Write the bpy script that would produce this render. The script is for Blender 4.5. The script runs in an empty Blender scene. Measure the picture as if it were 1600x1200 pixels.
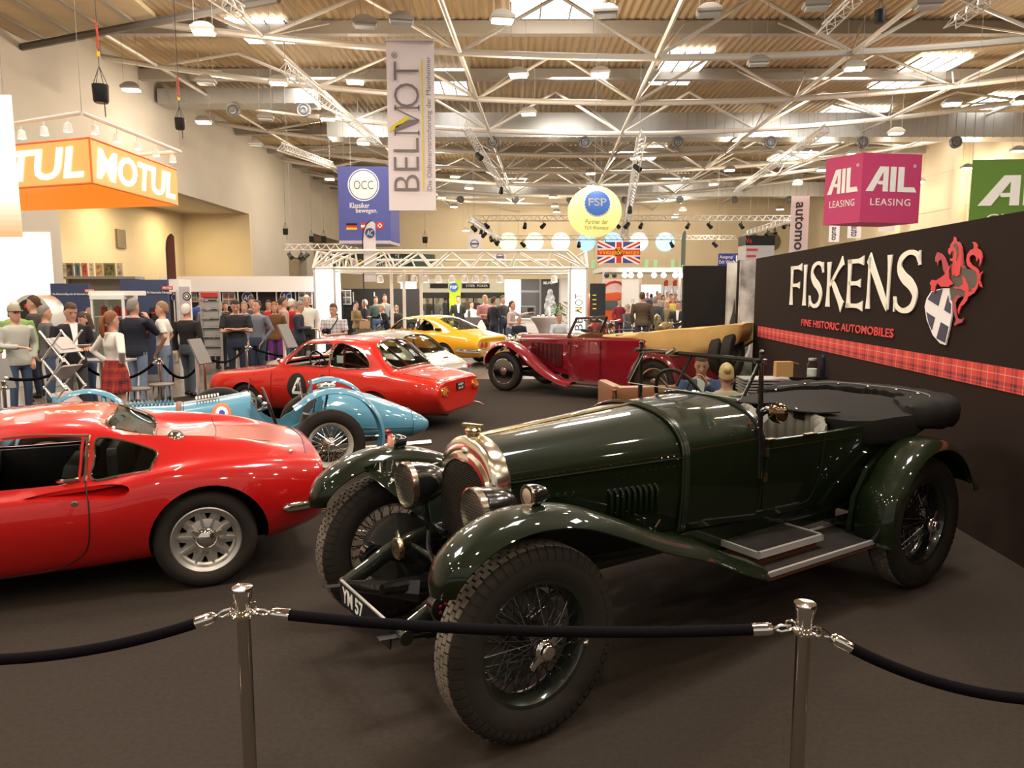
import bpy, bmesh, math, random
from mathutils import Vector, Matrix, Quaternion
from math import pi, sin, cos, radians as R

S = bpy.context.scene
COL = S.collection
random.seed(7)

# ---------------------------------------------------------------- camera, world, lights, exposure
cam = bpy.data.cameras.new('camera')
cam_ob = bpy.data.objects.new('camera', cam)
COL.objects.link(cam_ob)
cam.sensor_width = 36.0
cam.lens = 36.0 * 1160.0 / 1600.0
cam.clip_end = 300
cam_ob.location = (0, 0, 1.86)
PITCH = math.atan(142 / 1160.0)
cam_ob.rotation_euler = (pi / 2 - PITCH, 0, 0)
S.camera = cam_ob

w = bpy.data.worlds.new('world')
S.world = w
w.use_nodes = True
w.node_tree.nodes['Background'].inputs[0].default_value = (1.0, 0.93, 0.84, 1)
w.node_tree.nodes['Background'].inputs[1].default_value = 0.30

S.view_settings.view_transform = 'Standard'
S.view_settings.look = 'None'
S.view_settings.gamma = 1.0
S.view_settings.exposure = 0.75
S.cycles.max_bounces = 6
S.cycles.diffuse_bounces = 3
S.cycles.glossy_bounces = 4
S.cycles.transmission_bounces = 6
S.cycles.transparent_max_bounces = 10
S.cycles.caustics_reflective = False
S.cycles.caustics_refractive = False
S.cycles.sample_clamp_indirect = 4.0
S.cycles.sample_clamp_direct = 30.0
S.cycles.use_denoising = True

def area_light(name, loc, rot, size, size_y, power, col):
	l = bpy.data.lights.new(name, 'AREA')
	l.shape = 'RECTANGLE'
	l.size = size
	l.size_y = size_y
	l.energy = power
	l.color = col
	o = bpy.data.objects.new(name, l)
	o.location = loc
	o.rotation_euler = rot
	COL.objects.link(o)
	return o

# daylight falling through the rows of roof skylights
for sx, sy in ((-9, 6), (3, 4), (14, 8), (-9, 20), (3, 20), (15, 22), (-9, 36), (3, 36), (15, 36), (-6, 52), (8, 52), (20, 52), (0, 66), (14, 66)):
	area_light('skylight_daylight', (sx, sy, 11.6), (0, 0, 0), 2.4, 3.0, 520, (1.0, 0.95, 0.88))

# ---------------------------------------------------------------- helpers
PX = 1160.0

def at(px, py, y):
	"""world point on the vertical plane Y = y that the photograph shows at pixel px, py"""
	a, b = (px - 800) / PX, (600 - py) / PX
	c, s = cos(PITCH), sin(PITCH)
	d = Vector((a, c + b * s, -s + b * c))
	return Vector((0, 0, 1.86)) + d * (y / d.y)

MATS = {}

def mat(name, col, rough=0.5, metal=0.0, coat=0.0, emit=0.0, spec=0.35, coat_ior=1.5, trans=0.0, noise=0.0, nscale=20.0, bump=0.0, bscale=200.0, ecol=None, alpha=1.0, ior=1.5, coat_rough=0.03):
	if name in MATS:
		return MATS[name]
	m = bpy.data.materials.new(name)
	m.use_nodes = True
	nt = m.node_tree
	b = nt.nodes['Principled BSDF']
	c4 = (col[0], col[1], col[2], 1)
	b.inputs['Base Color'].default_value = c4
	b.inputs['Roughness'].default_value = rough
	b.inputs['Metallic'].default_value = metal
	b.inputs['Coat Weight'].default_value = coat
	b.inputs['Coat Roughness'].default_value = coat_rough
	b.inputs['Coat IOR'].default_value = coat_ior
	b.inputs['Specular IOR Level'].default_value = spec
	b.inputs['Transmission Weight'].default_value = trans
	b.inputs['IOR'].default_value = ior
	b.inputs['Alpha'].default_value = alpha
	if emit:
		b.inputs['Emission Color'].default_value = (*(ecol or col), 1)
		b.inputs['Emission Strength'].default_value = emit
	tc = None
	if noise or bump:
		tc = nt.nodes.new('ShaderNodeTexCoord')
	if noise:
		n = nt.nodes.new('ShaderNodeTexNoise')
		n.inputs['Scale'].default_value = nscale
		n.inputs['Detail'].default_value = 4
		nt.links.new(tc.outputs['Object'], n.inputs['Vector'])
		rmp = nt.nodes.new('ShaderNodeValToRGB')
		rmp.color_ramp.elements[0].position = 0.3
		rmp.color_ramp.elements[1].position = 0.7
		rmp.color_ramp.elements[0].color = (*[max(0, v * (1 - noise)) for v in col], 1)
		rmp.color_ramp.elements[1].color = (*[min(1, v * (1 + noise)) for v in col], 1)
		nt.links.new(n.outputs['Fac'], rmp.inputs['Fac'])
		nt.links.new(rmp.outputs['Color'], b.inputs['Base Color'])
	if bump:
		n2 = nt.nodes.new('ShaderNodeTexNoise')
		n2.inputs['Scale'].default_value = bscale
		nt.links.new(tc.outputs['Object'], n2.inputs['Vector'])
		bp = nt.nodes.new('ShaderNodeBump')
		bp.inputs['Strength'].default_value = bump
		bp.inputs['Distance'].default_value = 0.01
		nt.links.new(n2.outputs['Fac'], bp.inputs['Height'])
		nt.links.new(bp.outputs['Normal'], b.inputs['Normal'])
	MATS[name] = m
	return m

def glass_mat(name, tint=(0.9, 0.95, 0.92), clear=0.86):
	"""thin pane: mostly clear, mirror-like at grazing angles"""
	m = bpy.data.materials.new(name)
	m.use_nodes = True
	nt = m.node_tree
	nt.nodes.clear()
	out = nt.nodes.new('ShaderNodeOutputMaterial')
	tr = nt.nodes.new('ShaderNodeBsdfTransparent')
	tr.inputs[0].default_value = (tint[0] * clear, tint[1] * clear, tint[2] * clear, 1)
	gl = nt.nodes.new('ShaderNodeBsdfGlossy')
	gl.inputs['Roughness'].default_value = 0.02
	ge = nt.nodes.new("ShaderNodeNewGeometry")
	fm = nt.nodes.new("ShaderNodeMath")
	fm.operation = "MULTIPLY"
	inv = nt.nodes.new("ShaderNodeMath")
	inv.operation = "SUBTRACT"
	inv.inputs[0].default_value = 1.0
	fr = nt.nodes.new("ShaderNodeFresnel")
	fr.inputs['IOR'].default_value = 1.5
	mx = nt.nodes.new('ShaderNodeMixShader')
	nt.links.new(ge.outputs["Backfacing"], inv.inputs[1])
	nt.links.new(fr.outputs[0], fm.inputs[0])
	nt.links.new(inv.outputs[0], fm.inputs[1])
	nt.links.new(fm.outputs[0], mx.inputs[0])
	nt.links.new(tr.outputs[0], mx.inputs[1])
	nt.links.new(gl.outputs[0], mx.inputs[2])
	nt.links.new(mx.outputs[0], out.inputs[0])
	MATS[name] = m
	return m

def tag(o, label, cat, group=None, kind=None):
	o['label'] = label
	o['category'] = cat
	if group:
		o['group'] = group
	if kind:
		o['kind'] = kind
	return o

def thing(name, label, cat, loc=(0, 0, 0), rz=0.0, group=None):
	o = bpy.data.objects.new(name, None)
	o.empty_display_size = 0.2
	o.location = loc
	o.rotation_euler = (0, 0, rz)
	COL.objects.link(o)
	return tag(o, label, cat, group)

def kids(o):
	return [c for c in bpy.data.objects if c.parent == o]

def copy_tree(o, loc=None, rz=None, label=None, parent=None, group=None):
	"""a copy of a thing (or part) together with copies of its parts and sub-parts"""
	c = o.copy()
	COL.objects.link(c)
	if parent is not None:
		c.parent = parent
	if loc is not None:
		c.location = loc
	if rz is not None:
		c.rotation_euler = (0, 0, rz)
	if label:
		c['label'] = label
	if group:
		c['group'] = group
	for ch in kids(o):
		copy_tree(ch, parent=c)
	return c

def frame_from(p0, p1):
	d = (Vector(p1) - Vector(p0))
	d.normalize()
	up = Vector((0, 0, 1)) if abs(d.z) < 0.95 else Vector((1, 0, 0))
	a = d.cross(up)
	a.normalize()
	b = a.cross(d)
	return d, a, b

def crom(p, n, closed=False):
	"""Catmull-Rom through points, n samples per span"""
	P = [Vector(q) for q in p]
	m = len(P)
	out = []
	spans = m if closed else m - 1
	for i in range(spans):
		if closed:
			a, b, c, d = P[i - 1], P[i], P[(i + 1) % m], P[(i + 2) % m]
		else:
			b, c = P[i], P[i + 1]
			a = P[i - 1] if i > 0 else b * 2 - c
			d = P[i + 2] if i + 2 < m else c * 2 - b
		for k in range(n):
			t = k / n
			t2, t3 = t * t, t * t * t
			out.append(0.5 * ((2 * b) + (c - a) * t + (2 * a - 5 * b + 4 * c - d) * t2 + (3 * b - a - 3 * c + d) * t3))
	if not closed:
		out.append(P[-1].copy())
	return out

class MB:
	"""collects shapes into one mesh"""

	def __init__(s):
		s.v = []
		s.f = []
		s.m = []
		s.mi = 0

	def add(s, verts, faces):
		o = len(s.v)
		s.v += [Vector(q) for q in verts]
		for f in faces:
			s.f.append([o + i for i in f])
			s.m.append(s.mi)
		return s

	def box(s, c, d, rot=None):
		x, y, z = d[0] / 2, d[1] / 2, d[2] / 2
		vs = [Vector((i * x, j * y, k * z)) for i in (-1, 1) for j in (-1, 1) for k in (-1, 1)]
		if rot is not None:
			M = rot if isinstance(rot, Matrix) else Matrix.Rotation(rot, 3, 'Z')
			vs = [M @ q for q in vs]
		c = Vector(c)
		return s.add([q + c for q in vs], [(0, 1, 3, 2), (4, 6, 7, 5), (0, 4, 5, 1), (2, 3, 7, 6), (0, 2, 6, 4), (1, 5, 7, 3)])

	def box2(s, a, b):
		return s.box([(a[i] + b[i]) / 2 for i in range(3)], [abs(b[i] - a[i]) for i in range(3)])

	def rings(s, rings, close=True, cap0=True, cap1=True, wrap=False):
		o = len(s.v)
		n = len(rings[0])
		for r in rings:
			s.v += [Vector(q) for q in r]
		k = len(rings)
		nn = n if close else n - 1
		for i in range(k if wrap else k - 1):
			i2 = (i + 1) % k
			for j in range(nn):
				j2 = (j + 1) % n
				s.f.append([o + i * n + j, o + i * n + j2, o + i2 * n + j2, o + i2 * n + j])
				s.m.append(s.mi)
		if close and not wrap:
			if cap0:
				s.f.append([o + j for j in range(n)][::-1])
				s.m.append(s.mi)
			if cap1:
				s.f.append([o + (k - 1) * n + j for j in range(n)])
				s.m.append(s.mi)
		return s

	def cyl(s, p0, p1, r0, r1=None, n=12):
		r1 = r0 if r1 is None else r1
		d, a, b = frame_from(p0, p1)
		p0, p1 = Vector(p0), Vector(p1)
		rr = []
		for p, r in ((p0, r0), (p1, r1)):
			rr.append([p + a * (r * cos(2 * pi * j / n)) + b * (r * sin(2 * pi * j / n)) for j in range(n)])
		return s.rings(rr)

	def tube(s, pts, r, n=8, closed=False):
		P = [Vector(q) for q in pts]
		k = len(P)
		rings = []
		prev = None
		for i in range(k):
			if closed:
				d = P[(i + 1) % k] - P[i - 1]
			else:
				d = P[min(i + 1, k - 1)] - P[max(i - 1, 0)]
			if d.length < 1e-9:
				d = Vector((0, 0, 1))
			d.normalize()
			if prev is None:
				up = Vector((0, 0, 1)) if abs(d.z) < 0.9 else Vector((1, 0, 0))
				a = d.cross(up)
			else:
				a = prev - d * prev.dot(d)
			a.normalize()
			prev = a
			b = d.cross(a)
			ri = r[i] if isinstance(r, list) else r
			ra, rb = ri if isinstance(ri, tuple) else (ri, ri)
			rings.append([P[i] + a * (ra * cos(2 * pi * j / n)) + b * (rb * sin(2 * pi * j / n)) for j in range(n)])
		return s.rings(rings, wrap=closed)

	def lathe(s, prof, c=(0, 0, 0), axis='Z', n=24, closed=False):
		"""prof: (radius, height along axis)"""
		rings = []
		c = Vector(c)
		for r, h in prof:
			ring = []
			for j in range(n):
				t = 2 * pi * j / n
				u, v = r * cos(t), r * sin(t)
				if axis == 'Z':
					q = (u, v, h)
				elif axis == 'Y':
					q = (u, h, -v)
				else:
					q = (h, u, v)
				ring.append(c + Vector(q))
			rings.append(ring)
		return s.rings(rings, wrap=closed)

	def ball(s, c, r, n=14, k=8):
		rx, ry, rz = r if isinstance(r, (tuple, list)) else (r, r, r)
		c = Vector(c)
		rings = []
		for i in range(k + 1):
			t = pi * i / k
			e = max(sin(t), 0.02)
			rings.append([c + Vector((rx * e * cos(2 * pi * j / n), ry * e * sin(2 * pi * j / n), -rz * cos(t))) for j in range(n)])
		return s.rings(rings)

	def prism(s, pts, h0, h1, plane='XZ'):
		"""2D outline extruded from h0 to h1 along the missing axis"""
		def q(a, b, h):
			return {'XZ': (a, h, b), 'XY': (a, b, h), 'YZ': (h, a, b)}[plane]
		n = len(pts)
		A = [Vector(q(a, b, h0)) for a, b in pts]
		B = [Vector(q(a, b, h1)) for a, b in pts]
		return s.add(A + B, [list(range(n))[::-1], [n + i for i in range(n)]] + [(i, (i + 1) % n, n + (i + 1) % n, n + i) for i in range(n)])

	def quad(s, a, b, c, d):
		return s.add([a, b, c, d], [(0, 1, 2, 3)])

	def mirror_y(s):
		o = len(s.v)
		s.v += [Vector((q.x, -q.y, q.z)) for q in s.v]
		s.f += [[o + i for i in f][::-1] for f in s.f]
		s.m += list(s.m)
		return s

	def mesh(s, name):
		me = bpy.data.meshes.new(name)
		me.from_pydata([tuple(q) for q in s.v], [], s.f)
		me.polygons.foreach_set('material_index', s.m)
		me.update()
		return me

	def build(s, name, mats, parent=None, smooth=35, fix=True, bevel=0.0, subsurf=0, weld=False):
		me = s.mesh(name)
		if fix or weld:
			bm = bmesh.new()
			bm.from_mesh(me)
			if weld:
				bmesh.ops.remove_doubles(bm, verts=bm.verts, dist=1e-4)
			if fix:
				bmesh.ops.recalc_face_normals(bm, faces=bm.faces)
			if bevel:
				es = [e for e in bm.edges if len(e.link_faces) == 2 and e.calc_face_angle(0) > R(30)]
				bmesh.ops.bevel(bm, geom=es, offset=bevel, segments=2, affect='EDGES', profile=0.6)
			bm.to_mesh(me)
			bm.free()
		return put(name, me, mats, parent, smooth)

	def each(s, name, mats, parent=None, smooth=35):
		"""every loose piece as an object of its own"""
		root = list(range(len(s.v)))

		def find(i):
			while root[i] != i:
				root[i] = root[root[i]]
				i = root[i]
			return i
		for f in s.f:
			for i in f[1:]:
				root[find(i)] = find(f[0])
		groups = {}
		for f in s.f:
			groups.setdefault(find(f[0]), []).append(f)
		for fs in groups.values():
			ids = sorted({i for f in fs for i in f})
			k = {i: n for n, i in enumerate(ids)}
			MB().add([s.v[i] for i in ids], [[k[i] for i in f] for f in fs]).build(name, mats, parent, smooth)

def put(name, me, mats, parent=None, smooth=35):
	if not isinstance(mats, (list, tuple)):
		mats = [mats]
	for i, m in enumerate(mats):
		if i < len(me.materials):
			me.materials[i] = m
		else:
			me.materials.append(m)
	if smooth:
		me.polygons.foreach_set('use_smooth', [True] * len(me.polygons))
		me.set_sharp_from_angle(angle=R(smooth))
	o = bpy.data.objects.new(name, me)
	COL.objects.link(o)
	if parent is not None:
		o.parent = parent
	return o

def baked(o):
	"""apply an object's modifiers and return the resulting mesh"""
	dg = bpy.context.evaluated_depsgraph_get()
	me = bpy.data.meshes.new_from_object(o.evaluated_get(dg), depsgraph=dg)
	return me

def drop(o):
	me = o.data
	bpy.data.objects.remove(o)
	if me and me.users == 0:
		bpy.data.meshes.remove(me)

def text_mesh(s, size=1.0, extrude=0.004, offset=0.0, spacing=1.0, shear=0.0, align='CENTER', line=1.0):
	cu = bpy.data.curves.new('lettering', 'FONT')
	cu.body = s
	cu.size = size
	cu.extrude = extrude
	cu.offset = offset
	cu.space_character = spacing
	cu.space_line = line
	cu.shear = shear
	cu.align_x = align
	cu.resolution_u = 3
	o = bpy.data.objects.new('lettering', cu)
	COL.objects.link(o)
	me = baked(o)
	bpy.data.objects.remove(o)
	bpy.data.curves.remove(cu)
	return me

def letters(s, m, parent, M, width=None, height=None, extrude=0.004, offset=0.0, spacing=1.0, shear=0.0, name='lettering', line=1.0):
	"""lettering lying in the local XY plane of matrix M (x right, y up, z out of the surface), centred on its origin"""
	me = text_mesh(s, 1.0, 0.5, offset, spacing, shear, line=line)
	xs = [v.co.x for v in me.vertices]
	ys = [v.co.y for v in me.vertices]
	x0, x1, y0, y1 = min(xs), max(xs), min(ys), max(ys)
	sx = width / (x1 - x0) if width else None
	sy = height / (y1 - y0) if height else None
	sx = sx or sy
	sy = sy or sx
	T = M @ Matrix.Diagonal((sx, sy, extrude, 1)) @ Matrix.Translation((-(x0 + x1) / 2, -(y0 + y1) / 2, 0.5))
	me.transform(T)
	me.update()
	return put(name, me, m, parent, 0)

def face_matrix(o, right, up):
	"""matrix whose x runs along right, y along up, z out of the face"""
	r = Vector(right).normalized()
	u = Vector(up)
	u = (u - r * u.dot(r)).normalized()
	n = r.cross(u)
	M = Matrix((r, u, n)).transposed().to_4x4()
	M.translation = Vector(o)
	return M

def flat(poly, m, parent, M, name='emblem', depth=0.004, holes=None):
	"""2D outline made into a thin plate on a surface"""
	b = MB()
	b.prism(poly, 0.0, depth, 'XY')
	b.v = [M @ q for q in b.v]
	return b.build(name, m, parent, 0)

def circle(cx, cy, r, n=32, ry=None):
	ry = r if ry is None else ry
	return [(cx + r * cos(2 * pi * i / n), cy + ry * sin(2 * pi * i / n)) for i in range(n)]

def ringplate(M, cx, cy, r0, r1, m, parent, name='emblem', depth=0.004, n=36):
	b = MB()
	rr = []
	for r, h in ((r0, 0), (r1, 0), (r1, depth), (r0, depth)):
		rr.append([M @ Vector((cx + r * cos(2 * pi * i / n), cy + r * sin(2 * pi * i / n), h)) for i in range(n)])
	b.rings(rr, wrap=True)
	return b.build(name, m, parent, 0)

# ---------------------------------------------------------------- materials
CHROME = mat('chrome', (0.9, 0.88, 0.85), 0.06, 1.0)
NICKEL = mat('nickel', (0.86, 0.8, 0.68), 0.16, 1.0)
STEEL = mat('brushed_steel', (0.62, 0.58, 0.52), 0.14, 1.0)
BRASS = mat('brass', (0.75, 0.63, 0.38), 0.22, 1.0)
ALU = mat('aluminium', (0.80, 0.79, 0.77), 0.35, .8)
ALURIM = mat('cast_alloy', (0.55, 0.53, 0.5), 0.38, 0.9)
RUBBER = mat('rubber', (0.020, 0.017, 0.0145), 0.7, spec=.2, bump=0.08, bscale=90)
TREAD = mat('worn_tread', (0.15, 0.125, 0.10), 0.8, noise=0.25, nscale=30)
BLACK = mat('black', (0.010, 0.010, 0.010), 0.5, spec=.25)
BLACKGLOSS = mat('black_gloss', (0.008, 0.008, 0.008), 0.2, coat=1.0)
DARK = mat('dark_lining', (0.010, 0.009, 0.008), 0.9, spec=.05)
GREEN = mat('racing_green_paint', (0.005, 0.009, 0.003), 0.4, coat=1.0, spec=0.08, coat_ior=1.42)
RED = mat('rosso_paint', (0.40, 0.006, 0.006), 0.3, coat=1.0, spec=0.2)
RED2 = mat('alfa_red_paint', (0.50, 0.016, 0.008), 0.3, coat=1.0, spec=0.2)
BLUE = mat('french_blue_paint', (0.085, 0.25, 0.36), 0.3, coat=1.0, spec=0.2)
MAROON = mat('maroon_paint', (0.17, 0.005, 0.012), 0.3, coat=1.0, spec=0.2)
MAROOND = mat('dark_maroon_paint', (0.05, 0.006, 0.01), 0.3, coat=1.0, spec=0.2)
YELLOW = mat('yellow_paint', (0.74, 0.36, 0.008), 0.3, coat=1.0, spec=0.2)
SILVER = mat('silver_paint', (0.42, 0.39, 0.34), 0.32, metal=0.45, coat=1.0)
ORANGE = mat('orange_paint', (0.65, 0.09, 0.02), 0.3, coat=1.0, spec=0.2)
LEATHER = mat('grey_leather', (0.125, 0.12, 0.098), 0.5, bump=0.1, bscale=120)
TAN = mat('tan_leather', (0.2, 0.085, 0.035), 0.45, bump=0.1, bscale=60)
WOOD = mat('varnished_wood', (0.16, 0.06, 0.015), 0.25, coat=0.6, noise=0.3, nscale=8)
BLKCLOTH = mat('black_hood_cloth', (0.017, 0.0155, 0.015), 0.9, spec=.1, bump=0.3, bscale=350)
TANCLOTH = mat('tan_canvas', (0.47, 0.29, 0.1), 0.85, bump=0.25, bscale=60, noise=0.1, nscale=3)
GLASS = glass_mat('clear_glass')
GLASSD = glass_mat('tinted_glass', (0.75, 0.74, 0.7), 0.75)
LENS = mat('lamp_lens', (0.95, 0.9, 0.74), 0.42, metal=1.0)
LENSCLR = mat('lamp_glass', (0.95, 0.93, 0.86), 0.05, trans=0.85, ior=1.3)
LENSAMB = mat('amber_lens', (0.75, 0.22, 0.01), 0.15, coat=1)
LENSRED = mat('red_lens', (0.4, 0.008, 0.008), 0.15, coat=1)
WHITE = mat('white', (0.82, 0.81, 0.79), 0.5)
WHITEP = mat('white_panel', (0.80, 0.79, 0.77), 0.45)
CREAMW = mat('off_white_lettering', (0.86, 0.83, 0.74), 0.5)
GREY = mat('grey', (0.28, 0.27, 0.26), 0.5)
GREYD = mat('dark_grey', (0.06, 0.06, 0.062), 0.5)
PLASTIC = mat('grey_plastic', (0.36, 0.35, 0.34), 0.45)

# ---------------------------------------------------------------- shared car pieces
def tyre_prof(Ro, w, rb, square=0.5):
	h = Ro - rb
	q = 0.28 + 0.14 * square
	return [(rb, -w * 0.36), (rb + h * 0.18, -w * 0.46), (rb + h * 0.5, -w * 0.5), (rb + h * 0.82, -w * 0.45), (Ro - h * 0.04, -w * q), (Ro, -w * 0.2),
			(Ro, w * 0.2), (Ro - h * 0.04, w * q), (rb + h * 0.82, w * 0.45), (rb + h * 0.5, w * 0.5), (rb + h * 0.18, w * 0.46), (rb, w * 0.36)]

def tread_blocks(b, Ro, w, rb, n=54, rows=4, sidewall=True):
	"""raised tread: rows of blocks across the crown and ribs down the shoulders"""
	th = 0.006 * Ro / 0.4
	h = Ro - rb

	def blk(a0, a1, prof, r_in):
		# prof: list of (y, r)
		A = []
		for a in (a0, (a0 + a1) / 2, a1):
			top = [Vector((r * cos(a), y, r * sin(a))) for y, r in prof]
			bot = [Vector(((r - r_in) * cos(a), y, (r - r_in) * sin(a))) for y, r in reversed(prof)]
			A.append(top + bot)
		b.rings(A)
	wt = w * 0.62
	rw = wt / rows
	for i in range(n):
		for k in range(rows):
			a = 2 * pi * (i + (0.5 if k % 2 else 0)) / n
			da = 2 * pi / n * 0.40
			y0 = -wt / 2 + k * rw + rw * 0.07
			y1 = y0 + rw * 0.86
			f = lambda y: Ro + th - h * 0.035 * (abs(y) / (w * 0.33)) ** 3
			blk(a - da, a + da, [(y0, f(y0)), ((y0 + y1) / 2, f((y0 + y1) / 2)), (y1, f(y1))], 0.016)
	if sidewall:
		m0 = b.mi
		b.mi = 0
		for i in range(n):
			a = 2 * pi * (i + 0.25) / n
			da = 2 * pi / n * 0.36
			for sg in (-1, 1):
				blk(a - da, a + da, [(sg * w * 0.33, Ro - h * 0.022 + .004), (sg * w * 0.415, Ro - h * 0.11 + .005), (sg * w * 0.468, Ro - h * 0.19 + .004), (sg * w * 0.49, Ro - h * 0.30 + .003)], 0.014)
		b.mi = m0

def make_wheel(parent, loc, Ro, w, rb, style, sgn=-1, name='wheel', rot=0.0, rim_m=None, spoke_m=None, hub_m=None, tread=0, lugs=0, phase=0.3, spin=True):
	"""wheel on the axle line Y; sgn -1: outer face towards -Y. parts below it: tyre, spokes, hub_cap, wheel_spinner"""
	rim_m = rim_m or CHROME
	b = MB()
	y = sgn
	if style == 'wire':
		b.lathe([(rb + .006, -w * .38), (rb + .012, -w * .36), (rb - .004, -w * .3), (rb - .03, -w * .1), (rb - .03, w * .1), (rb - .004, w * .3), (rb + .012, w * .36), (rb + .006, w * .38), (rb - .012, w * .34), (rb - .04, w * .1), (rb - .04, -w * .1), (rb - .012, -w * .34)], n=48, axis='Y', closed=True)
	elif style == 'alloy':
		# dished cast rim with ten raised spokes and openings between them
		pr = [(rb + .012, y * w * .40), (rb + .002, y * w * .42), (rb - .02, y * w * .36), (rb - .028, y * w * .22), (rb - .03, -y * w * .36), (rb + .008, -y * w * .4), (rb + .008, y * w * .3)]
		b.lathe(pr, n=48, axis='Y', closed=True)
		ri = rb * 0.42
		b.lathe([(0.001, y * w * .19), (ri * .95, y * w * .18), (rb * .60, y * w * .13), (rb * .62, y * w * .10), (rb * .60, -y * .02), (.001, -y * .02)], n=40, axis='Y')
		b.lathe([(rb - .025, y * w * .22), (rb * .80, y * w * .17), (rb * .79, y * w * .05), (rb - .025, y * w * .04)], n=48, axis='Y', closed=True)
		for i in range(10):
			a = 2 * pi * i / 10 + phase
			M = Matrix.Rotation(a, 4, 'Y')
			for (r0, r1, wd, yy0, yy1) in ((rb * .55, rb * .84, .034, y * w * .02, y * w * .13), (ri * .9, rb * .86, .0085, y * w * .08, y * w * .22)):
				pts = [(r0, -wd), (r1, -wd * .8), (r1, wd * .8), (r0, wd)]
				o = len(b.v)
				b.prism(pts, yy0, yy1, 'XZ')
				for k in range(o, len(b.v)):
					b.v[k] = M @ b.v[k]
	elif style == 'disc':
		b.lathe([(rb + .01, y * w * .38), (rb - .005, y * w * .4), (rb - .03, y * w * .3), (rb * .78, y * w * .2), (rb * .6, y * w * .3), (rb * .3, y * w * .34), (.001, y * w * .34), (.001, y * w * .1), (rb - .04, -y * w * .3), (rb + .005, -y * w * .36)], n=40, axis='Y', closed=False)
		if lugs:
			for i in range(lugs):
				a = 2 * pi * i / lugs
				b.cyl((rb * .82 * cos(a), y * w * .19, rb * .82 * sin(a)), (rb * .82 * cos(a), y * w * .26, rb * .82 * sin(a)), rb * .06, n=8)
	whl = b.build(name, rim_m, parent)
	whl.location = loc
	whl.rotation_euler = (0, 0, rot)
	b = MB()
	b.lathe(tyre_prof(Ro, w, rb), n=72, axis='Y', closed=True)
	ms = [RUBBER, TREAD]
	if tread:
		b.mi = 1
		tread_blocks(b, Ro, w, rb, tread)
	t = b.build('tyre', ms, whl, 40)
	if style == 'wire':
		b = MB()
		n = 22
		rh, rr = rb * .24, rb - .03
		for i in range(n):
			a = 2 * pi * i / n
			for (yh, yr, da, rhh) in ((y * w * .50, y * w * .1, .62, rh * .75), (y * w * .50, y * w * .04, -.62, rh * .75), (-y * w * .22, -y * w * .05, .45, rh * 1.15), (-y * w * .22, -y * w * .1, -.45, rh * 1.15)):
				b.cyl((rhh * cos(a), yh, rhh * sin(a)), (rr * cos(a + da), yr, rr * sin(a + da)), .0023 * Ro / .38, n=4)
		b.build('spokes', spoke_m or rim_m, whl, 60)
		b = MB()
		b.lathe([(.001, y * w * .62), (rh * .5, y * w * .62), (rh * .62, y * w * .58), (rh * .8, y * w * .55), (rh * .8, y * w * .45), (rh * .55, y * w * .4), (rh * .6, -y * w * .1), (rh * 1.2, -y * w * .18), (rh * 1.2, -y * w * .26), (.001, -y * w * .26)], n=24, axis='Y')
		b.build('hub', hub_m or rim_m, whl)
		if spin:
			b = MB()
			b.lathe([(.001, y * w * .86), (rh * .42, y * w * .86), (rh * .5, y * w * .82), (rh * .5, y * w * .74), (rh * .72, y * w * .7), (rh * .78, y * w * .62), (.001, y * w * .56)], n=24, axis='Y')
			for k in range(2):
				a = phase + pi * k
				o = len(b.v)
				b.prism([(rh * .5, -rh * .32), (rh * 1.15, -rh * .16), (rh * 1.4, -rh * .22), (rh * 1.5, 0), (rh * 1.4, rh * .22), (rh * 1.15, rh * .16), (rh * .5, rh * .32)], y * w * .62, y * w * .72, 'XZ')
				M = Matrix.Rotation(a, 4, 'Y')
				for q in range(o, len(b.v)):
					b.v[q] = M @ b.v[q]
			b.build('wheel_spinner', CHROME, whl, 40, bevel=.003)
	elif style == 'alloy':
		b = MB()
		ri = rb * .36
		b.lathe([(.001, y * w * .36), (ri * .5, y * w * .35), (ri * .85, y * w * .28), (ri, y * w * .2), (ri * 1.02, y * w * .14)], n=28, axis='Y')
		for k in range(3):
			a = phase + 2 * pi * k / 3 + pi / 2
			o = len(b.v)
			b.prism([(ri * .6, -.016), (ri * 1.35, -.008), (ri * 1.4, .008), (ri * .6, .016)], y * w * .2, y * w * .31, 'XZ')
			M = Matrix.Rotation(a, 4, 'Y')
			for q in range(o, len(b.v)):
				b.v[q] = M @ b.v[q]
		b.build('wheel_spinner', CHROME, whl, 40)
	elif style == 'disc':
		b = MB()
		b.lathe([(.001, y * w * .46), (rb * .22, y * w * .45), (rb * .3, y * w * .38), (rb * .32, y * w * .3)], n=28, axis='Y')
		b.build('hub_cap', hub_m or CHROME, whl)
	return whl

def fender_rings(path, y0, y1, crown, lip=0.025, t=0.006, k=9, tip=True):
	"""mudguard swept along an (x, z) or (x, z, y0, y1) path; cross-section domed between y0 and y1"""
	P = [Vector((p[0], p[1])) for p in path]
	rings = []
	n = len(P)
	for i in range(n):
		d = P[min(i + 1, n - 1)] - P[max(i - 1, 0)]
		d.normalize()
		nx, nz = -d.y, d.x
		ya, yb = (path[i][2], path[i][3]) if len(path[i]) > 2 else (y0, y1)
		sc = 1.0
		top, bot = [], []
		for j in range(k):
			u = -1 + 2 * j / (k - 1)
			off = crown * (1 - abs(u) ** 2.2)
			if j in (0, k - 1):
				off -= lip
			yy = (ya + yb) / 2 + (yb - ya) / 2 * (u if j not in (0, k - 1) else u * 1.0)
			top.append(Vector((P[i].x + nx * off, yy, P[i].y + nz * off)))
			oo = off - t
			yi = (ya + yb) / 2 + ((yb - ya) / 2) * u * 0.97
			bot.append(Vector((P[i].x + nx * oo, yi, P[i].y + nz * oo)))
		rings.append(top + bot[::-1])
	return rings

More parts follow.
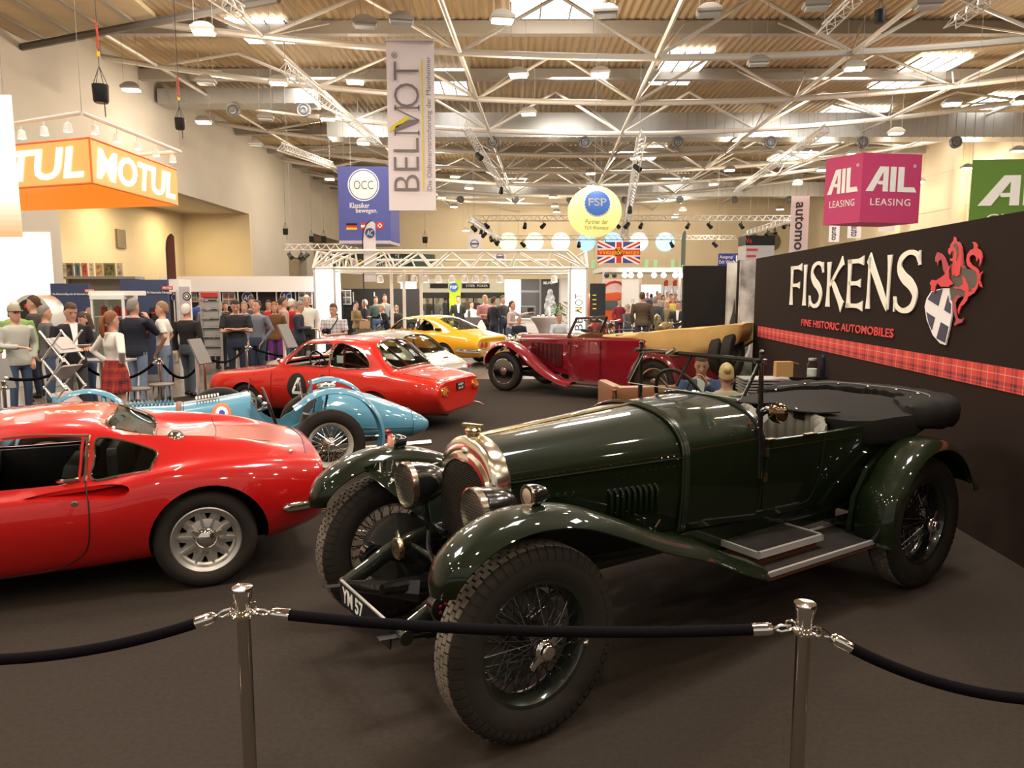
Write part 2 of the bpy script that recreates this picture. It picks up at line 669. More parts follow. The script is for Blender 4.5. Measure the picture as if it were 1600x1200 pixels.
def smooth_path(pts, n=5):
	q = crom([(*p, 0) if len(p) == 2 else (*p,) for p in pts], n)
	return [(v.x, v.y) for v in q]

def path4(pts, n=5):
	"""spline through (x, z, y0, y1) knots"""
	a = crom([(p[0], p[1], 0) for p in pts], n)
	b = crom([(p[2], p[3], 0) for p in pts], n)
	return [(u.x, u.y, v.x, v.y) for u, v in zip(a, b)]

def grid_body(stations, nu=4, nv=4):
	"""stations: list of (x, [(y, z) or (y, z, dx) ...]) from underside centre to top centre; returns closed mirrored rings"""
	K = len(stations[0][1])
	pts = []
	for x, prof in stations:
		pts.append([Vector((x + (p[2] if len(p) > 2 else 0), p[0], p[1])) for p in prof])
	cols = []
	for j in range(K):
		cols.append(crom([pts[i][j] for i in range(len(pts))], nu))
	rings = []
	for i in range(len(cols[0])):
		half = crom([cols[j][i] for j in range(K)], nv)
		half = [Vector((q.x, -abs(q.y), q.z)) for q in half]
		half[0].y = 0
		half[-1].y = 0
		other = [Vector((q.x, -q.y, q.z)) for q in half[1:-1]]
		rings.append(half + other[::-1])
	return rings

def shell_body(name, stations, paint, parent, cutters, nu=4, nv=4, thick=0.02, lining=None, smooth=30, extra=None):
	"""a hollow bodyshell with openings cut through it; returns (object, panes) where panes is a function giving the piece of skin inside an opening"""
	b = MB()
	b.rings(grid_body(stations, nu, nv))
	me = b.mesh('bodywork')
	bm = bmesh.new()
	bm.from_mesh(me)
	bmesh.ops.recalc_face_normals(bm, faces=bm.faces)
	bm.to_mesh(me)
	bm.free()
	for m in (paint, lining or DARK):
		me.materials.append(m)

	def work(th, cut, op):
		o = bpy.data.objects.new('work', me.copy())
		COL.objects.link(o)
		s = o.modifiers.new('s', 'SOLIDIFY')
		s.thickness = th
		s.offset = -1
		s.material_offset = 1
		s.material_offset_rim = 1
		co = bpy.data.objects.new('cut', cut)
		COL.objects.link(co)
		bo = o.modifiers.new('b', 'BOOLEAN')
		bo.operation = op
		bo.object = co
		bo.solver = 'EXACT'
		bo.use_self = False
		r = baked(o)
		drop(o)
		bpy.data.objects.remove(co)
		return r

	def cut_mesh(mbs):
		q = MB()
		for c in mbs:
			o = len(q.v)
			q.v += c.v
			q.f += [[o + i for i in f] for f in c.f]
			q.m += [0] * len(c.f)
		cm = q.mesh('cut')
		bm = bmesh.new()
		bm.from_mesh(cm)
		bmesh.ops.recalc_face_normals(bm, faces=bm.faces)
		bm.to_mesh(cm)
		bm.free()
		return cm
	res = work(thick, cut_mesh(cutters), 'DIFFERENCE')
	body = put(name, res, [paint, lining or DARK], parent, smooth)

	def pane(nm, cut, m, par=None, th=0.006):
		r = work(th, cut_mesh([cut]), 'INTERSECT')
		for p in r.polygons:
			p.material_index = 0
		return put(nm, r, m, par or body, 30)
	# outer skin for projecting trim onto
	from mathutils.bvhtree import BVHTree
	bm = bmesh.new()
	bm.from_mesh(me)
	tree = BVHTree.FromBMesh(bm)
	bm.free()

	def project(pts, origin_dir, lift=0.002, closed=True, n=4):
		"""points pushed along a direction onto the skin"""
		d = Vector(origin_dir).normalized()
		out = []
		P = crom(pts, n, closed) if n > 1 else [Vector(p) for p in pts]
		for p in P:
			hit, nrm, idx, dist = tree.ray_cast(Vector(p) - d * 3, d)
			if hit is None:
				hit, nrm, idx, dist = tree.find_nearest(Vector(p))
			out.append(hit + nrm * lift)
		return out
	return body, pane, project

def prism_cut(pts, h0, h1, plane, n=3, closed=True):
	q = crom([(p[0], p[1], 0) for p in pts], n, True) if n > 1 else [Vector((p[0], p[1], 0)) for p in pts]
	b = MB()
	b.prism([(v.x, v.y) for v in q], h0, h1, plane)
	return b

def ycyl_cut(x, z, r, y0, y1, n=40, flat_z=None):
	b = MB()
	b.cyl((x, y0, z), (x, y1, z), r, n=n)
	return b

def seat(parent, loc, wd, m, h=0.55, name='seat', tilt=0.25):
	b = MB()
	x, y, z = loc
	b.box((x, y, z), (.48, wd, .14))
	M = Matrix.Rotation(tilt, 3, 'Y')
	b.box((x + .26, y, z + h / 2), (.13, wd, h), M)
	return b.build(name, m, parent, 40, bevel=.04)

def steering_wheel(parent, c, r, tilt, rim_m, n=28, spoke=CHROME):
	"""rim facing the driver (towards +x); tilt in radians from vertical"""
	M = Matrix.Rotation(-tilt, 4, 'Y')
	c = Vector(c)
	b = MB()
	b.tube([c + (M @ Vector((0, r * cos(2 * pi * i / n), r * sin(2 * pi * i / n)))) for i in range(n)], .013, 8, True)
	o = b.build('steering_wheel', rim_m, parent)
	b = MB()
	for k in range(4):
		a = pi / 4 + k * pi / 2
		b.cyl(c, c + (M @ Vector((0, r * cos(a), r * sin(a)))), .007, n=6)
	b.cyl(c + (M @ Vector((.02, 0, 0))), c + (M @ Vector((-.3, 0, 0))), .02, n=10)
	b.build('spokes', spoke, o)
	return o

# ---------------------------------------------------------------- the exhibition hall
def atz(px, py, z):
	a, b = (px - 800) / PX, (600 - py) / PX
	c, s = cos(PITCH), sin(PITCH)
	d = Vector((a, c + b * s, -s + b * c))
	return Vector((0, 0, 1.86)) + d * ((z - 1.86) / d.z)

def structure(name, mb, m, parent=None, smooth=0, grow=True):
	if grow:  # hall dimensions below are noted about a 1.8 m eye line; brought to scale here
		mb.v = [Vector((q.x * 1.103, q.y, q.z if q.z < .02 else 1.86 + (q.z - 1.8) * 1.103)) for q in mb.v]
	o = mb.build(name, m, parent, smooth)
	if parent is None:
		o['kind'] = 'structure'
	return o

WALLM = mat('cream_wall', (.62, .52, .36), .8, noise=.05, nscale=.4)
WALLG = mat('pale_grey_wall', (.52, .47, .40), .8, noise=.05, nscale=.4)
ROOFM = mat('tan_roof_sheet', (.43, .31, .175), .6, noise=.06, nscale=.5)
TUBEM = mat('roof_tube', (.60, .56, .50), .35, .35)
BEAMM = mat('roof_beam', (.30, .27, .23), .5)
DUCTM = mat('duct_steel', (.46, .45, .43), .38, .7)
SKYM = mat('skylight_pane', (.9, .93, 1), .5, emit=2.6, ecol=(1.0, .99, .97))
LAMPM = mat('lamp_glow', (1, .8, .5), .5, emit=18.0, ecol=(1.0, .74, .42))
LAMPW = mat('lamp_glow_white', (1, 1, 1), .5, emit=14.0, ecol=(1.0, .93, .8))
LAMPOFF = mat('lamp_glass_unlit', (.5, .55, .56), .2)
HOUSE = mat('lamp_housing', (.32, .29, .25), .5, .3)

b = MB()
b.box2((-24, -14, -.1), (30, 78, -.006))
structure('floor', b, mat('hall_floor', (.17, .145, .12), .22, noise=.25, nscale=1.5), grow=False)
b = MB()
q = [(-7.5, -13), (4.2, -13), (4.4, 16.1), (-4.8, 16.1), (-7.5, 9.8)]
b.prism(q, -.006, 0, 'XY')
structure('floor_carpet', b, mat('stand_carpet', (.036, .0285, .0235), .95, noise=.10, nscale=40, bump=.3, bscale=260, spec=.04), grow=False)

# walls
b = MB()
b.box2((-15.9, -14, 6.4), (-15.4, 75, 11.4))
b.box2((-15.9, -14, 0), (-15.4, 28.4, 6.4))
b.box2((-15.9, 49, 0), (-15.4, 57.2, 6.4))
b.box2((-15.9, 57.2, 4.3), (-15.4, 62.2, 6.4))
b.box2((-15.9, 62.2, 0), (-15.4, 64.5, 6.4))
structure('wall_left', b, WALLG)
b = MB()
b.box2((-19.9, 28, 0), (-19.3, 75, 6.6))
b.box2((-19.6, 48.9, 0), (-15.38, 49.2, 6.45))
b.box2((-19.6, 28.1, 0), (-15.6, 28.4, 6.6))
structure('wall_recess', b, WALLM)
b = MB()
b.box2((-19.6, 28, 6.4), (-15.5, 75, 6.6))
structure('ceiling_recess', b, WALLG)
b = MB()
b.box2((-24, 75, 0), (27, 75.4, 11.4))
structure('wall_far', b, WALLM)
b = MB()
b.box2((26, 14, 0), (26.4, 75, 11.4))
for y in range(20, 75, 7):
	b.box2((25.6, y, 0), (26.05, y + .7, 11.4))
	for z in (2.4, 4.6, 6.8, 9):
		b.box2((25.97, y + .7, z), (26.02, y + 7, z + .05))
structure('wall_right', b, WALLM)
for k, (y, z) in enumerate(((34, 4.05), (40.5, 4.0))):
	b = MB()
	b.box2((-19.32, y, z), (-19.2, y + .9, z + .9))
	structure('window_%d' % (k + 1), b, mat('dark_pane', (.16, .12, .06), .3))
b = MB()
b.box2((-19.2, 28.4, 2.95), (-18.6, 36.0, 3.05))
structure('trim_1', b, GREY)

# corrugated roof
b = MB()
n = 150 * 6
top = []
for i in range(n + 1):
	x = -15.6 + 41.8 * i / n
	top.append((x, 11.05 + .05 * max(-.6, min(.6, sin(2 * pi * i / 6)))))
rows = []
for y in (-14, 10, 30, 50, 75.2):
	rows.append([Vector((x, y, z)) for x, z in top])
b.rings(rows, close=False)
b.rings([[q + Vector((0, 0, .25)) for q in (rows[0][0], rows[0][-1])], [q + Vector((0, 0, .25)) for q in (rows[-1][0], rows[-1][-1])]], close=False)
b.v = [Vector((q.x * 1.103, q.y, 1.86 + (q.z - 1.8) * 1.103)) for q in b.v]
ce = b.build('ceiling', ROOFM, None, 0, fix=False)
ce['kind'] = 'structure'

# roof beams across and lengthwise under the sheet
TILT = .045
for k, y in enumerate((17.5, 23.3, 29.2, 35.2, 47, 53, 59, 65, 71)):
	b = MB()
	b.box2((-15.5, y, 10.55), (26, y + .35, 10.98))
	structure('roof_beam', b, BEAMM)
SAG = lambda x: 8.95 + .0042 * (x - 4.5) ** 2
NY = [14.4, 20.4, 26.2, 32.2, 38.2, 44.2, 50.2, 56.2, 62.2, 68.2]
for y in NY:
	b = MB()
	off = -1.6 + TILT * (y - 26)
	xs = [-15.4] + [off + 6 * k for k in range(-2, 5) if -15.3 < off + 6 * k < 25.9] + [25.9]
	P = [Vector((x, y, SAG(x))) for x in [-15.4 + 41.3 * i / 40 for i in range(41)]]
	b.tube(P, .11, 8)
	for k in range(-3, 5):
		xn = off + 6 * k
		for sx in (-1, 1):
			xa = xn + 3 * sx
			if -15.3 < xn < 25.8 and -15.3 < xa < 25.8:
				b.cyl((xn, y, SAG(xn)), (xa, y, 10.75), .06, n=6)
				for sy in (1,):
					b.cyl((xn, y, SAG(xn)), (xn + sx * 1.4, y + 2.9 * sy, 10.85), .038, n=5)
	o = structure('roof_truss', b, TUBEM, None, 40)
for k in range(-2, 5):
	b = MB()
	x0 = -1.6 + 6 * k
	P = [Vector((x0 + TILT * (y - 26), y, SAG(x0 + TILT * (y - 26)))) for y in [4 + 71 * i / 20 for i in range(21)]]
	P = [q for q in P if -15.3 < q.x < 25.9]
	if len(P) > 2:
		b.tube(P, .07, 7)
		structure('roof_tie', b, TUBEM, None, 40)
# low panelled bay of the roof at the near left corner
b = MB()
b.prism([(-16.9, 27.2), (-11.4, 25), (-11.0, 13), (-16.9, 13)], 10.6, 10.75, 'XY')
structure('ceiling_bay', b, mat('bay_panel', (.46, .36, .22), .5, noise=.1, nscale=1), grow=False)
b = MB()
for i in range(4):
	x = -16.2 + i * 1.3
	b.box2((x, 13, 10.52), (x + .12, 26.8 - .4 * i, 10.62))
structure('trim_2', b, BEAMM, grow=False)
b = MB()
b.tube([tuple(atz(0, 80, 10.3)), tuple(atz(435, -2, 10.3))], .12, 6)
structure('roof_girder', b, mat('dark_girder', (.10, .09, .08), .5), grow=False)

# skylights in the roof
win = 3
for px, py, wx, wy in ((415, 50, 2.2, 2.6), (700, 132, 1.9, 4.6), (868, 16, 3.2, 1.6), (1062, 108, 1.9, 5.0), (1432, 115, 2.2, 5.0), (1012, 240, 1.8, 5), (1330, 178, 3.4, 2.6), (1240, 244, 2.6, 4), (1560, 160, 2.4, 3), (1445, 214, 3.2, 2), (560, 195, 2.0, 4)):
	q = atz(px, py, 11.9)
	b = MB()
	b.box2((q.x - wx / 2, q.y - wy / 2, 11.88), (q.x + wx / 2, q.y + wy / 2, 11.98))
	o = structure('window_%d' % win, b, SKYM, grow=False)
	win += 1
	b = MB()
	for i in range(4):
		b.box2((q.x - wx / 2 + wx * i / 3 - .03, q.y - wy / 2, 11.84), (q.x - wx / 2 + wx * i / 3 + .03, q.y + wy / 2, 11.90))
	b.each('window_frame', BEAMM, o, 0)

# ventilation ducts with round diffusers
for y, z0, z1, x0, x1, nd in ((41.2, 9.35, 10.5, -9, 25.8, 7), (65.5, 9.3, 10.4, -12, 25.8, 8), (36.5, 9.9, 10.5, -15.2, -8.5, 2)):
	b = MB()
	b.box2((x0, y, z0), (x1, y + 1.3, z1))
	k = x0
	while k < x1:
		b.box2((k, y - .03, z0 - .03), (k + .06, y, z1))
		k += .45
	d = structure('ventilation_duct', b, DUCTM)
	b = MB()
	for i in range(nd):
		x = x0 + (i + .6) * (x1 - x0) / nd
		b.lathe([(.001, -.1), (.1, -.12), (.12, -.16), (.2, -.14), (.21, -.06), (.24, -.14), (.31, -.16), (.33, 0), (.001, 0)], (x, y - .02, z0 + .55), 'Y', 20)
	b.build('vents', mat('diffuser_grey', (.16, .155, .15), .5, .3), d)
b = MB()
b.tube(crom([(-7, 21.5, 10.7), (-7, 21.5, 9.9), (-6.6, 21.2, 9.5), (-5.9, 21, 9.5)], 5), .45, 14)
b.lathe([(.46, 9.7), (.5, 9.65), (.5, 9.55), (.46, 9.5)], (-7, 21.5, .3), 'Z', 20)
structure('ventilation_pipe', b, DUCTM)

# hanging high-bay lamps
def lamp_proto(lit, white=False):
	t = thing('hall_lamp', 'lit warm high-bay lamp hanging from the hall roof', 'lamp', (0, 0, -50), 0)
	b = MB()
	b.rings([[Vector((x * s, y * s2, z)) for x, y in ((-1, -1), (1, -1), (1, 1), (-1, 1))] for s, s2, z in ((.30, .17, 0), (.34, .2, .03), (.34, .2, .10), (.2, .14, .22), (.1, .1, .27))])
	b.build('lamp_housing', HOUSE, t, 0)
	b = MB()
	b.box((0, 0, -.025), (.56, .32, .05))
	b.build('lamp_glass', (LAMPW if white else LAMPM) if lit else LAMPOFF, t, 0)
	b = MB()
	b.cyl((-.25, 0, .2), (-.25, 0, 2.7), .008, n=5)
	b.cyl((.25, 0, .2), (.25, 0, 2.7), .008, n=5)
	b.each('lamp_wire', BEAMM, t, 0)
	return t

def lamp_light(p, power):
	l = bpy.data.lights.new('lamp_light', 'SPOT' if p.y < 19 else 'POINT')
	l.energy = power
	l.color = (1.0, .84, .64)
	l.shadow_soft_size = .2
	if p.y < 19:
		l.spot_size = R(165)
		l.spot_blend = .6
	o = bpy.data.objects.new('lamp_light', l)
	o.location = (p.x, p.y, p.z - .2)
	COL.objects.link(o)

LP = lamp_proto(True)
LPW = lamp_proto(True, True)
LPO = lamp_proto(False)
lamps = [(318, 50, 0), (435, 130, 0), (555, 128, 0), (205, 140, 0), (318, 191, 1), (512, 186, 0), (568, 224, 0), (785, 32, 0), (810, 118, 0), (826, 178, 0), (515, 280, 0), (711, 276, 0), (733, 294, 0), (690, 309, 0), (709, 323, 1), (923, 271, 0), (938, 117, 1), (923, 290, 1), (864, 308, 0), (867, 322, 0), (870, 331, 0), (1335, 107, 0), (1487, 163, 0), (1400, 208, 0), (1140, 266, 0), (1115, 288, 0), (1246, 287, 0), (1333, 241, 0), (1285, 266, 0), (1453, 285, 0), (1511, 263, 0), (1514, 284, 0), (1456, 299, 0), (1590, 236, 0), (1596, 160, 0), (1219, 327, 1), (1067, 328, 0), (1055, 339, 0), (728, 360, 1),
		 (322, 130, 2), (627, 35, 2), (946, 23, 2), (1108, 22, 2), (1276, 12, 2), (1450, 10, 2), (415, 186, 2), (570, 40, 2), (1185, 100, 2), (400, 228, 2)]
used = set()
for i, (px, py, k) in enumerate(lamps):
	src = (LP, LPW, LPO)[k]
	p = atz(px, py, 9.3)
	if p.y > 70:
		p = at(px, py, 66 + (i % 5))
	p.x = max(-16.3, min(27.4, p.x))
	word = ('lit warm', 'lit white', 'unlit grey')[k]
	side_ = 'left' if px < 500 else 'middle' if px < 1000 else 'right'
	rng = 'near' if py < 60 else 'fairly near' if py < 150 else 'half-way' if py < 230 else 'distant'
	lab = '%s high-bay lamp under the %s roof, %s part of the picture' % (word, rng, side_)
	o = copy_tree(src, p, R(10 if px < 800 else -8), lab, group='high-bay lamps: %s, %s, %s' % (word, rng, side_))
	if k < 2 and i % 2 == 0:
		lamp_light(p, 420)
for t in (LP, LPW, LPO):
	for c in kids(t):
		bpy.data.objects.remove(c)
	bpy.data.objects.remove(t)
# the same lamps hang above the stand and behind the camera, where the paintwork mirrors them
k = 0
LP = lamp_proto(True)
for x in (-11, -5.4, .6, 6.6, 12.6):
	for y in (-9, -3, 3.2, 9.2, 15.2):
		k += 1
		p = Vector((x + .3 * sin(k * 3.1), y, 9.3))
		o = LP if k == 1 else copy_tree(LP)
		o.location = p
		o['label'] = 'lit warm high-bay lamp hanging over the car stand, above the view'
		o['group'] = 'high-bay lamps over the car stand'
		lamp_light(p, 330)

# round windows and slit windows in the far wall
for k, (px, col) in enumerate(((794, (.45, .62, .42)), (835, (.45, .62, .45)), (876, (.7, .8, .75)), (916, (.25, .5, .7)), (958, (.3, .6, .9)), (998, (.65, .85, .95)), (1039, (.35, .75, .95)), (1173, (.12, .1, .05)), (1205, (.12, .1, .05)))):
	q = at(px, 378, 74.96)
	b = MB()
	b.prism(circle(q.x, q.z, .92, 36), 74.9, 75.05, 'XZ')
	structure('window_%d' % win, b, mat('round_window_%d' % k, col, .3, emit=.75 if k < 7 else 0.06, ecol=col), grow=False)
	win += 1
for px in (770, 805, 905, 927, 1010, 1024, 1051, 1065):
	q = at(px, 413, 74.96)
	b = MB()
	b.box2((q.x - .2, 74.9, q.z - .45), (q.x + .2, 75.02, q.z + .45))
	structure('window_%d' % win, b, mat('slit_window', (.25, .4, .2), .3, emit=.35, ecol=(.35, .55, .3)), grow=False)
	win += 1
# warm wall washers inside the recess
for y in (32, 38.5, 45):
	area_light('recess_light', (-19.2, y, 6.7), (0, 0, 0), .5, .5, 170, (1, .78, .42))

# ---------------------------------------------------------------- the dealer's stand: printed wall
def stripes_mat(name, base, su, sv, axes=('X', 'Z')):
	"""woven tartan: stripes along two axes of the object, crossed"""
	m = bpy.data.materials.new(name)
	m.use_nodes = True
	nt = m.node_tree
	bs = nt.nodes['Principled BSDF']
	bs.inputs['Roughness'].default_value = .75
	tc = nt.nodes.new('ShaderNodeTexCoord')
	sep = nt.nodes.new('ShaderNodeSeparateXYZ')
	nt.links.new(tc.outputs['Object'], sep.inputs[0])
	outs = []
	for ax, sc in zip(axes, (su, sv)):
		mu = nt.nodes.new('ShaderNodeMath')
		mu.operation = 'MULTIPLY'
		mu.inputs[1].default_value = sc
		nt.links.new(sep.outputs[ax], mu.inputs[0])
		fr = nt.nodes.new('ShaderNodeMath')
		fr.operation = 'FRACT'
		nt.links.new(mu.outputs[0], fr.inputs[0])
		rp = nt.nodes.new('ShaderNodeValToRGB')
		rp.color_ramp.interpolation = 'CONSTANT'
		e = rp.color_ramp.elements
		e[0].position, e[0].color = 0.0, (*base[0], 1)
		e[1].position, e[1].color = .30, (*base[1], 1)
		for pos, cc in ((.38, base[0]), (.46, base[1]), (.62, base[0]), (.92, base[2]), (.955, base[0])):
			q = e.new(pos)
			q.color = (*cc, 1)
		nt.links.new(fr.outputs[0], rp.inputs[0])
		outs.append(rp.outputs[0])
	mx = nt.nodes.new('ShaderNodeMix')
	mx.data_type = 'RGBA'
	mx.inputs[0].default_value = .5
	nt.links.new(outs[0], mx.inputs[6])
	nt.links.new(outs[1], mx.inputs[7])
	nt.links.new(mx.outputs[2], bs.inputs['Base Color'])
	return m

TARTAN = stripes_mat('tartan_band', ((.62, .05, .035), (.09, .012, .03), (.75, .5, .42)), 4.6, 6.2)
KILT = stripes_mat('tartan_kilt', ((.33, .015, .012), (.012, .008, .02), (.4, .2, .02)), 8, 8)
WALLBROWN = mat('stand_wall_fabric', (.024, .0155, .0125), .9, bump=.1, bscale=300, spec=.08)

wang = math.atan2(12.4 - 5.03, 4.0 - 3.5)
wall = thing('display_wall', 'long dark brown stand wall with white dealer name, tartan band and red lion', 'display wall', (4.0, 12.4, 0), wang + pi)
# local axes: x towards the camera along the wall, y out of the room side, z up
b = MB()
b.box2((.10, 0.0, 0), (13.5, .10, 2.42))
b.build('wall_panel', WALLBROWN, wall, 0)
# the local +y side faces away from the cars if the frame is turned; work out which face is seen
_nrm = Matrix.Rotation(wang + pi, 3, 'Z') @ Vector((0, 1, 0))
FY = -.003 if _nrm.x > 0 else .103
FS = -1 if _nrm.x > 0 else 1

def WM(s, z, lift=0.0):
	return face_matrix((s, FY + FS * lift, z), (1, 0, 0), (0, 0, 1)) if FS < 0 else face_matrix((s, FY + lift, z), (-1, 0, 0), (0, 0, 1))

b = MB()
b.box2((.40, FY - .002, 1.165), (13.4, FY + .002, 1.335))
b.v = [q for q in b.v]
b.build('tartan_band', TARTAN, wall, 0)

class Glyphs(MB):
	def stem(s, p0, p1, wm, w0, w1, k=8):
		p0, p1 = Vector((*p0, 0)), Vector((*p1, 0))
		d = (p1 - p0).normalized()
		n = Vector((-d.y, d.x, 0))
		prev = None
		for i in range(k + 1):
			t = i / k
			w = wm + (w0 - wm) * max(0, 1 - t * 2.4) ** 2 + (w1 - wm) * max(0, 1 - (1 - t) * 2.4) ** 2
			c = p0.lerp(p1, t)
			cur = (c + n * w / 2, c - n * w / 2)
			if prev:
				s.prism([(q.x, q.y) for q in (prev[0], cur[0], cur[1], prev[1])], 0, .012, 'XY')
			prev = cur

	def ribbon(s, pts, ws, k=6):
		P = crom([(*p, 0) for p in pts], k)
		W = crom([(v, 0, 0) for v in ws], k)
		prev = None
		for i, c in enumerate(P):
			d = (P[min(i + 1, len(P) - 1)] - P[max(i - 1, 0)]).normalized()
			n = Vector((-d.y, d.x, 0)) * W[i].x / 2
			cur = (c + n, c - n)
			if prev:
				s.prism([(q.x, q.y) for q in (prev[0], cur[0], cur[1], prev[1])], 0, .012, 'XY')
			prev = cur

gl = Glyphs()
H0, H1 = 1.64, 2.165
gl.stem((2.02, H0), (2.02, H1), .085, .15, .15)
gl.stem((1.96, H1 - .025), (2.47, H1 - .025), .045, .05, .10)
gl.stem((2.02, 1.905), (2.40, 1.905), .045, .05, .09)
gl.stem((2.64, H0), (2.64, H1), .085, .15, .15)

def glyph_S(x0, x1):
	w_ = x1 - x0
	q = lambda u, v: (x0 + u * w_, H0 - .015 + v * (H1 - H0 + .03))
	gl.ribbon([q(.93, .84), q(.80, .94), q(.52, .975), q(.22, .88), q(.17, .72), q(.36, .575), q(.66, .455), q(.85, .29), q(.74, .09), q(.42, .025), q(.14, .085), q(.03, .22)],
			  [.06, .045, .045, .075, .095, .105, .105, .095, .075, .045, .045, .07])
	gl.stem(q(.93, .99), q(.95, .76), .03, .03, .05)
	gl.stem(q(.035, .0), q(.02, .26), .03, .03, .05)

glyph_S(2.85, 3.40)
gl.stem((3.60, H0), (3.60, H1), .085, .15, .15)
gl.stem((3.66, 1.89), (4.08, H1), .06, .05, .12)
gl.stem((3.72, 1.95), (4.12, H0), .095, .06, .15)
gl.stem((4.31, H0), (4.31, H1), .085, .14, .14)
gl.stem((4.26, H1 - .025), (4.72, H1 - .025), .045, .05, .10)
gl.stem((4.31, 1.905), (4.66, 1.905), .045, .05, .09)
gl.stem((4.26, H0 + .025), (4.75, H0 + .025), .045, .05, .11)
gl.stem((4.90, H0), (4.90, H1), .055, .11, .08)
gl.stem((4.87, H1), (5.42, H0), .10, .13, .05)
gl.stem((5.42, H0), (5.42, H1), .055, .05, .12)
glyph_S(5.57, 6.12)
mm = WM(0, 0, .002)
gl.v = [mm @ Vector((2.05 + (q.x - 1.95) * .9017, q.y + .06, q.z)) for q in gl.v]
gl.build('lettering', CREAMW, wall, 0)
letters('FINE HISTORIC AUTOMOBILES', mat('sign_red', (.62, .05, .05), .5), wall, WM(3.97, 1.478, .002), width=2.75, height=.088, extrude=.006, offset=.02, spacing=1.05)

# the rampant lion with its shield, cut from board
def wall_sz(px, py):
	o = Vector((0, 0, 1.86))
	q = at(px, py, 5.0)
	d = q - o
	P0 = Vector((4.0, 12.4, 0))
	dv = (Vector((3.5, 5.03, 0)) - P0).normalized()
	nn = Vector((-dv.y, dv.x, 0))
	t = (P0 - o).dot(nn) / d.dot(nn)
	h = o + d * t
	return ((h - P0).dot(dv), h.z)

def lion_poly(pts, m, d0, d1, name='emblem'):
	out = []
	for x, y in pts:
		s_, z_ = wall_sz(1430 + x / 6.315, 360 + y / 6.315)
		out.append((s_, z_))
	b = MB()
	b.prism(out, d0, d1, 'XY')
	m4 = WM(0, 0, .001)
	b.v = [m4 @ q for q in b.v]
	return b.build(name, m, wall, 0)

LR = mat('lion_red', (.66, .05, .06), .5)
LR2 = mat('lion_rose', (.42, .05, .07), .5)
LG = mat('lion_grey', (.10, .085, .072), .6)
LW = mat('shield_white', (.85, .82, .84), .5)
LB = mat('shield_blue', (.045, .045, .09), .5)
lion_poly([(440, 110), (465, 130), (480, 250), (500, 350), (520, 380), (570, 385), (620, 400), (640, 430), (640, 500), (620, 560), (580, 590), (545, 640), (500, 660), (470, 640), (430, 660), (400, 720), (385, 720), (360, 570), (330, 545), (345, 400), (380, 330), (400, 300), (380, 220), (400, 150)], LG, 0, .012, 'lion_emblem')
lion_poly([(410, 62), (430, 75), (435, 108), (465, 125), (490, 165), (500, 240), (500, 350), (510, 375), (475, 355), (470, 400), (465, 440), (440, 455), (420, 450), (410, 430), (405, 460), (392, 430), (385, 380), (400, 330), (400, 305), (372, 300), (370, 278), (395, 275), (410, 240), (405, 205), (385, 210), (372, 240), (360, 235), (350, 210), (355, 180), (375, 165), (370, 150), (385, 125), (402, 105)], LR, .012, .018)
lion_poly([(400, 150), (435, 120), (452, 160), (455, 230), (435, 300), (440, 220), (425, 170)], LG, .018, .021)
lion_poly([(470, 130), (490, 165), (500, 240), (500, 350), (510, 375), (475, 350), (485, 260), (482, 180)], LR2, .018, .021)
lion_poly([(355, 370), (320, 430), (300, 390), (290, 320), (280, 285), (255, 305), (245, 350), (238, 310), (220, 305), (222, 260), (240, 215), (285, 232), (315, 270), (340, 330)], LR2, .008, .016)
lion_poly([(388, 335), (370, 400), (372, 480), (410, 530), (385, 540), (365, 560), (330, 555), (290, 555), (260, 520), (240, 545), (235, 580), (225, 625), (215, 590), (190, 590), (195, 550), (180, 520), (200, 488), (240, 495), (290, 465), (335, 430), (350, 390)], LR, .02, .028)
lion_poly([(660, 362), (680, 320), (690, 270), (685, 220), (660, 190), (640, 180), (642, 150), (620, 120), (590, 113), (608, 140), (605, 180), (570, 195), (540, 240), (530, 300), (545, 350), (590, 385), (625, 405), (640, 430), (658, 430), (655, 400), (630, 370), (590, 345), (565, 310), (562, 270), (580, 245), (610, 242), (630, 265), (632, 310), (648, 290), (650, 265), (665, 290)], LR, .01, .018)
lion_poly([(705, 405), (675, 440), (668, 500), (687, 563), (665, 550), (655, 500), (655, 440), (685, 408)], LR, .01, .018)
lion_poly([(625, 425), (655, 430), (662, 500), (642, 570), (610, 620), (550, 655), (540, 690), (510, 730), (480, 750), (455, 830), (445, 790), (460, 740), (500, 680), (520, 640), (520, 600), (480, 580), (420, 575), (400, 555), (460, 560), (500, 530), (490, 450), (520, 480), (550, 560), (555, 605), (590, 600), (580, 580), (620, 560), (640, 510), (640, 440)], LR, .012, .018)
lion_poly([(490, 650), (440, 640), (405, 680), (397, 760), (415, 840), (430, 880), (410, 930), (420, 940), (450, 920), (490, 910), (512, 858), (480, 880), (445, 865), (430, 800), (425, 720), (450, 670)], LR2, .012, .018)
lion_poly([(185, 595), (300, 572), (362, 570), (366, 690), (388, 710), (384, 850), (358, 985), (322, 1132), (268, 1114), (197, 1034), (136, 882), (116, 750), (136, 670)], LW, .004, .016, 'shield')
for q in ([(192, 608), (298, 578), (255, 745), (150, 680)], [(352, 640), (362, 700), (380, 725), (375, 825), (312, 785)], [(135, 805), (222, 860), (190, 985), (160, 920)], [(280, 905), (355, 950), (320, 1110), (235, 1065)]):
	lion_poly(q, LB, .016, .019, 'shield')

# photo-mural panels and the black partition at the far end of the wall
MURAL = mat('mural_print', (.30, .285, .28), .6, noise=.95, nscale=2.2)
def board(name, label, x0, x1, yd, z1, m, th=.12, z0=0.0, cat='panel'):
	"""an upright board standing square to the hall at depth yd"""
	b = MB()
	b.box2((x0, yd, z0), (x1, yd + th, z1))
	o = b.build(name, m, None, 0)
	return tag(o, label, cat)

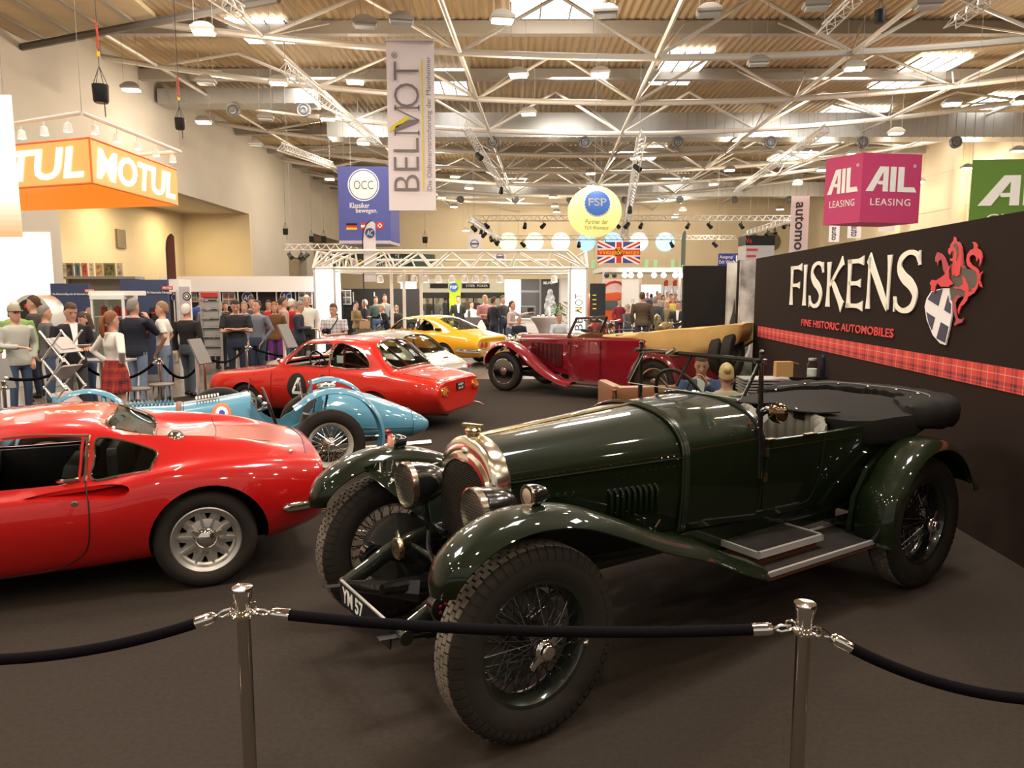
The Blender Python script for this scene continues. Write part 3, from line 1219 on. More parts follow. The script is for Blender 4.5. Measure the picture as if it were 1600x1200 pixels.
q0, q1 = at(1157, 470, 12.9), at(1181, 470, 12.9)
o = board('mural_panel', 'grey photo mural panel at the far end of the brown stand wall', q0.x, q1.x + .05, 12.9, 2.42, MURAL)
b = MB()
zz = at(1165, 520, 12.89).z
for i, (r0, r1) in enumerate(((.10, .13), (.04, .06))):
	b.add([], [])
	rr = []
	for r, h in ((r0, 12.885), (r1, 12.885), (r1, 12.895), (r0, 12.895)):
		rr.append([Vector((q0.x + .07 + r * cos(2 * pi * k / 28), h, zz - .15 + 2.6 * r * sin(2 * pi * k / 28))) for k in range(28)])
	b.rings(rr, wrap=True)
b.build('printed_wheel', WHITE, o, 0)
q0, q1 = at(1137, 470, 13.4), at(1154, 470, 13.4)
o = board('mural_panel', 'narrow pale photo mural panel beside the black partition', q0.x, q1.x, 13.4, 2.40, mat('mural_print_pale', (.55, .53, .5), .6, noise=.5, nscale=1.5))
b = MB()
b.prism([(q0.x + .03, .9), (q0.x + .05, 1.35), (q0.x + .09, 1.5), (q0.x + .12, 1.75), (q0.x + .14, 1.5), (q0.x + .19, 1.3), (q0.x + .19, .8)], 13.39, 13.4, 'XZ')
b.build('printed_figure', mat('print_dark', (.06, .055, .055), .6), o, 0)
q0, q1 = at(1068, 460, 13.8), at(1136, 460, 13.8)
o = board('partition', 'plain black fabric partition behind the maroon convertible', q0.x, q1.x + .03, 13.8, 2.36, mat('partition_black', (.018, .0165, .0165), .9, spec=.08))
q0 = at(1155.5, 470, 13.1)
board('panel_post', 'thin black post between the two mural panels', q0.x - .04, q0.x + .03, 13.1, 2.43, BLACK, .08, cat='post')

# ---------------------------------------------------------------- rope barrier in front of the cars
def stanchion(loc, label, group=None, z=.98, r=.0205, low=False):
	t = thing('rope_stanchion', label, 'barrier post', loc, 0, group)
	b = MB()
	b.cyl((0, 0, .03), (0, 0, z - .085), r, n=24)
	b.build('post', STEEL, t)
	b = MB()
	b.lathe([(.15, 0), (.15, .012), (.13, .022), (.05, .035), (.03, .05), (.0, .05)], n=32)
	b.build('base', STEEL, t)
	b = MB()
	b.lathe([(.001, z - .09), (r * 1.75, z - .09), (r * 1.8, z - .083), (r * 1.3, z - .078), (r * 1.05, z - .07), (r * 1.15, z - .05), (r * 1.5, z - .018), (r * 1.62, z - .010), (r * 1.5, z - .002), (.001, z)], n=28)
	b.build('finial', CHROME, t)
	for k in range(4):
		a = pi / 4 + k * pi / 2 + .2
		b = MB()
		cx, cy = .036 * cos(a), .036 * sin(a)
		b.tube([(cx + .014 * cos(u) * cos(a), cy + .014 * cos(u) * sin(a), z - .078 + .014 * sin(u)) for u in [2 * pi * j / 12 for j in range(12)]], .0035, 6, True)
		b.build('ring', CHROME, t)
	return t

def rope(p0, p1, sag, r, label, group=None, end=.055, gap=.055, m=None):
	"""velvet rope with chrome end sleeves and hooks between two points"""
	p0, p1 = Vector(p0), Vector(p1)
	n = 24
	P = []
	for i in range(n + 1):
		t = i / n
		q = p0.lerp(p1, t)
		q.z -= sag * 4 * t * (1 - t)
		P.append(q)
	# arc-length helpers
	L = [0]
	for i in range(n):
		L.append(L[-1] + (P[i + 1] - P[i]).length)
	def pt(d):
		d = max(0, min(L[-1], d))
		for i in range(n):
			if L[i + 1] >= d - 1e-9:
				return P[i].lerp(P[i + 1], (d - L[i]) / max(1e-9, L[i + 1] - L[i]))
		return P[-1].copy()
	T = L[-1]
	b = MB()
	a0, a1 = gap + end * .8, T - gap - end * .8
	b.tube([pt(a0 + (a1 - a0) * i / 40) for i in range(41)], r, 14)
	o = b.build('barrier_rope', m or mat('black_velvet', (.0055, .005, .006), .95, bump=.2, bscale=200, spec=.03), None, 60)
	tag(o, label, 'rope', group)
	for k, (d0, d1, dh) in enumerate(((gap, gap + end, 0.0), (T - gap, T - gap - end, T))):
		A, B_ = pt(d0), pt(d1)
		dd = (A - B_).normalized()
		b = MB()
		b.tube([B_, B_ + dd * end * .75, B_ + dd * end, B_ + dd * end * 1.12, B_ + dd * end * 1.25], [r * 1.12, r * 1.12, r * .95, r * .5, r * .2], 14)
		s = b.build('rope_sleeve', CHROME, o)
		b = MB()
		E = p0 if k == 0 else p1
		b.tube([A + dd * end * .1, A.lerp(E, .45) + Vector((0, 0, .008)), E + Vector((0, 0, .006))], .0045, 6)
		b.tube([A + dd * end * .1, A.lerp(E, .5) - Vector((0, 0, .010)), E - Vector((0, 0, .006))], .0035, 6)
		b.build('hook', CHROME, s)
	return o

ZS = .98
SA, SB = atz(378, 916, ZS), atz(1258, 941, ZS)
stanchion((SA.x, SA.y, 0), 'chrome barrier post in front of the red sports car')
stanchion((SB.x, SB.y, 0), 'chrome barrier post in front of the running board of the green vintage car')
hk = Vector((.036, 0, -.078))
dab = (SB - SA).normalized()
rope(SA + dab * .036 + Vector((0, 0, -.078)), SB - dab * .036 + Vector((0, 0, -.078)), .035, .0165, 'black velvet rope hanging between the two front chrome posts, across the green car')
e0 = atz(-330, 1000, .90)
e1 = atz(1900, 1080, .90)
rope(SA - dab * .036 + Vector((0, 0, -.078)), Vector((SA.x - 1.35, SA.y - .14, ZS - .078)), .12, .0165, 'black velvet rope running out of view below the red sports car')
rope(SB + dab * .036 + Vector((0, 0, -.078)), Vector((SB.x + 1.3, SB.y - .10, ZS - .078)), .19, .0165, 'black velvet rope running out of view below the brown stand wall')
stanchion((SA.x - 1.38, SA.y - .14, 0), 'chrome barrier post at the outer end of the rope below the red sports car')
stanchion((SB.x + 1.33, SB.y - .10, 0), 'chrome barrier post at the outer end of the rope below the brown wall')

# ---------------------------------------------------------------- dark green vintage tourer
def arch(hw, zs, zt, n=10, p=1.0):
	"""half outline from the shoulder up to the crown: (y, z)"""
	return [(hw * cos(pi / 2 * i / n) ** p, zs + (zt - zs) * sin(pi / 2 * i / n)) for i in range(n + 1)]

def tourer_ring(x, hb, hw, zb, zs, zt, n=12, p=0.9, dx=0.0):
	half = [(hb, zb), (hw, (zb + zs) / 2)] + arch(hw, zs, zt, n, p)
	L = [Vector((x + dx * max(0, (z - zs) / max(zt - zs, .01)), -y, z)) for y, z in half]
	Rr = [Vector((q.x, -q.y, q.z)) for q in L[:-1]]
	return L + Rr[::-1]

def green_tourer():
	c = thing('vintage_car', 'dark green open vintage tourer with wire wheels, filling the front of the stand', 'car', (-.32, 3.553, 0), R(33.27))
	G = GREEN
	# ---- bonnet
	b = MB()
	xs = [.20, .45, .8, 1.19]
	rr = []
	for x in xs:
		t = (x - .19) / 1.0
		rr.append(tourer_ring(x, .255 + .135 * t, .268 + .152 * t, .60 - .02 * t, .93 + .03 * t, 1.115 + .075 * t))
	b.rings(rr)
	bonnet = b.build('bonnet', G, c, 40)
	# hinge rods, rivets, louvres
	b = MB()
	b.tube([(.19, 0, 1.117), (1.19, 0, 1.193)], .008, 8)
	b.build('bonnet_hinge', BRASS, bonnet)
	b = MB()
	for sg in (-1, 1):
		b.tube([(.19, sg * .271, .935), (1.19, sg * .424, .965)], .006, 6)
		for k in range(26):
			t = (k + .5) / 26
			for dz in (-.022, .03):
				b.ball((.19 + t, sg * (.27 + .152 * t), .93 + .03 * t + dz - .012), .0042, 6, 4)
	b.build('rivets', G, bonnet)
	for sg in (-1, 1):
		for k in range(13):
			b = MB()
			if k < 9:
				x = .74 + k * .035
				y = sg * (.271 + .15 * (x - .19))
				b.tube([(x, y, .70), (x + .004, y + sg * .012, .72), (x + .004, y + sg * .012, .82), (x, y, .84)], .009, 6)
				b.build('louvre', G, bonnet)
			else:
				x = .40 + (k - 9) * .045
				b.ball((x, sg * (.27 + .152 * (x - .2)), .845), (.012, .01, .016), 8, 5)
				b.build('vent_scoop', G, bonnet)
	for x in (1.0, .42):
		b = MB()
		y = -(.27 + .152 * (x - .2)) - .01
		b.tube([(x, y, .60), (x, y - .02, .63), (x + .03, y - .02, .66), (x + .05, y, .64)], .006, 6)
		b.build('bonnet_catch', CHROME, bonnet)
	# ---- scuttle
	b = MB()
	rr = []
	for x in (1.2, 1.35, 1.55, 1.74):
		t = (x - 1.2) / .54
		rr.append(tourer_ring(x, .40 + .06 * t, .425 + .065 * t, .57 - .01 * t, .975 + .025 * t, 1.195 + .012 * t, p=.85))
	b.rings(rr, cap1=True)
	sc = b.build('scuttle', G, c, 40)
	b = MB()
	for x in (1.185, 1.205, 1.225):
		rg = tourer_ring(x, .405, .428, .57, .976, 1.198, p=.88)
		b.tube(rg, .009 if x != 1.205 else .012, 6)
	b.build('bonnet_strap_band', mat('green_band', (.012, .017, .009), .25, coat=1), sc)
	b = MB()
	rg = tourer_ring(1.745, .47, .493, .9, 1.0, 1.21, p=.85)[1:-1]
	b.tube(rg, .015, 8)
	b.build('cockpit_roll', BLACKGLOSS, sc)
	b = MB()
	b.box((1.70, 0, .98), (.02, .9, .24))
	for k in range(6):
		b.cyl((1.711, -.33 + k * .13, 1.03), (1.722, -.33 + k * .13, 1.03), .045, n=16)
	b.build('dashboard', WOOD, sc)
	# ---- open tub
	b = MB()
	prof = [(1.74, .46, .50), (1.95, .475, .525), (2.2, .49, .55), (2.5, .49, .57), (2.8, .47, .56), (3.05, .42, .53), (3.25, .35, .46), (3.36, .24, .36), (3.40, .0, .0)]
	outer = []
	ztop = lambda x: 1.0 + .015 * (x - 1.74)
	for x, hb, ht in prof:
		zt = ztop(x)
		outer.append([Vector((x, hb, .56 + .05 * max(0, x - 2.6))), Vector((x, (hb + ht) / 2 + .012, .75)), Vector((x, ht, zt - .05)), Vector((x, ht - .006, zt)), Vector((x, ht - .03, zt + .004))])
	rails = [crom([outer[i][j] for i in range(len(outer))], 5) for j in range(5)]
	rr = []
	m = len(rails[0])
	for sg in (-1, 1):
		seq = range(m) if sg < 0 else range(m - 2, -1, -1)
		for i in seq:
			o = [Vector((rails[j][i].x, sg * max(rails[j][i].y, 0), rails[j][i].z)) for j in range(5)]
			inn = [Vector((q.x - (.03 if i > m - 8 else 0), q.y * .93, q.z)) for q in o[::-1]]
			inn[0].z -= .01
			rr.append(o + inn)
	b.rings(rr)
	tub = b.build('body_tub', G, c, 40)
	b = MB()
	b.prism([(1.74, .36), (3.3, .36), (3.3, -.36), (1.74, -.36)], .5, .56, 'XY')
	b.build('floor_pan', DARK, tub)
	# door cut line, hinges, top rail
	b = MB()
	yb = lambda x, z: -(.475 + (x - 1.74) * .07 + (z - .56) * .09) - .0035
	def side(pts):
		return [(x, -yb2(x, z) - .004, z) for x, z in pts]
	def yb2(x, z):
		# half width of the tub at x, z
		for i in range(len(prof) - 1):
			if prof[i][0] <= x <= prof[i + 1][0]:
				t = (x - prof[i][0]) / (prof[i + 1][0] - prof[i][0])
				hb = prof[i][1] + t * (prof[i + 1][1] - prof[i][1])
				ht = prof[i][2] + t * (prof[i + 1][2] - prof[i][2])
				u = min(1, max(0, (z - .56) / .4))
				return hb + (ht - hb) * u + .012 * sin(pi * u)
		return .4
	dl = [(1.77, 1.0), (1.765, .8), (1.78, .64), (1.83, .60), (2.12, .60), (2.19, .66), (2.215, .8), (2.23, 1.005)]
	b.tube(crom(side(dl), 5), .0035, 5)
	b.build('door_gap', BLACK, tub)
	for q, d in (((1.765, -yb2(1.765, .94) - .006, .94), (.022, .012, .05)), ((1.765, -yb2(1.765, .8) - .006, .80), (.022, .012, .05)), ((1.80, -yb2(1.8, 1.0) + .01, 1.008), (.06, .03, .008)), ((2.12, -yb2(2.1, 1.0) + .01, 1.012), (.10, .03, .006))):
		b = MB()
		b.box(q, d)
		b.build('hinge', BRASS, tub)
	b = MB()
	b.tube([(x, -yb2(x, 1) - .001, ztop(x) - .045) for x in (1.76, 2.0, 2.3, 2.55)], .004, 6)
	b.build('body_beading', G, tub)
	# ---- seats
	for sg, x0 in ((-1, 2.34), (1, 2.28)):
		b = MB()
		b.box((x0 - .16, sg * .235, .70), (.46, .40, .16))
		n = 9
		rr = []
		for i in range(n * 6 + 1):
			t = -1 + 2 * i / (n * 6)
			a = t * 1.25
			pl = .012 * abs(sin(pi * n * (t + 1) / 2)) ** .5
			ro = .235 - .02 + pl
			cx, cy = x0 + .02, sg * .235
			row = []
			for (dr, z) in ((0, .70), (0, .95), (-.005, 1.06), (.02, 1.085), (.055, 1.075), (.065, .95), (.06, .70)):
				rad = (.20 - pl + dr)
				row.append(Vector((cx - .12 + cos(a) * (rad + .0) * 1.0, cy + sin(a) * (rad + .02), z - .10 * (abs(t) ** 3) * (1 if z > .8 else 0))))
			rr.append(row)
		b.rings(rr)
		b.build('front_seat', LEATHER, c, 50)
	b = MB()
	for k in range(14):
		y = -.42 + k * .065
		b.tube([(2.98, y, .6), (3.02, y, .95), (3.07, y, 1.03)], .035, 8)
	b.box((2.75, 0, .68), (.45, .9, .14))
	b.build('rear_seat', LEATHER, c, 50)
	# ---- hood cover: stretched tonneau and folded hood at the tail
	b = MB()
	rows = []
	for i, (x, hw, zt, zs, zb) in enumerate(((2.45, .44, 1.075, 1.045, 1.02), (2.5, .53, 1.078, 1.045, .985), (2.65, .60, 1.075, 1.045, .93), (2.9, .625, 1.075, 1.045, .915), (3.1, .63, 1.085, 1.045, .925), (3.3, .62, 1.095, 1.04, .98), (3.45, .60, 1.09, 1.03, 1.0))):
		row = []
		for u in range(17):
			t = -1 + u / 8
			a = abs(t)
			y = hw * (t * 1.12 if a < .9 else t)
			z = zt - (zt - zs) * (a / .88) ** 3 if a < .9 else zb
			xx = x + (.035 * cos(t * 2 * pi) * (1 if i < 2 else 0))
			row.append(Vector((xx, y, z + .004 * sin(i * 2.1 + u * 1.3))))
		rows.append(row + [Vector((q.x, q.y * .96, min(q.z - .03, zb + .01))) for q in row[::-1]])
	b.rings(rows)
	hc = b.build('hood_cover', BLKCLOTH, c, 60)
	for sg in (-1, 1):
		b = MB()
		y = sg * .235
		b.prism([(2.37, y - .045), (2.42, y - .15), (2.56, y - .2), (2.56, y + .2), (2.42, y + .15), (2.37, y + .045)], 1.078, 1.088, 'XY')
		b.build('cover_flap', BLKCLOTH, hc, bevel=.004)
	b = MB()
	# folded hood: a thick soft bundle wrapped round the tail
	P = crom([(3.08, -.60, 1.03), (3.3, -.625, 1.03), (3.52, -.60, 1.025), (3.72, -.47, 1.025), (3.86, -.2, 1.02), (3.9, 0, 1.02), (3.86, .2, 1.02), (3.72, .47, 1.025), (3.52, .6, 1.025), (3.08, .6, 1.03)], 5)
	n = len(P)
	rr = []
	for i, q in enumerate(P):
		d = (P[min(i + 1, n - 1)] - P[max(i - 1, 0)]).normalized()
		o = Vector((d.y, -d.x, 0))
		e = min(1, (min(i, n - 1 - i) + 1.2) / 5)
		ring = []
		for dx, dz in ((.05, -.085), (.075, -.05), (.08, .02), (.065, .07), (.03, .092), (-.05, .098), (-.16, .095), (-.26, .085), (-.26, .02), (-.12, -.06), (-.02, -.09)):
			ring.append(q + o * (dx * e) + Vector((0, 0, dz * (.55 + .45 * e) + .006 * sin(i * 1.7 + dx * 30))))
		rr.append(ring)
	b.rings(rr)
	b.build('folded_hood', BLKCLOTH, hc, 60)
	for x, y, z in ((2.395, -.235, 1.092), (2.395, .235, 1.092), (2.53, -.50, 1.04), (2.8, -.575, 1.03), (3.12, -.56, 1.085), (3.3, -.47, 1.12), (3.52, -.40, 1.125), (3.6, -.2, 1.125), (3.6, .02, 1.125), (3.58, .25, 1.125), (3.4, .42, 1.12), (3.1, .46, 1.09)):
		b = MB()
		b.ball((x, y, z), (.011, .011, .008), 10, 5)
		b.build('press_stud', NICKEL, hc)
	b = MB()
	b.tube(crom([(3.14, -.585, 1.075), (3.3, -.555, 1.112), (3.5, -.49, 1.122), (3.64, -.30, 1.124), (3.68, 0, 1.126), (3.6, .35, 1.124), (3.2, .52, 1.1)], 6), .004, 5)
	b.build('cover_piping', mat('grey_piping', (.16, .155, .15), .7), hc)
	for sg in (-1, 1):
		b = MB()
		for dz in (0, .035, .07):
			b.tube(crom([(2.93, sg * .575, .87), (2.96, sg * .60, .92 + dz * .6), (3.1, sg * .60, .95 + dz * .4), (3.35, sg * .58, .97)], 4), .011, 6)
		b.build('hood_irons', BLACKGLOSS, hc)
	# ---- windscreen
	b = MB()
	for sg in (-1, 1):
		b.tube([(1.725, sg * .49, .80), (1.722, sg * .487, 1.05), (1.72, sg * .48, 1.445)], [.017, .016, .013], 10)
		b.cyl((1.72, sg * .48, 1.445), (1.72, sg * .48, 1.475), .013, n=10)
		b.ball((1.72, sg * .48, 1.485), .016, 10, 6)
		b.tube([(1.66, sg * .48, 1.44), (1.76, sg * .48, 1.44)], .011, 8)
		b.cyl((1.72, sg * .48, 1.44), (1.72, sg * .52, 1.44), .013, n=8)
	b.tube([(1.72, -.48, 1.44), (1.72, .48, 1.44)], .0135, 10)
	ws = b.build('windscreen_frame', BLACKGLOSS, c)
	# glass swung forward about the top bar
	fx, fz = -.13, -.185
	b = MB()
	A, Bq = Vector((1.72, 0, 1.425)), Vector((1.72 + fx, 0, 1.425 + fz))
	n = Vector((fz, 0, -fx)).normalized() * .003
	b.rings([[A + Vector((0, -.455, 0)) + n, A + Vector((0, .455, 0)) + n, A + Vector((0, .455, 0)) - n, A + Vector((0, -.455, 0)) - n],
			 [Bq + Vector((0, -.455, 0)) + n, Bq + Vector((0, .455, 0)) + n, Bq + Vector((0, .455, 0)) - n, Bq + Vector((0, -.455, 0)) - n]])
	g = b.build('windscreen_glass', GLASS, ws, 0)
	b = MB()
	b.tube([A + Vector((0, -.455, 0)), Bq + Vector((0, -.455, 0)), Bq + Vector((0, .455, 0)), A + Vector((0, .455, 0))], .0035, 6)
	b.build('glass_edge', mat('pane_edge', (.30, .36, .32), .15), ws)
	for y in (-.47, .04, .47):
		b = MB()
		b.cyl((1.72, y, 1.43), (1.72 + fx * .92, y, 1.43 + fz * .92), .0085, n=8)
		b.build('glass_stay', BLACKGLOSS, ws)
	b = MB()
	b.tube([(1.70, .18, 1.447), (1.69, .30, 1.442), (1.67, .42, 1.43)], .007, 6)
	b.tube([(1.70, .22, 1.43), (1.70, .16, 1.46)], .016, 8)
	b.build('wiper', CHROME, ws)
	# mirror on the near post
	b = MB()
	b.tube([(1.72, -.49, 1.17), (1.715, -.53, 1.19), (1.705, -.57, 1.185)], .012, 8)
	b.build('mirror_bracket', CHROME, ws)
	b = MB()
	o = Vector((1.705, -.61, 1.175))
	M = Matrix.Rotation(.35, 4, 'Z')
	b.lathe([(.001, -.022), (.03, -.018), (.052, -.002), (.056, .006), (.052, .010), (.001, .010)], axis='X', n=28)
	b.v = [(M @ q) + o for q in b.v]
	b.build('mirror', mat('mirror_back', (.22, .15, .09), .12, 1.0), ws)
	sw = steering_wheel(c, (1.86, .26, 1.135), .205, .38, BLACK, spoke=mat('wheel_spoke_red', (.14, .05, .04), .35))
	# ---- radiator
	b = MB()
	def rad_out(x, k=1.0, dz=0.0):
		half = [(.255 * k, .56), (.272 * k, .75), (.285 * k, .88), (.27 * k, .97), (.225 * k, 1.045 + dz), (.15 * k, 1.09 + dz), (.07 * k, 1.112 + dz), (0, 1.122 + dz)]
		q = crom([(0, -y, z) for y, z in half], 4)
		L = [Vector((x, v.y, v.z)) for v in q]
		return L + [Vector((v.x, -v.y, v.z)) for v in L[:-1][::-1]]
	def core_out(x):
		half = [(.215, .56), (.222, .75), (.22, .85), (.19, .93), (.12, .985), (.05, 1.005), (0, 1.0)]
		q = crom([(0, -y, z) for y, z in half], 4)
		L = [Vector((x, v.y, v.z)) for v in q]
		return L + [Vector((v.x, -v.y, v.z)) for v in L[:-1][::-1]]
	n0 = len(rad_out(0))
	def resample(P, n):
		d = [0]
		for i in range(1, len(P)):
			d.append(d[-1] + (P[i] - P[i - 1]).length)
		out = []
		for k in range(n):
			t = d[-1] * k / (n - 1)
			j = max(i for i in range(len(d)) if d[i] <= t + 1e-9)
			j = min(j, len(P) - 2)
			u = (t - d[j]) / max(1e-9, d[j + 1] - d[j])
			out.append(P[j].lerp(P[j + 1], u))
		return out
	N = 61
	so, ro = resample(core_out(.10), N), [resample(rad_out(x, k, dz), N) for x, k, dz in ((.105, .90, -.03), (.115, .93, -.008), (.13, .95, 0), (.20, .955, 0))]
	core_in = [Vector((.12, q.y, q.z)) for q in so]
	ridge = [a.lerp(bb, .35) + Vector((-.012, 0, 0)) for a, bb in zip(so, ro[0])]
	b.rings([core_in, [q + Vector((-.012, 0, 0)) for q in so], ridge, [a.lerp(bb, .5) + Vector((.004, 0, 0)) for a, bb in zip(so, ro[0])], ro[0], ro[1], ro[2], ro[3]], close=False)
	rad = b.build('radiator_shell', NICKEL, c, 50)
	b = MB()
	b.add(core_in, [list(range(N))])
	b.build('radiator_core', DARK, rad, 0)
	# honeycomb guard
	b = MB()
	zt = lambda y: max([q.z for q in so if abs(q.y - y) < .012] or [.9])
	z = .57
	row = 0
	while z < 1.0:
		yy = [q.y for q in so if q.z >= z and q.y > 0]
		hw = max(yy) if yy else 0.02
		if hw > .02:
			b.box((.096, 0, z), (.004, 2 * hw, .0032))
			k = int(hw / .0085)
			for i in range(-k, k + 1):
				y = i * .0125 + (.00625 if row % 2 else 0)
				if abs(y) < hw - .004:
					b.box((.096, y, z + .006), (.0035, .0028, .011))
		z += .0115
		row += 1
	b.build('radiator_guard', mat('guard_mesh', (.075, .065, .055), .45, .6), rad, 0)
	b = MB()
	b.lathe([(.001, 1.115), (.034, 1.118), (.034, 1.135), (.04, 1.14), (.04, 1.15), (.03, 1.158), (.03, 1.162), (.001, 1.163)], (.15, 0, 0), n=24)
	b.box((.15, 0, 1.17), (.024, .115, .014), Matrix.Rotation(.5, 3, 'Z'))
	b.build('radiator_cap', BRASS, rad, 40)
	b = MB()
	b.ball((.102, 0, 1.05), (.012, .03, .018), 16, 8)
	b.build('radiator_badge', NICKEL, rad)
	# ---- lamps
	def headlamp(y, z, r, x0):
		b = MB()
		b.lathe([(r * .97, .004), (r, .0), (r * 1.04, .012), (r * 1.0, .03), (r * .97, .06), (r * .86, .13), (r * .62, .19), (r * .3, .225), (.001, .235)], (x0, y, z), 'X', 36)
		h = b.build('headlamp', BLACKGLOSS, c)
		b = MB()
		b.lathe([(.001, -.010), (r * .4, -.009), (r * .7, -.006), (r * .95, .001)], (x0, y, z), 'X', 36)
		b.build('lens', LENS, h)
		b = MB()
		b.lathe([(r * 1.045, .014), (r * 1.05, -.016), (r * .97, -.018), (r * .96, .006)], (x0, y, z), 'X', 36, closed=True)
		b.build('lamp_rim', NICKEL, h)
		b = MB()
		k = 15
		for i in range(-k, k + 1):
			d = i * r / (k + .5)
			e = math.sqrt(max(r * r - d * d, 0)) * .98
			if e > .01:
				b.cyl((x0 - .016, y + d, z - e), (x0 - .016, y + d, z + e), .0011, n=4)
				if i % 2 == 0:
					b.cyl((x0 - .017, y - e, z + d), (x0 - .017, y + e, z + d), .0011, n=4)
		b.build('stone_guard', BLACK, h, 0)
		b = MB()
		b.cyl((x0 + .1, y, z - r * .8), (x0 + .12, y, z - .24), .018, n=10)
		b.cyl((x0 + .12, y * 1.6, z - .22), (x0 + .12, y * .4, z - .22), .016, n=8)
		b.build('lamp_bracket', BLACKGLOSS, h)
	headlamp(.325, .835, .115, -.06)
	headlamp(-.325, .85, .105, -.03)
	for sg in (-1, 1):
		b = MB()
		x0, z0 = (.0, 1.0) if sg < 0 else (.02, .985)
		b.lathe([(.042, .0), (.046, .004), (.047, .02), (.042, .05), (.028, .085), (.001, .10)], (x0, sg * .70, z0), 'X', 24)
		sl = b.build('side_lamp', BLACKGLOSS, c)
		b = MB()
		b.lathe([(.001, -.008), (.025, -.006), (.042, -.001)], (x0, sg * .70, z0), 'X', 24)
		b.build('lens', LENS, sl)
		b = MB()
		b.lathe([(.047, .006), (.048, -.005), (.042, -.004)], (x0, sg * .70, z0), 'X', 24)
		b.build('lamp_rim', NICKEL, sl)
		b = MB()
		b.cyl((x0 + .04, sg * .70, z0 - .04), (x0 + .04, sg * .70, z0 - .085), .014, n=8)
		b.cyl((x0 + .01, sg * .70, z0 - .06), (x0 + .08, sg * .70, z0 - .06), .012, n=8)
		b.build('lamp_bracket', BLACKGLOSS, sl)
	# ---- mudguards
	fp = [(-.42, .69, -.79, -.65), (-.415, .745, -.815, -.62), (-.365, .815, -.835, -.60), (-.25, .885, -.84, -.585), (-.10, .925, -.845, -.58), (.06, .925, -.845, -.58), (.22, .895, -.845, -.575), (.42, .82, -.84, -.56), (.70, .70, -.835, -.52), (1.0, .595, -.82, -.48), (1.28, .47, -.80, -.46), (1.5, .388, -.78, -.45)]
	for sg in (1, -1):
		p = [(a, z, sg * y0, sg * y1) for a, z, y0, y1 in path4(fp, 5)]
		b = MB()
		b.rings(fender_rings(p, 0, 0, .035, .03))
		f = b.build('front_mudguard', G, c, 45)
		b = MB()
		top_, bot_ = [], []
		for a, zz, y0, y1 in p:
			if -.22 < a < 1.3:
				u = min(1, (a + .22) / .35)
				top_.append(Vector((a, y1, zz - .012)))
				bot_.append(Vector((a + .02, sg * -(.58 + (.38 - .58) * u), max(.5, zz - .03 - (zz - .55) * u))))
		mid_ = [(s_ + e_) / 2 + Vector((0, -sg * .02, 0)) for s_, e_ in zip(top_, bot_)]
		b.rings([top_, mid_, bot_], close=False)
		b.build('mudguard_apron', G, f, 60)
		cx, cz, rad_ = 2.985, .43, .475
		rp = []
		for a in range(188, 14, -6):
			rp.append((cx + rad_ * cos(R(a)) - (.04 if a > 150 else 0), cz + rad_ * sin(R(a)), sg * -.86, sg * -.60))
		rp = [(2.455, .385, sg * -.80, sg * -.58)] + rp + [(3.50, .60, sg * -.85, sg * -.61)]
		b = MB()
		b.rings(fender_rings(rp, 0, 0, .03, .03))
		b.build('rear_mudguard', G, c, 45)
		# inner valance between mudguard and body
		b = MB()
		b.box2((2.5, sg * .42, .42), (3.42, sg * .60, .44))
		b.rings([[Vector((x, sg * .60, z)) for x, z in ((2.46, .40), (2.5, .62), (2.62, .78), (2.8, .89), (3.0, .905), (3.2, .86), (3.38, .73), (3.45, .6), (3.3, .5))], [Vector((x, sg * .57, z)) for x, z in ((2.46, .40), (2.5, .62), (2.62, .78), (2.8, .89), (3.0, .905), (3.2, .86), (3.38, .73), (3.45, .6), (3.3, .5))]])
		b.build('wheel_arch_panel', G, c)
		b = MB()
		b.prism([(.35, .62), (1.18, .56), (1.72, .54), (2.6, .54), (2.6, .42), (1.5, .40), (1.0, .5), (.5, .56)], sg * .40, sg * .41, 'XZ')
		b.build('side_valance', G, c)
		# ---- running board
		b = MB()
		b.box2((1.49, sg * -.755, .358), (2.72, sg * -.43, .385))
		rb = b.build('running_board', mat('board_linoleum', (.016, .013, .012), .7, noise=.3, nscale=6, spec=.15), c)
		b = MB()
		b.box2((1.49, sg * -.762, .366), (2.72, sg * -.745, .392))
		b.box2((2.703, sg * -.757, .366), (2.722, sg * -.43, .392))
		b.box2((2.12, sg * -.445, .38), (2.72, sg * -.425, .392))
		b.box2((1.50, sg * -.52, .38), (1.52, sg * -.43, .392))
		b.build('board_edging', ALU, rb, 0)
		b = MB()
		b.box2((1.49, sg * -.757, .345), (2.72, sg * -.44, .358))
		b.build('board_base', mat('board_wood', (.09, .03, .014), .5), rb, 0)
		b = MB()
		b.box2((1.53, sg * -.66, .435), (2.09, sg * -.40, .458))
		sp = b.build('step_box', MATS['board_linoleum'], rb)
		b = MB()
		b.box2((1.525, sg * -.668, .43), (2.10, sg * -.65, .465))
		b.box2((1.523, sg * -.668, .43), (1.54, sg * -.40, .465))
		b.box2((2.085, sg * -.668, .43), (2.10, sg * -.40, .465))
		b.box2((1.525, sg * -.41, .45), (2.10, sg * -.395, .463))
		b.build('board_edging', ALU, sp, 0)
		b = MB()
		b.box2((1.56, sg * -.64, .385), (2.07, sg * -.44, .435))
		b.build('step_wood', MATS['board_wood'], sp, 0)
	# ---- chassis, axles, springs
	b = MB()
	for sg in (-1, 1):
		pts = crom([(-.40, sg * .335, .385), (-.28, sg * .335, .445), (-.12, sg * .335, .52), (.15, sg * .34, .56), (.8, sg * .36, .53), (2.4, sg * .40, .5), (3.2, sg * .42, .58), (3.6, sg * .42, .5)], 5)
		b.tube(pts, (.022, .045), 8)
		b.cyl((-.40, sg * .30, .38), (-.40, sg * .375, .38), .032, n=14)
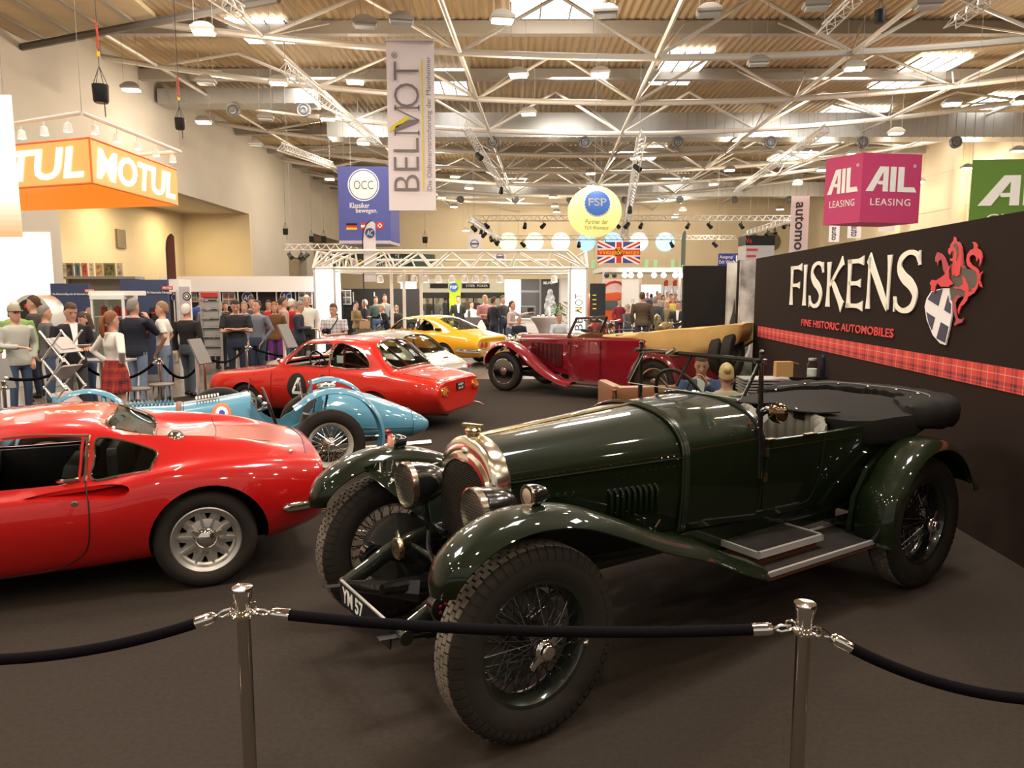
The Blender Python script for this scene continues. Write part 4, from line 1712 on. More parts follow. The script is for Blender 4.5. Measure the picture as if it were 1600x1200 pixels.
	b.cyl((-.04, -.335, .52), (-.04, .335, .52), .016, n=10)
	b.box((1.3, 0, .42), (2.2, .3, .14))
	b.build('chassis', mat('chassis_green', (.012, .015, .009), .35, coat=.8), c, 50)
	for sg in (-1, 1):
		b = MB()
		for k in range(6):
			L = .52 - k * .075
			b.tube([(-.0 - L, sg * .335, .395 - .018 * k * .9 - .0), (0, sg * .335, .335 - .009 * k), (L, sg * .335, .40 - .018 * k * .9)], (.022, .0045), 6)
		b.build('leaf_spring', BLACK, c)
		b = MB()
		for k in range(5):
			L = .55 - k * .08
			b.tube([(2.985 - L, sg * .45, .43), (2.985, sg * .45, .36 - .009 * k), (2.985 + L, sg * .45, .43)], (.022, .0045), 6)
		b.build('leaf_spring', BLACK, c)
	b = MB()
	b.tube(crom([(0, -.66, .41), (0, -.5, .36), (0, -.33, .315), (0, 0, .31), (0, .33, .315), (0, .5, .36), (0, .66, .41)], 4), (.035, .024), 8)
	b.tube([(.13, -.58, .36), (.13, .58, .36)], .014, 8)
	b.tube([(2.985, -.66, .41), (2.985, .66, .41)], .05, 10)
	b.ball((2.985, 0, .41), (.14, .16, .14), 14, 8)
	b.each('axle', BLACKGLOSS, c)
	for sg in (1, -1):
		b = MB()
		b.cyl((-.24, sg * .405, .485), (-.24, sg * .36, .485), .062, n=28)
		b.cyl((-.24, sg * .412, .485), (-.24, sg * .36, .485), .045, n=24)
		b.tube([(-.24, sg * .39, .485), (0, sg * .40, .40)], .016, 8)
		sh = b.build('friction_shock_absorber', BLACKGLOSS, c)
		b = MB()
		b.lathe([(.062, 0), (.062, .006), (.055, .006), (.055, 0)], (-.24, sg * .407, .485), 'Y', 28, True)
		b.build('damper_ring', BRASS, sh)
	b = MB()
	for k in range(5):
		a = k * 2 * pi / 5
		b.ball((-.24 + .022 * cos(a), -.413, .485 + .022 * sin(a)), (.008, .003, .008), 8, 5)
	b.build('damper_spider', LENSRED, sh)
	b = MB()
	b.lathe([(.001, -.016), (.05, -.014), (.053, 0), (.05, .012), (.001, .014)], (-.22, .10, .60), 'X', 24)
	hn = b.build('horn', BRASS, c)
	b = MB()
	b.tube([(-.12, .33, .60), (-.20, .12, .56), (-.22, .10, .55)], .012, 8)
	b.build('horn_bracket', NICKEL, hn)
	# badge and plumbing around the front axle
	b = MB()
	b.tube(crom([(.0, -.22, .42), (-.08, -.1, .50), (-.05, .1, .55), (.0, .2, .62)], 4), .012, 6)
	b.tube([(-.12, -.3, .42), (.05, -.2, .36)], .016, 6)
	b.tube([(-.30, .12, .40), (.0, .16, .36)], [.03, .05], 10)
	b.tube([(-.42, .28, .40), (-.1, .12, .36)], [.022, .06], 10)
	b.build('steering_linkage', BLACKGLOSS, c)
	# ---- number plate
	b = MB()
	b.prism([(.30, .375), (.285, .43), (-.30, .43), (-.315, .375), (-.30, .315), (.285, .315)], -.45, -.442, 'YZ')
	npl = b.build('number_plate', BLACK, c)
	M = face_matrix((-.451, .125, .372), (0, -1, 0), (0, 0, 1))
	letters('YM 57', WHITE, npl, M, width=.26, height=.075, extrude=.002, offset=.015)
	b = MB()
	b.box2((-.452, -.30, .424), (-.44, .285, .432))
	b.build('plate_edge', ALU, npl)
	# ---- wheels
	GRIM = mat('green_rim', (.01, .012, .008), .3, coat=1)
	for sg in (-1, 1):
		make_wheel(c, (0, sg * .71, .42), .414, .175, .268, 'wire', sg, rim_m=GRIM, spoke_m=BLACKGLOSS, hub_m=BLACKGLOSS, tread=58, phase=-.75)
		make_wheel(c, (2.985, sg * .71, .42), .414, .175, .268, 'wire', sg, rim_m=GRIM, spoke_m=BLACKGLOSS, hub_m=BLACKGLOSS, tread=58, phase=1.9)
		for x in (0, 2.985):
			b = MB()
			b.lathe([(.03, -.035), (.19, -.035), (.2, -.03), (.2, .02), (.03, .025)], (x, sg * .61, .407), 'Y', 36, True)
			b.build('brake_drum', mat('drum_grey', (.07, .068, .065), .5, .3), c)
	def lift(o):
		for ch in kids(o):
			if not ch.name.startswith('wheel'):
				ch.data.transform(Matrix.Diagonal((1, 1, 1.033, 1)))
				lift(ch)
	lift(c)
	return c

green_tourer()

# ---------------------------------------------------------------- closed sports cars
def st(x, zb, ys, wide, sh, belt, roof, mid, zt, dx=None):
	p = [(0, zb), (ys * .7, zb), (ys, zb + .05), wide, sh, belt, roof, mid, (0, zt)]
	if dx:
		p = [(*q, d) for q, d in zip(p, dx)]
	return (x, p)

def trim_tube(project, pts, d, r, name, m, par, n=5, closed=True, lift=.002):
	b = MB()
	b.tube(project(pts, d, lift, closed, n), r, 6, closed)
	return b.build(name, m, par)

def both(pts, plane_y, proj, r, name, m, par, n=5, closed=True):
	"""the same trim on both flanks"""
	for sg in (-1, 1):
		trim_tube(proj, [(x, sg * plane_y, z) for x, z in pts], (0, -sg, 0), r, name, m, par, n, closed)

def red_coupe():
	c = thing('sports_car', 'low red mid-engined coupe with five-inch silver cast wheels, cut by the picture edge', 'car', (-4.458, 4.352, 0), R(23.04))
	c.scale = (1.025,) * 3
	c['label'] = 'low bright red coupe with curved rear pillars and silver cast wheels'
	S_ = [
		st(-.93, .42, .15, (.2, .48), (.2, .5), (.18, .51), (.12, .52), (.08, .525), .53),
		st(-.85, .28, .45, (.58, .45), (.56, .53), (.5, .56), (.35, .565), (.2, .565), .565),
		st(-.6, .18, .62, (.74, .45), (.72, .62), (.62, .675), (.45, .62), (.25, .60), .60),
		st(-.3, .16, .70, (.81, .45), (.77, .70), (.65, .765), (.48, .68), (.25, .64), .64),
		st(.05, .16, .72, (.83, .47), (.78, .72), (.66, .79), (.5, .71), (.25, .68), .68),
		st(.45, .16, .72, (.82, .45), (.78, .66), (.70, .755), (.55, .73), (.3, .735), .735),
		st(.72, .16, .73, (.82, .45), (.79, .63), (.735, .715), (.63, .76), (.35, .79), .795),
		st(1.0, .16, .74, (.82, .45), (.80, .63), (.735, .705), (.585, .96), (.33, .995), 1.0),
		st(1.22, .16, .74, (.825, .45), (.805, .63), (.735, .70), (.55, .995), (.32, 1.045), 1.06),
		st(1.5, .165, .74, (.83, .45), (.81, .64), (.735, .71), (.55, .995), (.32, 1.06), 1.078),
		st(1.75, .17, .74, (.84, .46), (.815, .655), (.735, .72), (.56, .97), (.33, 1.04), 1.05),
		st(1.9, .18, .75, (.845, .47), (.82, .68), (.735, .735), (.555, .955), (.36, .94), .935),
		st(2.1, .19, .76, (.85, .48), (.825, .72), (.72, .775), (.535, .93), (.34, .855), .85),
		st(2.35, .2, .76, (.85, .49), (.82, .73), (.69, .805), (.51, .905), (.35, .84), .835),
		st(2.6, .21, .75, (.84, .50), (.80, .73), (.66, .80), (.50, .865), (.35, .825), .82),
		st(2.82, .24, .72, (.80, .51), (.75, .715), (.62, .775), (.48, .80), (.3, .80), .80),
		st(2.98, .27, .66, (.74, .50), (.70, .69), (.58, .74), (.45, .755), (.28, .765), .77),
		st(3.07, .30, .60, (.695, .50), (.655, .675), (.54, .715), (.42, .725), (.26, .735), .74),
		st(3.075, .33, .55, (.64, .50), (.61, .65), (.51, .69), (.4, .70), (.25, .705), .71),
	]
	dwin = [(.80, .735), (.95, .85), (1.13, .945), (1.4, .972), (1.70, .955), (1.70, .90), (1.675, .73), (1.3, .705), (.95, .705)]
	qwin = [(1.765, .945), (1.92, .915), (2.06, .862), (2.085, .835), (2.06, .785), (2.035, .755), (1.9, .74), (1.742, .728), (1.75, .84)]
	rwin = [(1.80, -.44), (1.81, 0), (1.80, .44), (1.9, .46), (2.02, .40), (2.05, .2), (2.05, 0), (2.05, -.2), (2.02, -.40), (1.9, -.46)]
	fwin = [(.76, -.55), (.74, 0), (.76, .55), (1.02, .50), (1.12, .3), (1.14, 0), (1.12, -.3), (1.02, -.50)]
	cutters = []
	wp = []
	for sg in (-1, 1):
		cutters += [prism_cut(dwin, sg * .50, sg * 1.0, 'XZ', 3), prism_cut(qwin, sg * .56, sg * 1.0, 'XZ', 3)]
		cutters += [ycyl_cut(2.365, .31, .345, sg * .45, sg * 1.0), ycyl_cut(.0, .31, .335, sg * .45, sg * 1.0)]
	cutters += [prism_cut(rwin, .80, 1.2, 'XY', 3), prism_cut(fwin, .70, 1.2, 'XY', 3)]
	# side air scoop
	scoop = [(1.40, .66), (1.6, .688), (1.80, .70), (1.90, .698), (1.935, .68), (1.93, .655), (1.89, .63), (1.8, .625), (1.6, .645)]
	for sg in (-1, 1):
		cutters.append(prism_cut(scoop, sg * .76, sg * 1.0, 'XZ', 3))
	body, pane, proj = shell_body('bodyshell', S_, RED, c, cutters, nu=4, nv=3)
	for sg in (-1, 1):
		pane('quarter_window', prism_cut(qwin, sg * .56, sg * 1.0, 'XZ', 3), GLASS)
		# scoop pocket
		b = MB()
		q = crom([(x, z, 0) for x, z in scoop], 3, True)
		out = proj([(v.x, sg * .9, v.y) for v in q], (0, -sg, 0), -.004, True, 1)
		inn = []
		for v in out:
			t = max(0, min(1, (v.x - 1.4) / .53))
			inn.append(Vector((v.x * .96 + 1.72 * .04 - .01, v.y - sg * (.012 + .085 * t), v.z * .85 + .66 * .15)))
		b.rings([out, inn], cap0=False)
		b.build('air_scoop', RED, body, 50, fix=False)
	pane('rear_window', prism_cut(rwin, .80, 1.2, 'XY', 3), GLASSD)
	pane('windscreen', prism_cut(fwin, .70, 1.2, 'XY', 3), GLASS)
	both(qwin, .9, proj, .008, 'window_trim', CHROME, body)
	both([(.8, .735), (.95, .86), (1.13, .955), (1.4, .985), (1.72, .965)], .9, proj, .007, 'roof_gutter', CHROME, body, closed=False)
	both([(1.718, .965), (1.71, .85), (1.70, .72)], .9, proj, .010, 'pillar_trim', CHROME, body, closed=False)
	both([(1.69, .955), (1.682, .85), (1.672, .725)], .9, proj, .008, 'pillar_strip', RED, body, closed=False)
	both([(1.705, .72), (1.725, .60), (1.715, .40), (1.66, .29), (1.5, .215), (1.2, .2)], .9, proj, .0035, 'door_gap', BLACK, body, closed=False)
	trim_tube(proj, [(x, y, 1.2) for x, y in rwin], (0, 0, -1), .011, 'rear_window_trim', CHROME, body)
	trim_tube(proj, [(2.22, -.46, 1), (2.3, -.44, 1), (2.42, -.20, 1), (2.44, .2, 1), (2.42, .44, 1)], (0, 0, -1), .003, 'deck_gap', BLACK, body, 5, False)
	trim_tube(proj, [(2.98, -.55, 1), (3.0, -.3, 1), (3.02, 0, 1), (3.0, .3, 1), (2.98, .55, 1)], (0, 0, -1), .003, 'boot_gap', BLACK, body, 5, False)
	# fuel cap, locks, catches
	p = proj([(2.19, -.64, 1.2)], (0, .35, -1), .0, False, 1)[0]
	b = MB()
	b.lathe([(.045, -.012), (.047, .004), (.040, .009), (.034, .006), (.028, .010), (.001, .013)], n=28)
	M = Matrix.Translation(p) @ Matrix.Rotation(.95, 4, 'X')
	b.v = [M @ q for q in b.v]
	b.build('fuel_cap', CHROME, body)
	p = proj([(1.655, -1, .615)], (0, 1, 0), 0, False, 1)[0]
	b = MB()
	b.lathe([(.018, -.005), (.018, .004), (.012, .006), (.001, .004)], (p.x, p.y, p.z), 'Y', 20)
	b.v = [Vector((q.x, 2 * p.y - q.y, q.z)) for q in b.v]
	b.build('door_lock', STEEL, body)
	p = proj([(1.63, -.9, .72)], (0, 1, 0), .0, False, 1)[0]
	b = MB()
	b.tube([(p.x - .07, p.y + .03, p.z + .01), (p.x - .03, p.y - .004, p.z + .018), (p.x + .04, p.y - .002, p.z + .02)], [.014, .016, .008], 8)
	b.build('door_handle', CHROME, body)
	p = proj([(2.88, -.60, 1.2)], (0, 0, -1), 0, False, 1)[0]
	b = MB()
	b.ball(p + Vector((0, 0, .01)), (.014, .014, .014), 10, 6)
	b.build('boot_catch', CHROME, body)
	# corner bumpers, exhausts, tail lamps
	for sg in (-1, 1):
		b = MB()
		P = crom([(2.80, sg * .800, .452), (2.93, sg * .775, .452), (3.03, sg * .725, .455), (3.09, sg * .66, .458), (3.10, sg * .5, .458)], 5)
		b.tube(P, [(.008, .010)] + [(.018, .026)] * (len(P) - 2) + [(.01, .012)], 10)
		b.build('quarter_bumper', CHROME, body)
		b = MB()
		for y in (.36, .46):
			b.lathe([(.034, 0), (.036, .02), (.036, .26), (.03, .26), (.03, .02)], (2.86, sg * y, .315), 'X', 18, True)
		b.build('exhaust_pipe', CHROME, body)
		for y in (.52, .36):
			b = MB()
			b.lathe([(.001, .02), (.05, .018), (.058, .006), (.06, -.01)], (3.07, sg * y, .60), 'X', 20)
			b.build('tail_lamp', LENSRED if y < .5 else LENSAMB, body)
		b = MB()
		b.box((3.06, sg * .672, .58), (.03, .02, .07))
		b.build('side_reflector', LENSAMB, body, bevel=.006)
	# cabin
	for sg in (-1, 1):
		seat(c, (1.32, sg * .34, .30), .46, BLACK, .50)
		b = MB()
		b.box((1.2, sg * .70, .5), (1.0, .04, .38))
		b.build('door_card', BLACK, c, 40, bevel=.015)
	b = MB()
	b.box((1.84, 0, .58), (.06, 1.30, .62))
	b.box((1.2, 0, .2), (1.5, 1.3, .05))
	b.box((.86, 0, .62), (.3, 1.35, .16))
	b.build('cabin_trim', BLACK, c, 40, bevel=.02)
	steering_wheel(c, (1.05, -.34, .62), .17, .35, BLACK)
	b = MB()
	b.box((2.36, 0, .46), (.84, 1.06, .50))
	b.build('engine_bay', DARK, c, 0)
	b = MB()
	b.box((0, 0, .42), (.8, 1.06, .36))
	b.build('front_bay', DARK, c, 0)
	for x, sg in ((2.34, -1), (2.34, 1), (0, -1), (0, 1)):
		make_wheel(c, (x, sg * .715, .303), .303, .20, .198, 'alloy', sg, rim_m=ALURIM, phase=.1 if sg < 0 else .4)
	return c

def number_coupe():
	c = thing('race_coupe', 'red three-box racing coupe with white number 4 on a black disc', 'car', (-3.645, 11.458, 0), R(-20.52))
	c.scale = (1.034,) * 3
	S_ = [
		st(-.70, .28, .4, (.62, .42), (.61, .52), (.55, .58), (.40, .60), (.2, .61), .615),
		st(-.64, .2, .5, (.675, .42), (.66, .55), (.60, .62), (.44, .655), (.22, .665), .67),
		st(-.4, .17, .58, (.71, .44), (.69, .60), (.62, .665), (.46, .685), (.22, .695), .70),
		st(0, .16, .61, (.73, .46), (.71, .63), (.65, .70), (.48, .715), (.22, .73), .735),
		st(.35, .16, .62, (.735, .46), (.715, .66), (.66, .745), (.5, .765), (.22, .78), .785),
		st(.52, .16, .62, (.735, .46), (.72, .68), (.67, .77), (.6, .81), (.3, .835), .84),
		st(.75, .16, .62, (.735, .46), (.72, .69), (.675, .785), (.55, 1.02), (.3, 1.05), 1.055),
		st(.98, .16, .62, (.735, .46), (.72, .69), (.675, .79), (.52, 1.115), (.3, 1.16), 1.17),
		st(1.4, .16, .62, (.735, .46), (.72, .69), (.675, .79), (.51, 1.135), (.3, 1.19), 1.205),
		st(1.85, .16, .62, (.735, .46), (.72, .685), (.67, .78), (.50, 1.10), (.3, 1.165), 1.185),
		st(2.02, .16, .62, (.735, .46), (.715, .68), (.66, .77), (.52, 1.03), (.3, 1.11), 1.13),
		st(2.25, .17, .61, (.73, .46), (.705, .665), (.65, .755), (.55, .84), (.32, .90), .92),
		st(2.37, .18, .6, (.725, .46), (.70, .66), (.635, .735), (.52, .765), (.3, .785), .79),
		st(2.7, .19, .58, (.70, .46), (.68, .64), (.60, .70), (.45, .725), (.25, .735), .74),
		st(2.92, .21, .54, (.67, .45), (.65, .61), (.57, .665), (.42, .68), (.22, .69), .69),
		st(3.0, .24, .5, (.64, .44), (.62, .58), (.54, .63), (.40, .65), (.2, .655), .66),
		st(3.01, .3, .45, (.58, .44), (.57, .55), (.5, .60), (.38, .62), (.2, .625), .625),
	]
	dwin = [(.66, .825), (.92, 1.085), (1.1, 1.105), (1.345, 1.108), (1.355, .825), (1.0, .82)]
	qwin = [(1.40, 1.108), (1.62, 1.095), (1.82, 1.03), (1.96, .90), (1.985, .83), (1.93, .805), (1.40, .82)]
	bwin = [(1.985, -.40), (1.97, 0), (1.985, .40), (2.06, .47), (2.22, .54), (2.315, .46), (2.335, .2), (2.335, -.2), (2.315, -.46), (2.22, -.54), (2.06, -.47)]
	fwin = [(.56, -.55), (.55, 0), (.56, .55), (.93, .46), (.94, 0), (.93, -.46)]
	cutters = []
	sharp = lambda p, a, b_, pl: prism_cut([q for q in p], a, b_, pl, 1)
	for sg in (-1, 1):
		cutters += [sharp(dwin, sg * .3, sg * 1, 'XZ'), prism_cut(qwin, sg * .42, sg * 1, 'XZ', 2)]
		cutters += [ycyl_cut(0, .27, .285, sg * .4, sg * 1), ycyl_cut(2.07, .25, .275, sg * .4, sg * 1)]
	cutters += [prism_cut(bwin, .75, 1.3, 'XY', 2), sharp(fwin, .6, 1.3, 'XY')]
	body, pane, proj = shell_body('bodyshell', S_, RED2, c, cutters, nu=4, nv=3, thick=.018)
	pane('rear_window', prism_cut(bwin, .75, 1.3, 'XY', 2), GLASS)
	for sg in (-1, 1):
		pane('quarter_window', prism_cut(qwin, sg * .42, sg * 1, 'XZ', 2), GLASS)
	both(qwin, .9, proj, .009, 'window_trim', CHROME, body, 2)
	both(dwin, .9, proj, .009, 'window_trim', CHROME, body, 4)
	trim_tube(proj, [(x, y, 1.3) for x, y in bwin], (0, 0, -1), .016, 'rear_window_trim', CHROME, body, 3)
	trim_tube(proj, [(x, y, 1.3) for x, y in fwin], (0, 0, -1), .012, 'windscreen_trim', CHROME, body, 5)
	both([(.45, .79), (.47, .55), (.47, .28), (.9, .22), (1.4, .22), (1.45, .5), (1.39, .8)], .9, proj, .003, 'door_gap', BLACK, body, closed=False)
	trim_tube(proj, [(2.45, -.57, 1), (2.42, 0, 1), (2.45, .57, 1)], (0, 0, -1), .003, 'boot_gap', BLACK, body, 6, False)
	trim_tube(proj, [(2.45, -.57, 1), (2.7, -.56, 1), (2.97, -.5, 1)], (0, 0, -1), .003, 'boot_gap', BLACK, body, 6, False)
	# number disc
	for sg in (-1, 1):
		ring = proj([(.90 + .16 * cos(a), sg * .95, .505 + .21 * sin(a)) for a in [2 * pi * i / 40 for i in range(40)]], (0, -sg, 0), .004, True, 1)
		b = MB()
		cc = sum(ring, Vector()) / 40
		b.rings([[proj([(cc.x + (q.x - cc.x) * f, q.y, cc.z + (q.z - cc.z) * f)], (0, -sg, 0), .004, True, 1)[0] for q in ring] for f in (.02, .25, .5, .75, 1)], cap1=False)
		disc = b.build('number_disc', mat('number_black', (.018, .018, .018), .5), body, 40, fix=False)
		# figure 4 pressed onto the door
		fig = [(.06, -.13), (.06, -.055), (-.075, -.055), (-.075, -.01), (.035, .13), (.062, .13)]
		strokes = [[(.015, -.14), (.055, -.14), (.055, .135), (.015, .135)], [(-.085, -.07), (.09, -.07), (.09, -.035), (-.085, -.035)], [(-.085, -.035), (-.045, -.035), (.055, .135), (.012, .135)]]
		b = MB()
		for s_ in strokes:
			P = [(x0 + (x1 - x0) * k / 6, z0 + (z1 - z0) * k / 6) for (x0, z0), (x1, z1) in zip(s_, s_[1:] + s_[:1]) for k in range(6)]
			q = proj([(.90 + x * (-sg), sg * .95, .505 + z * 1.1) for x, z in P], (0, -sg, 0), .008, True, 1)
			b.add(q, [list(range(len(q)))])
		b.build('number_four', WHITE, disc, 0, fix=False)
	# tail: lamps, plate, bumper-less panel, exhaust, tow strap
	for sg in (-1, 1):
		b = MB()
		b.box((3.0, sg * .49, .53), (.05, .20, .105))
		t = b.build('tail_lamp', LENSAMB, body, bevel=.02)
		b = MB()
		b.box((3.02, sg * .42, .50), (.03, .06, .05))
		b.build('brake_lens', LENSRED, t, bevel=.008)
		b = MB()
		pts = [(3.03, sg * (.49 + .105 * cos(a)), .53 + .06 * sin(a)) for a in [2 * pi * i / 20 for i in range(20)]]
		b.tube(pts, .006, 5, True)
		b.build('lamp_rim', CHROME, t)
	b = MB()
	b.box((3.015, 0, .55), (.01, .26, .10))
	pl = b.build('rear_number_plate', BLACK, body, 0)
	letters('HXM\n66 D', WHITE, pl, face_matrix((3.022, 0, .55), (0, 1, 0), (0, 0, 1)), width=.16, height=.08, extrude=.001)
	b = MB()
	b.tube([(2.6, -.36, .17), (3.02, -.36, .19)], .025, 10)
	b.build('exhaust_pipe', STEEL, body)
	b = MB()
	b.tube([(2.98, .50, .27), (3.06, .53, .26), (3.12, .56, .22)], [(.02, .004), (.02, .004), (.03, .004)], 8)
	b.build('tow_strap', LENSRED, body)
	b = MB()
	b.box((-.36, -.70, .535), (.05, .02, .025))
	b.box((.42, -.71, .55), (.03, .015, .02))
	b.build('side_marker', LENSAMB, body, bevel=.004)
	b = MB()
	b.tube([(.62, -.72, .84), (.62, -.74, .87)], .012, 8)
	b.ball((.62, -.745, .885), (.02, .035, .03), 12, 8)
	b.build('door_mirror', CHROME, body)
	b = MB()
	b.tube([(1.27, -.735, .70), (1.30, -.75, .705), (1.36, -.735, .70)], .009, 8)
	b.build('door_handle', CHROME, body)
	# cabin with roll cage
	b = MB()
	for sg in (-1, 1):
		b.tube(crom([(1.5, sg * .52, .3), (1.5, sg * .5, .9), (1.52, sg * .40, 1.10), (1.52, 0, 1.13)], 4), .02, 8)
		b.tube([(1.52, sg * .42, 1.08), (2.25, sg * .46, .55)], .02, 8)
	b.tube([(1.5, -.5, .85), (2.2, .3, .6)], .018, 8)
	b.build('roll_cage', mat('cage_red', (.20, .012, .012), .4), c)
	for sg in (-1, 1):
		seat(c, (1.1, sg * .3, .42), .42, BLACK, .55)
	b = MB()
	b.box((1.3, 0, .22), (1.7, 1.2, .05))
	b.box((2.1, 0, .62), (.4, 1.1, .1))
	b.box((.72, 0, .76), (.2, 1.15, .12))
	b.build('cabin_trim', BLACK, c, 40, bevel=.02)
	b = MB()
	b.box((1.50, -.585, .91), (.10, .004, .10))
	b.build('window_notice', WHITE, c, 0)
	steering_wheel(c, (.95, -.3, .82), .17, .35, BLACK)
	for x, sg in ((2.07, -1), (2.07, 1), (0, -1), (0, 1)):
		make_wheel(c, (x, sg * .62, .265), .265, .17, .17, 'disc', sg, rim_m=ALURIM, lugs=8)
	return c

def silver_coupe():
	c = thing('classic_coupe', 'silver rounded fastback coupe half hidden behind the red number 4 coupe', 'car', (-2.95, 13.15, 0), R(-23.46))
	c.scale = (1.033,) * 3
	S_ = [
		st(-1.35, .3, .35, (.5, .42), (.48, .5), (.42, .55), (.3, .57), (.15, .58), .585),
		st(-1.2, .2, .5, (.64, .42), (.62, .55), (.52, .64), (.36, .64), (.18, .65), .65),
		st(-.6, .17, .6, (.72, .44), (.69, .64), (.58, .73), (.4, .73), (.2, .74), .745),
		st(-.1, .16, .62, (.735, .46), (.70, .66), (.62, .77), (.5, .80), (.25, .82), .825),
		st(.15, .16, .62, (.735, .46), (.71, .68), (.65, .80), (.56, .92), (.3, .97), .985),
		st(.45, .16, .62, (.735, .46), (.71, .68), (.65, .82), (.52, 1.08), (.3, 1.13), 1.145),
		st(.95, .16, .62, (.735, .46), (.71, .68), (.65, .83), (.50, 1.11), (.3, 1.17), 1.187),
		st(1.4, .16, .62, (.735, .47), (.71, .68), (.65, .82), (.49, 1.07), (.3, 1.13), 1.145),
		st(1.65, .17, .62, (.73, .47), (.71, .68), (.64, .80), (.50, .99), (.3, 1.04), 1.06),
		st(1.95, .18, .6, (.72, .47), (.70, .67), (.62, .77), (.5, .83), (.3, .855), .865),
		st(2.2, .2, .56, (.69, .46), (.66, .64), (.57, .73), (.44, .76), (.25, .765), .765),
		st(2.42, .24, .5, (.62, .45), (.60, .58), (.52, .65), (.4, .67), (.2, .68), .68),
		st(2.52, .3, .4, (.5, .44), (.48, .52), (.42, .57), (.3, .59), (.16, .59), .59),
	]
	S_ = [(x if x < 1 else 1 + (x - 1) * .74, p) for x, p in S_]
	K = lambda P: [((x if x < 1 else 1 + (x - 1) * .74), z) for x, z in P]
	dwin = [(.30, .88), (.50, 1.06), (.95, 1.075), (1.0, 1.07), (1.0, .87), (.6, .87)]
	qwin = K([(1.06, 1.07), (1.3, 1.05), (1.55, .96), (1.66, .90), (1.6, .87), (1.06, .87)])
	bwin = K([(1.52, -.38), (1.5, 0), (1.52, .38), (1.7, .46), (1.9, .48), (1.97, .2), (1.97, -.2), (1.9, -.48), (1.7, -.46)])
	fwin = [(.0, -.45), (-.03, 0), (.0, .45), (.33, .42), (.36, 0), (.33, -.42)]
	cutters = []
	for sg in (-1, 1):
		cutters += [prism_cut(dwin, sg * .3, sg * 1, 'XZ', 1), prism_cut(qwin, sg * .40, sg * 1, 'XZ', 2), ycyl_cut(-.55, .27, .28, sg * .4, sg * 1), ycyl_cut(1.32, .27, .28, sg * .4, sg * 1)]
	cutters += [prism_cut(bwin, .8, 1.3, 'XY', 2), prism_cut(fwin, .6, 1.3, 'XY', 1)]
	body, pane, proj = shell_body('bodyshell', S_, SILVER, c, cutters, nu=3, nv=3, thick=.018)
	pane('rear_window', prism_cut(bwin, .8, 1.3, 'XY', 2), GLASSD)
	trim_tube(proj, [(x, y, 1.3) for x, y in bwin], (0, 0, -1), .008, 'rear_window_trim', BLACK, body, 3)
	both(qwin, .9, proj, .006, 'window_trim', CHROME, body, 2)
	trim_tube(proj, [(1.80, -.36, 1), (1.74, 0, 1), (1.80, .36, 1)], (0, 0, -1), .003, 'boot_gap', BLACK, body, 6, False)
	for sg in (-1, 1):
		b = MB()
		b.ball((2.065, sg * .50, .585), (.05, .05, .065), 12, 8)
		b.build('tail_lamp', LENSRED, body)
		seat(c, (.8, sg * .3, .4), .42, TAN, .5)
	b = MB()
	b.tube([(1.93, -.06, .765), (1.98, 0, .775), (1.96, .06, .765)], .013, 8)
	b.build('boot_handle', CHROME, body)
	b = MB()
	P = crom([(1.9, -.70, .38), (2.08, -.6, .38), (2.16, -.3, .38), (2.18, 0, .38), (2.16, .3, .38), (2.08, .6, .38), (1.9, .70, .38)], 4)
	b.tube(P, (.02, .04), 8)
	b.build('bumper', CHROME, body)
	steering_wheel(c, (.62, -.3, .82), .17, .35, BLACK)
	b = MB()
	b.box((.9, 0, .24), (1.6, 1.2, .05))
	b.build('cabin_trim', BLACK, c, 40)
	for x, sg in ((-.55, -1), (-.55, 1), (1.32, -1), (1.32, 1)):
		make_wheel(c, (x, sg * .62, .27), .27, .14, .175, 'disc', sg, rim_m=ALURIM, lugs=8)
	return c

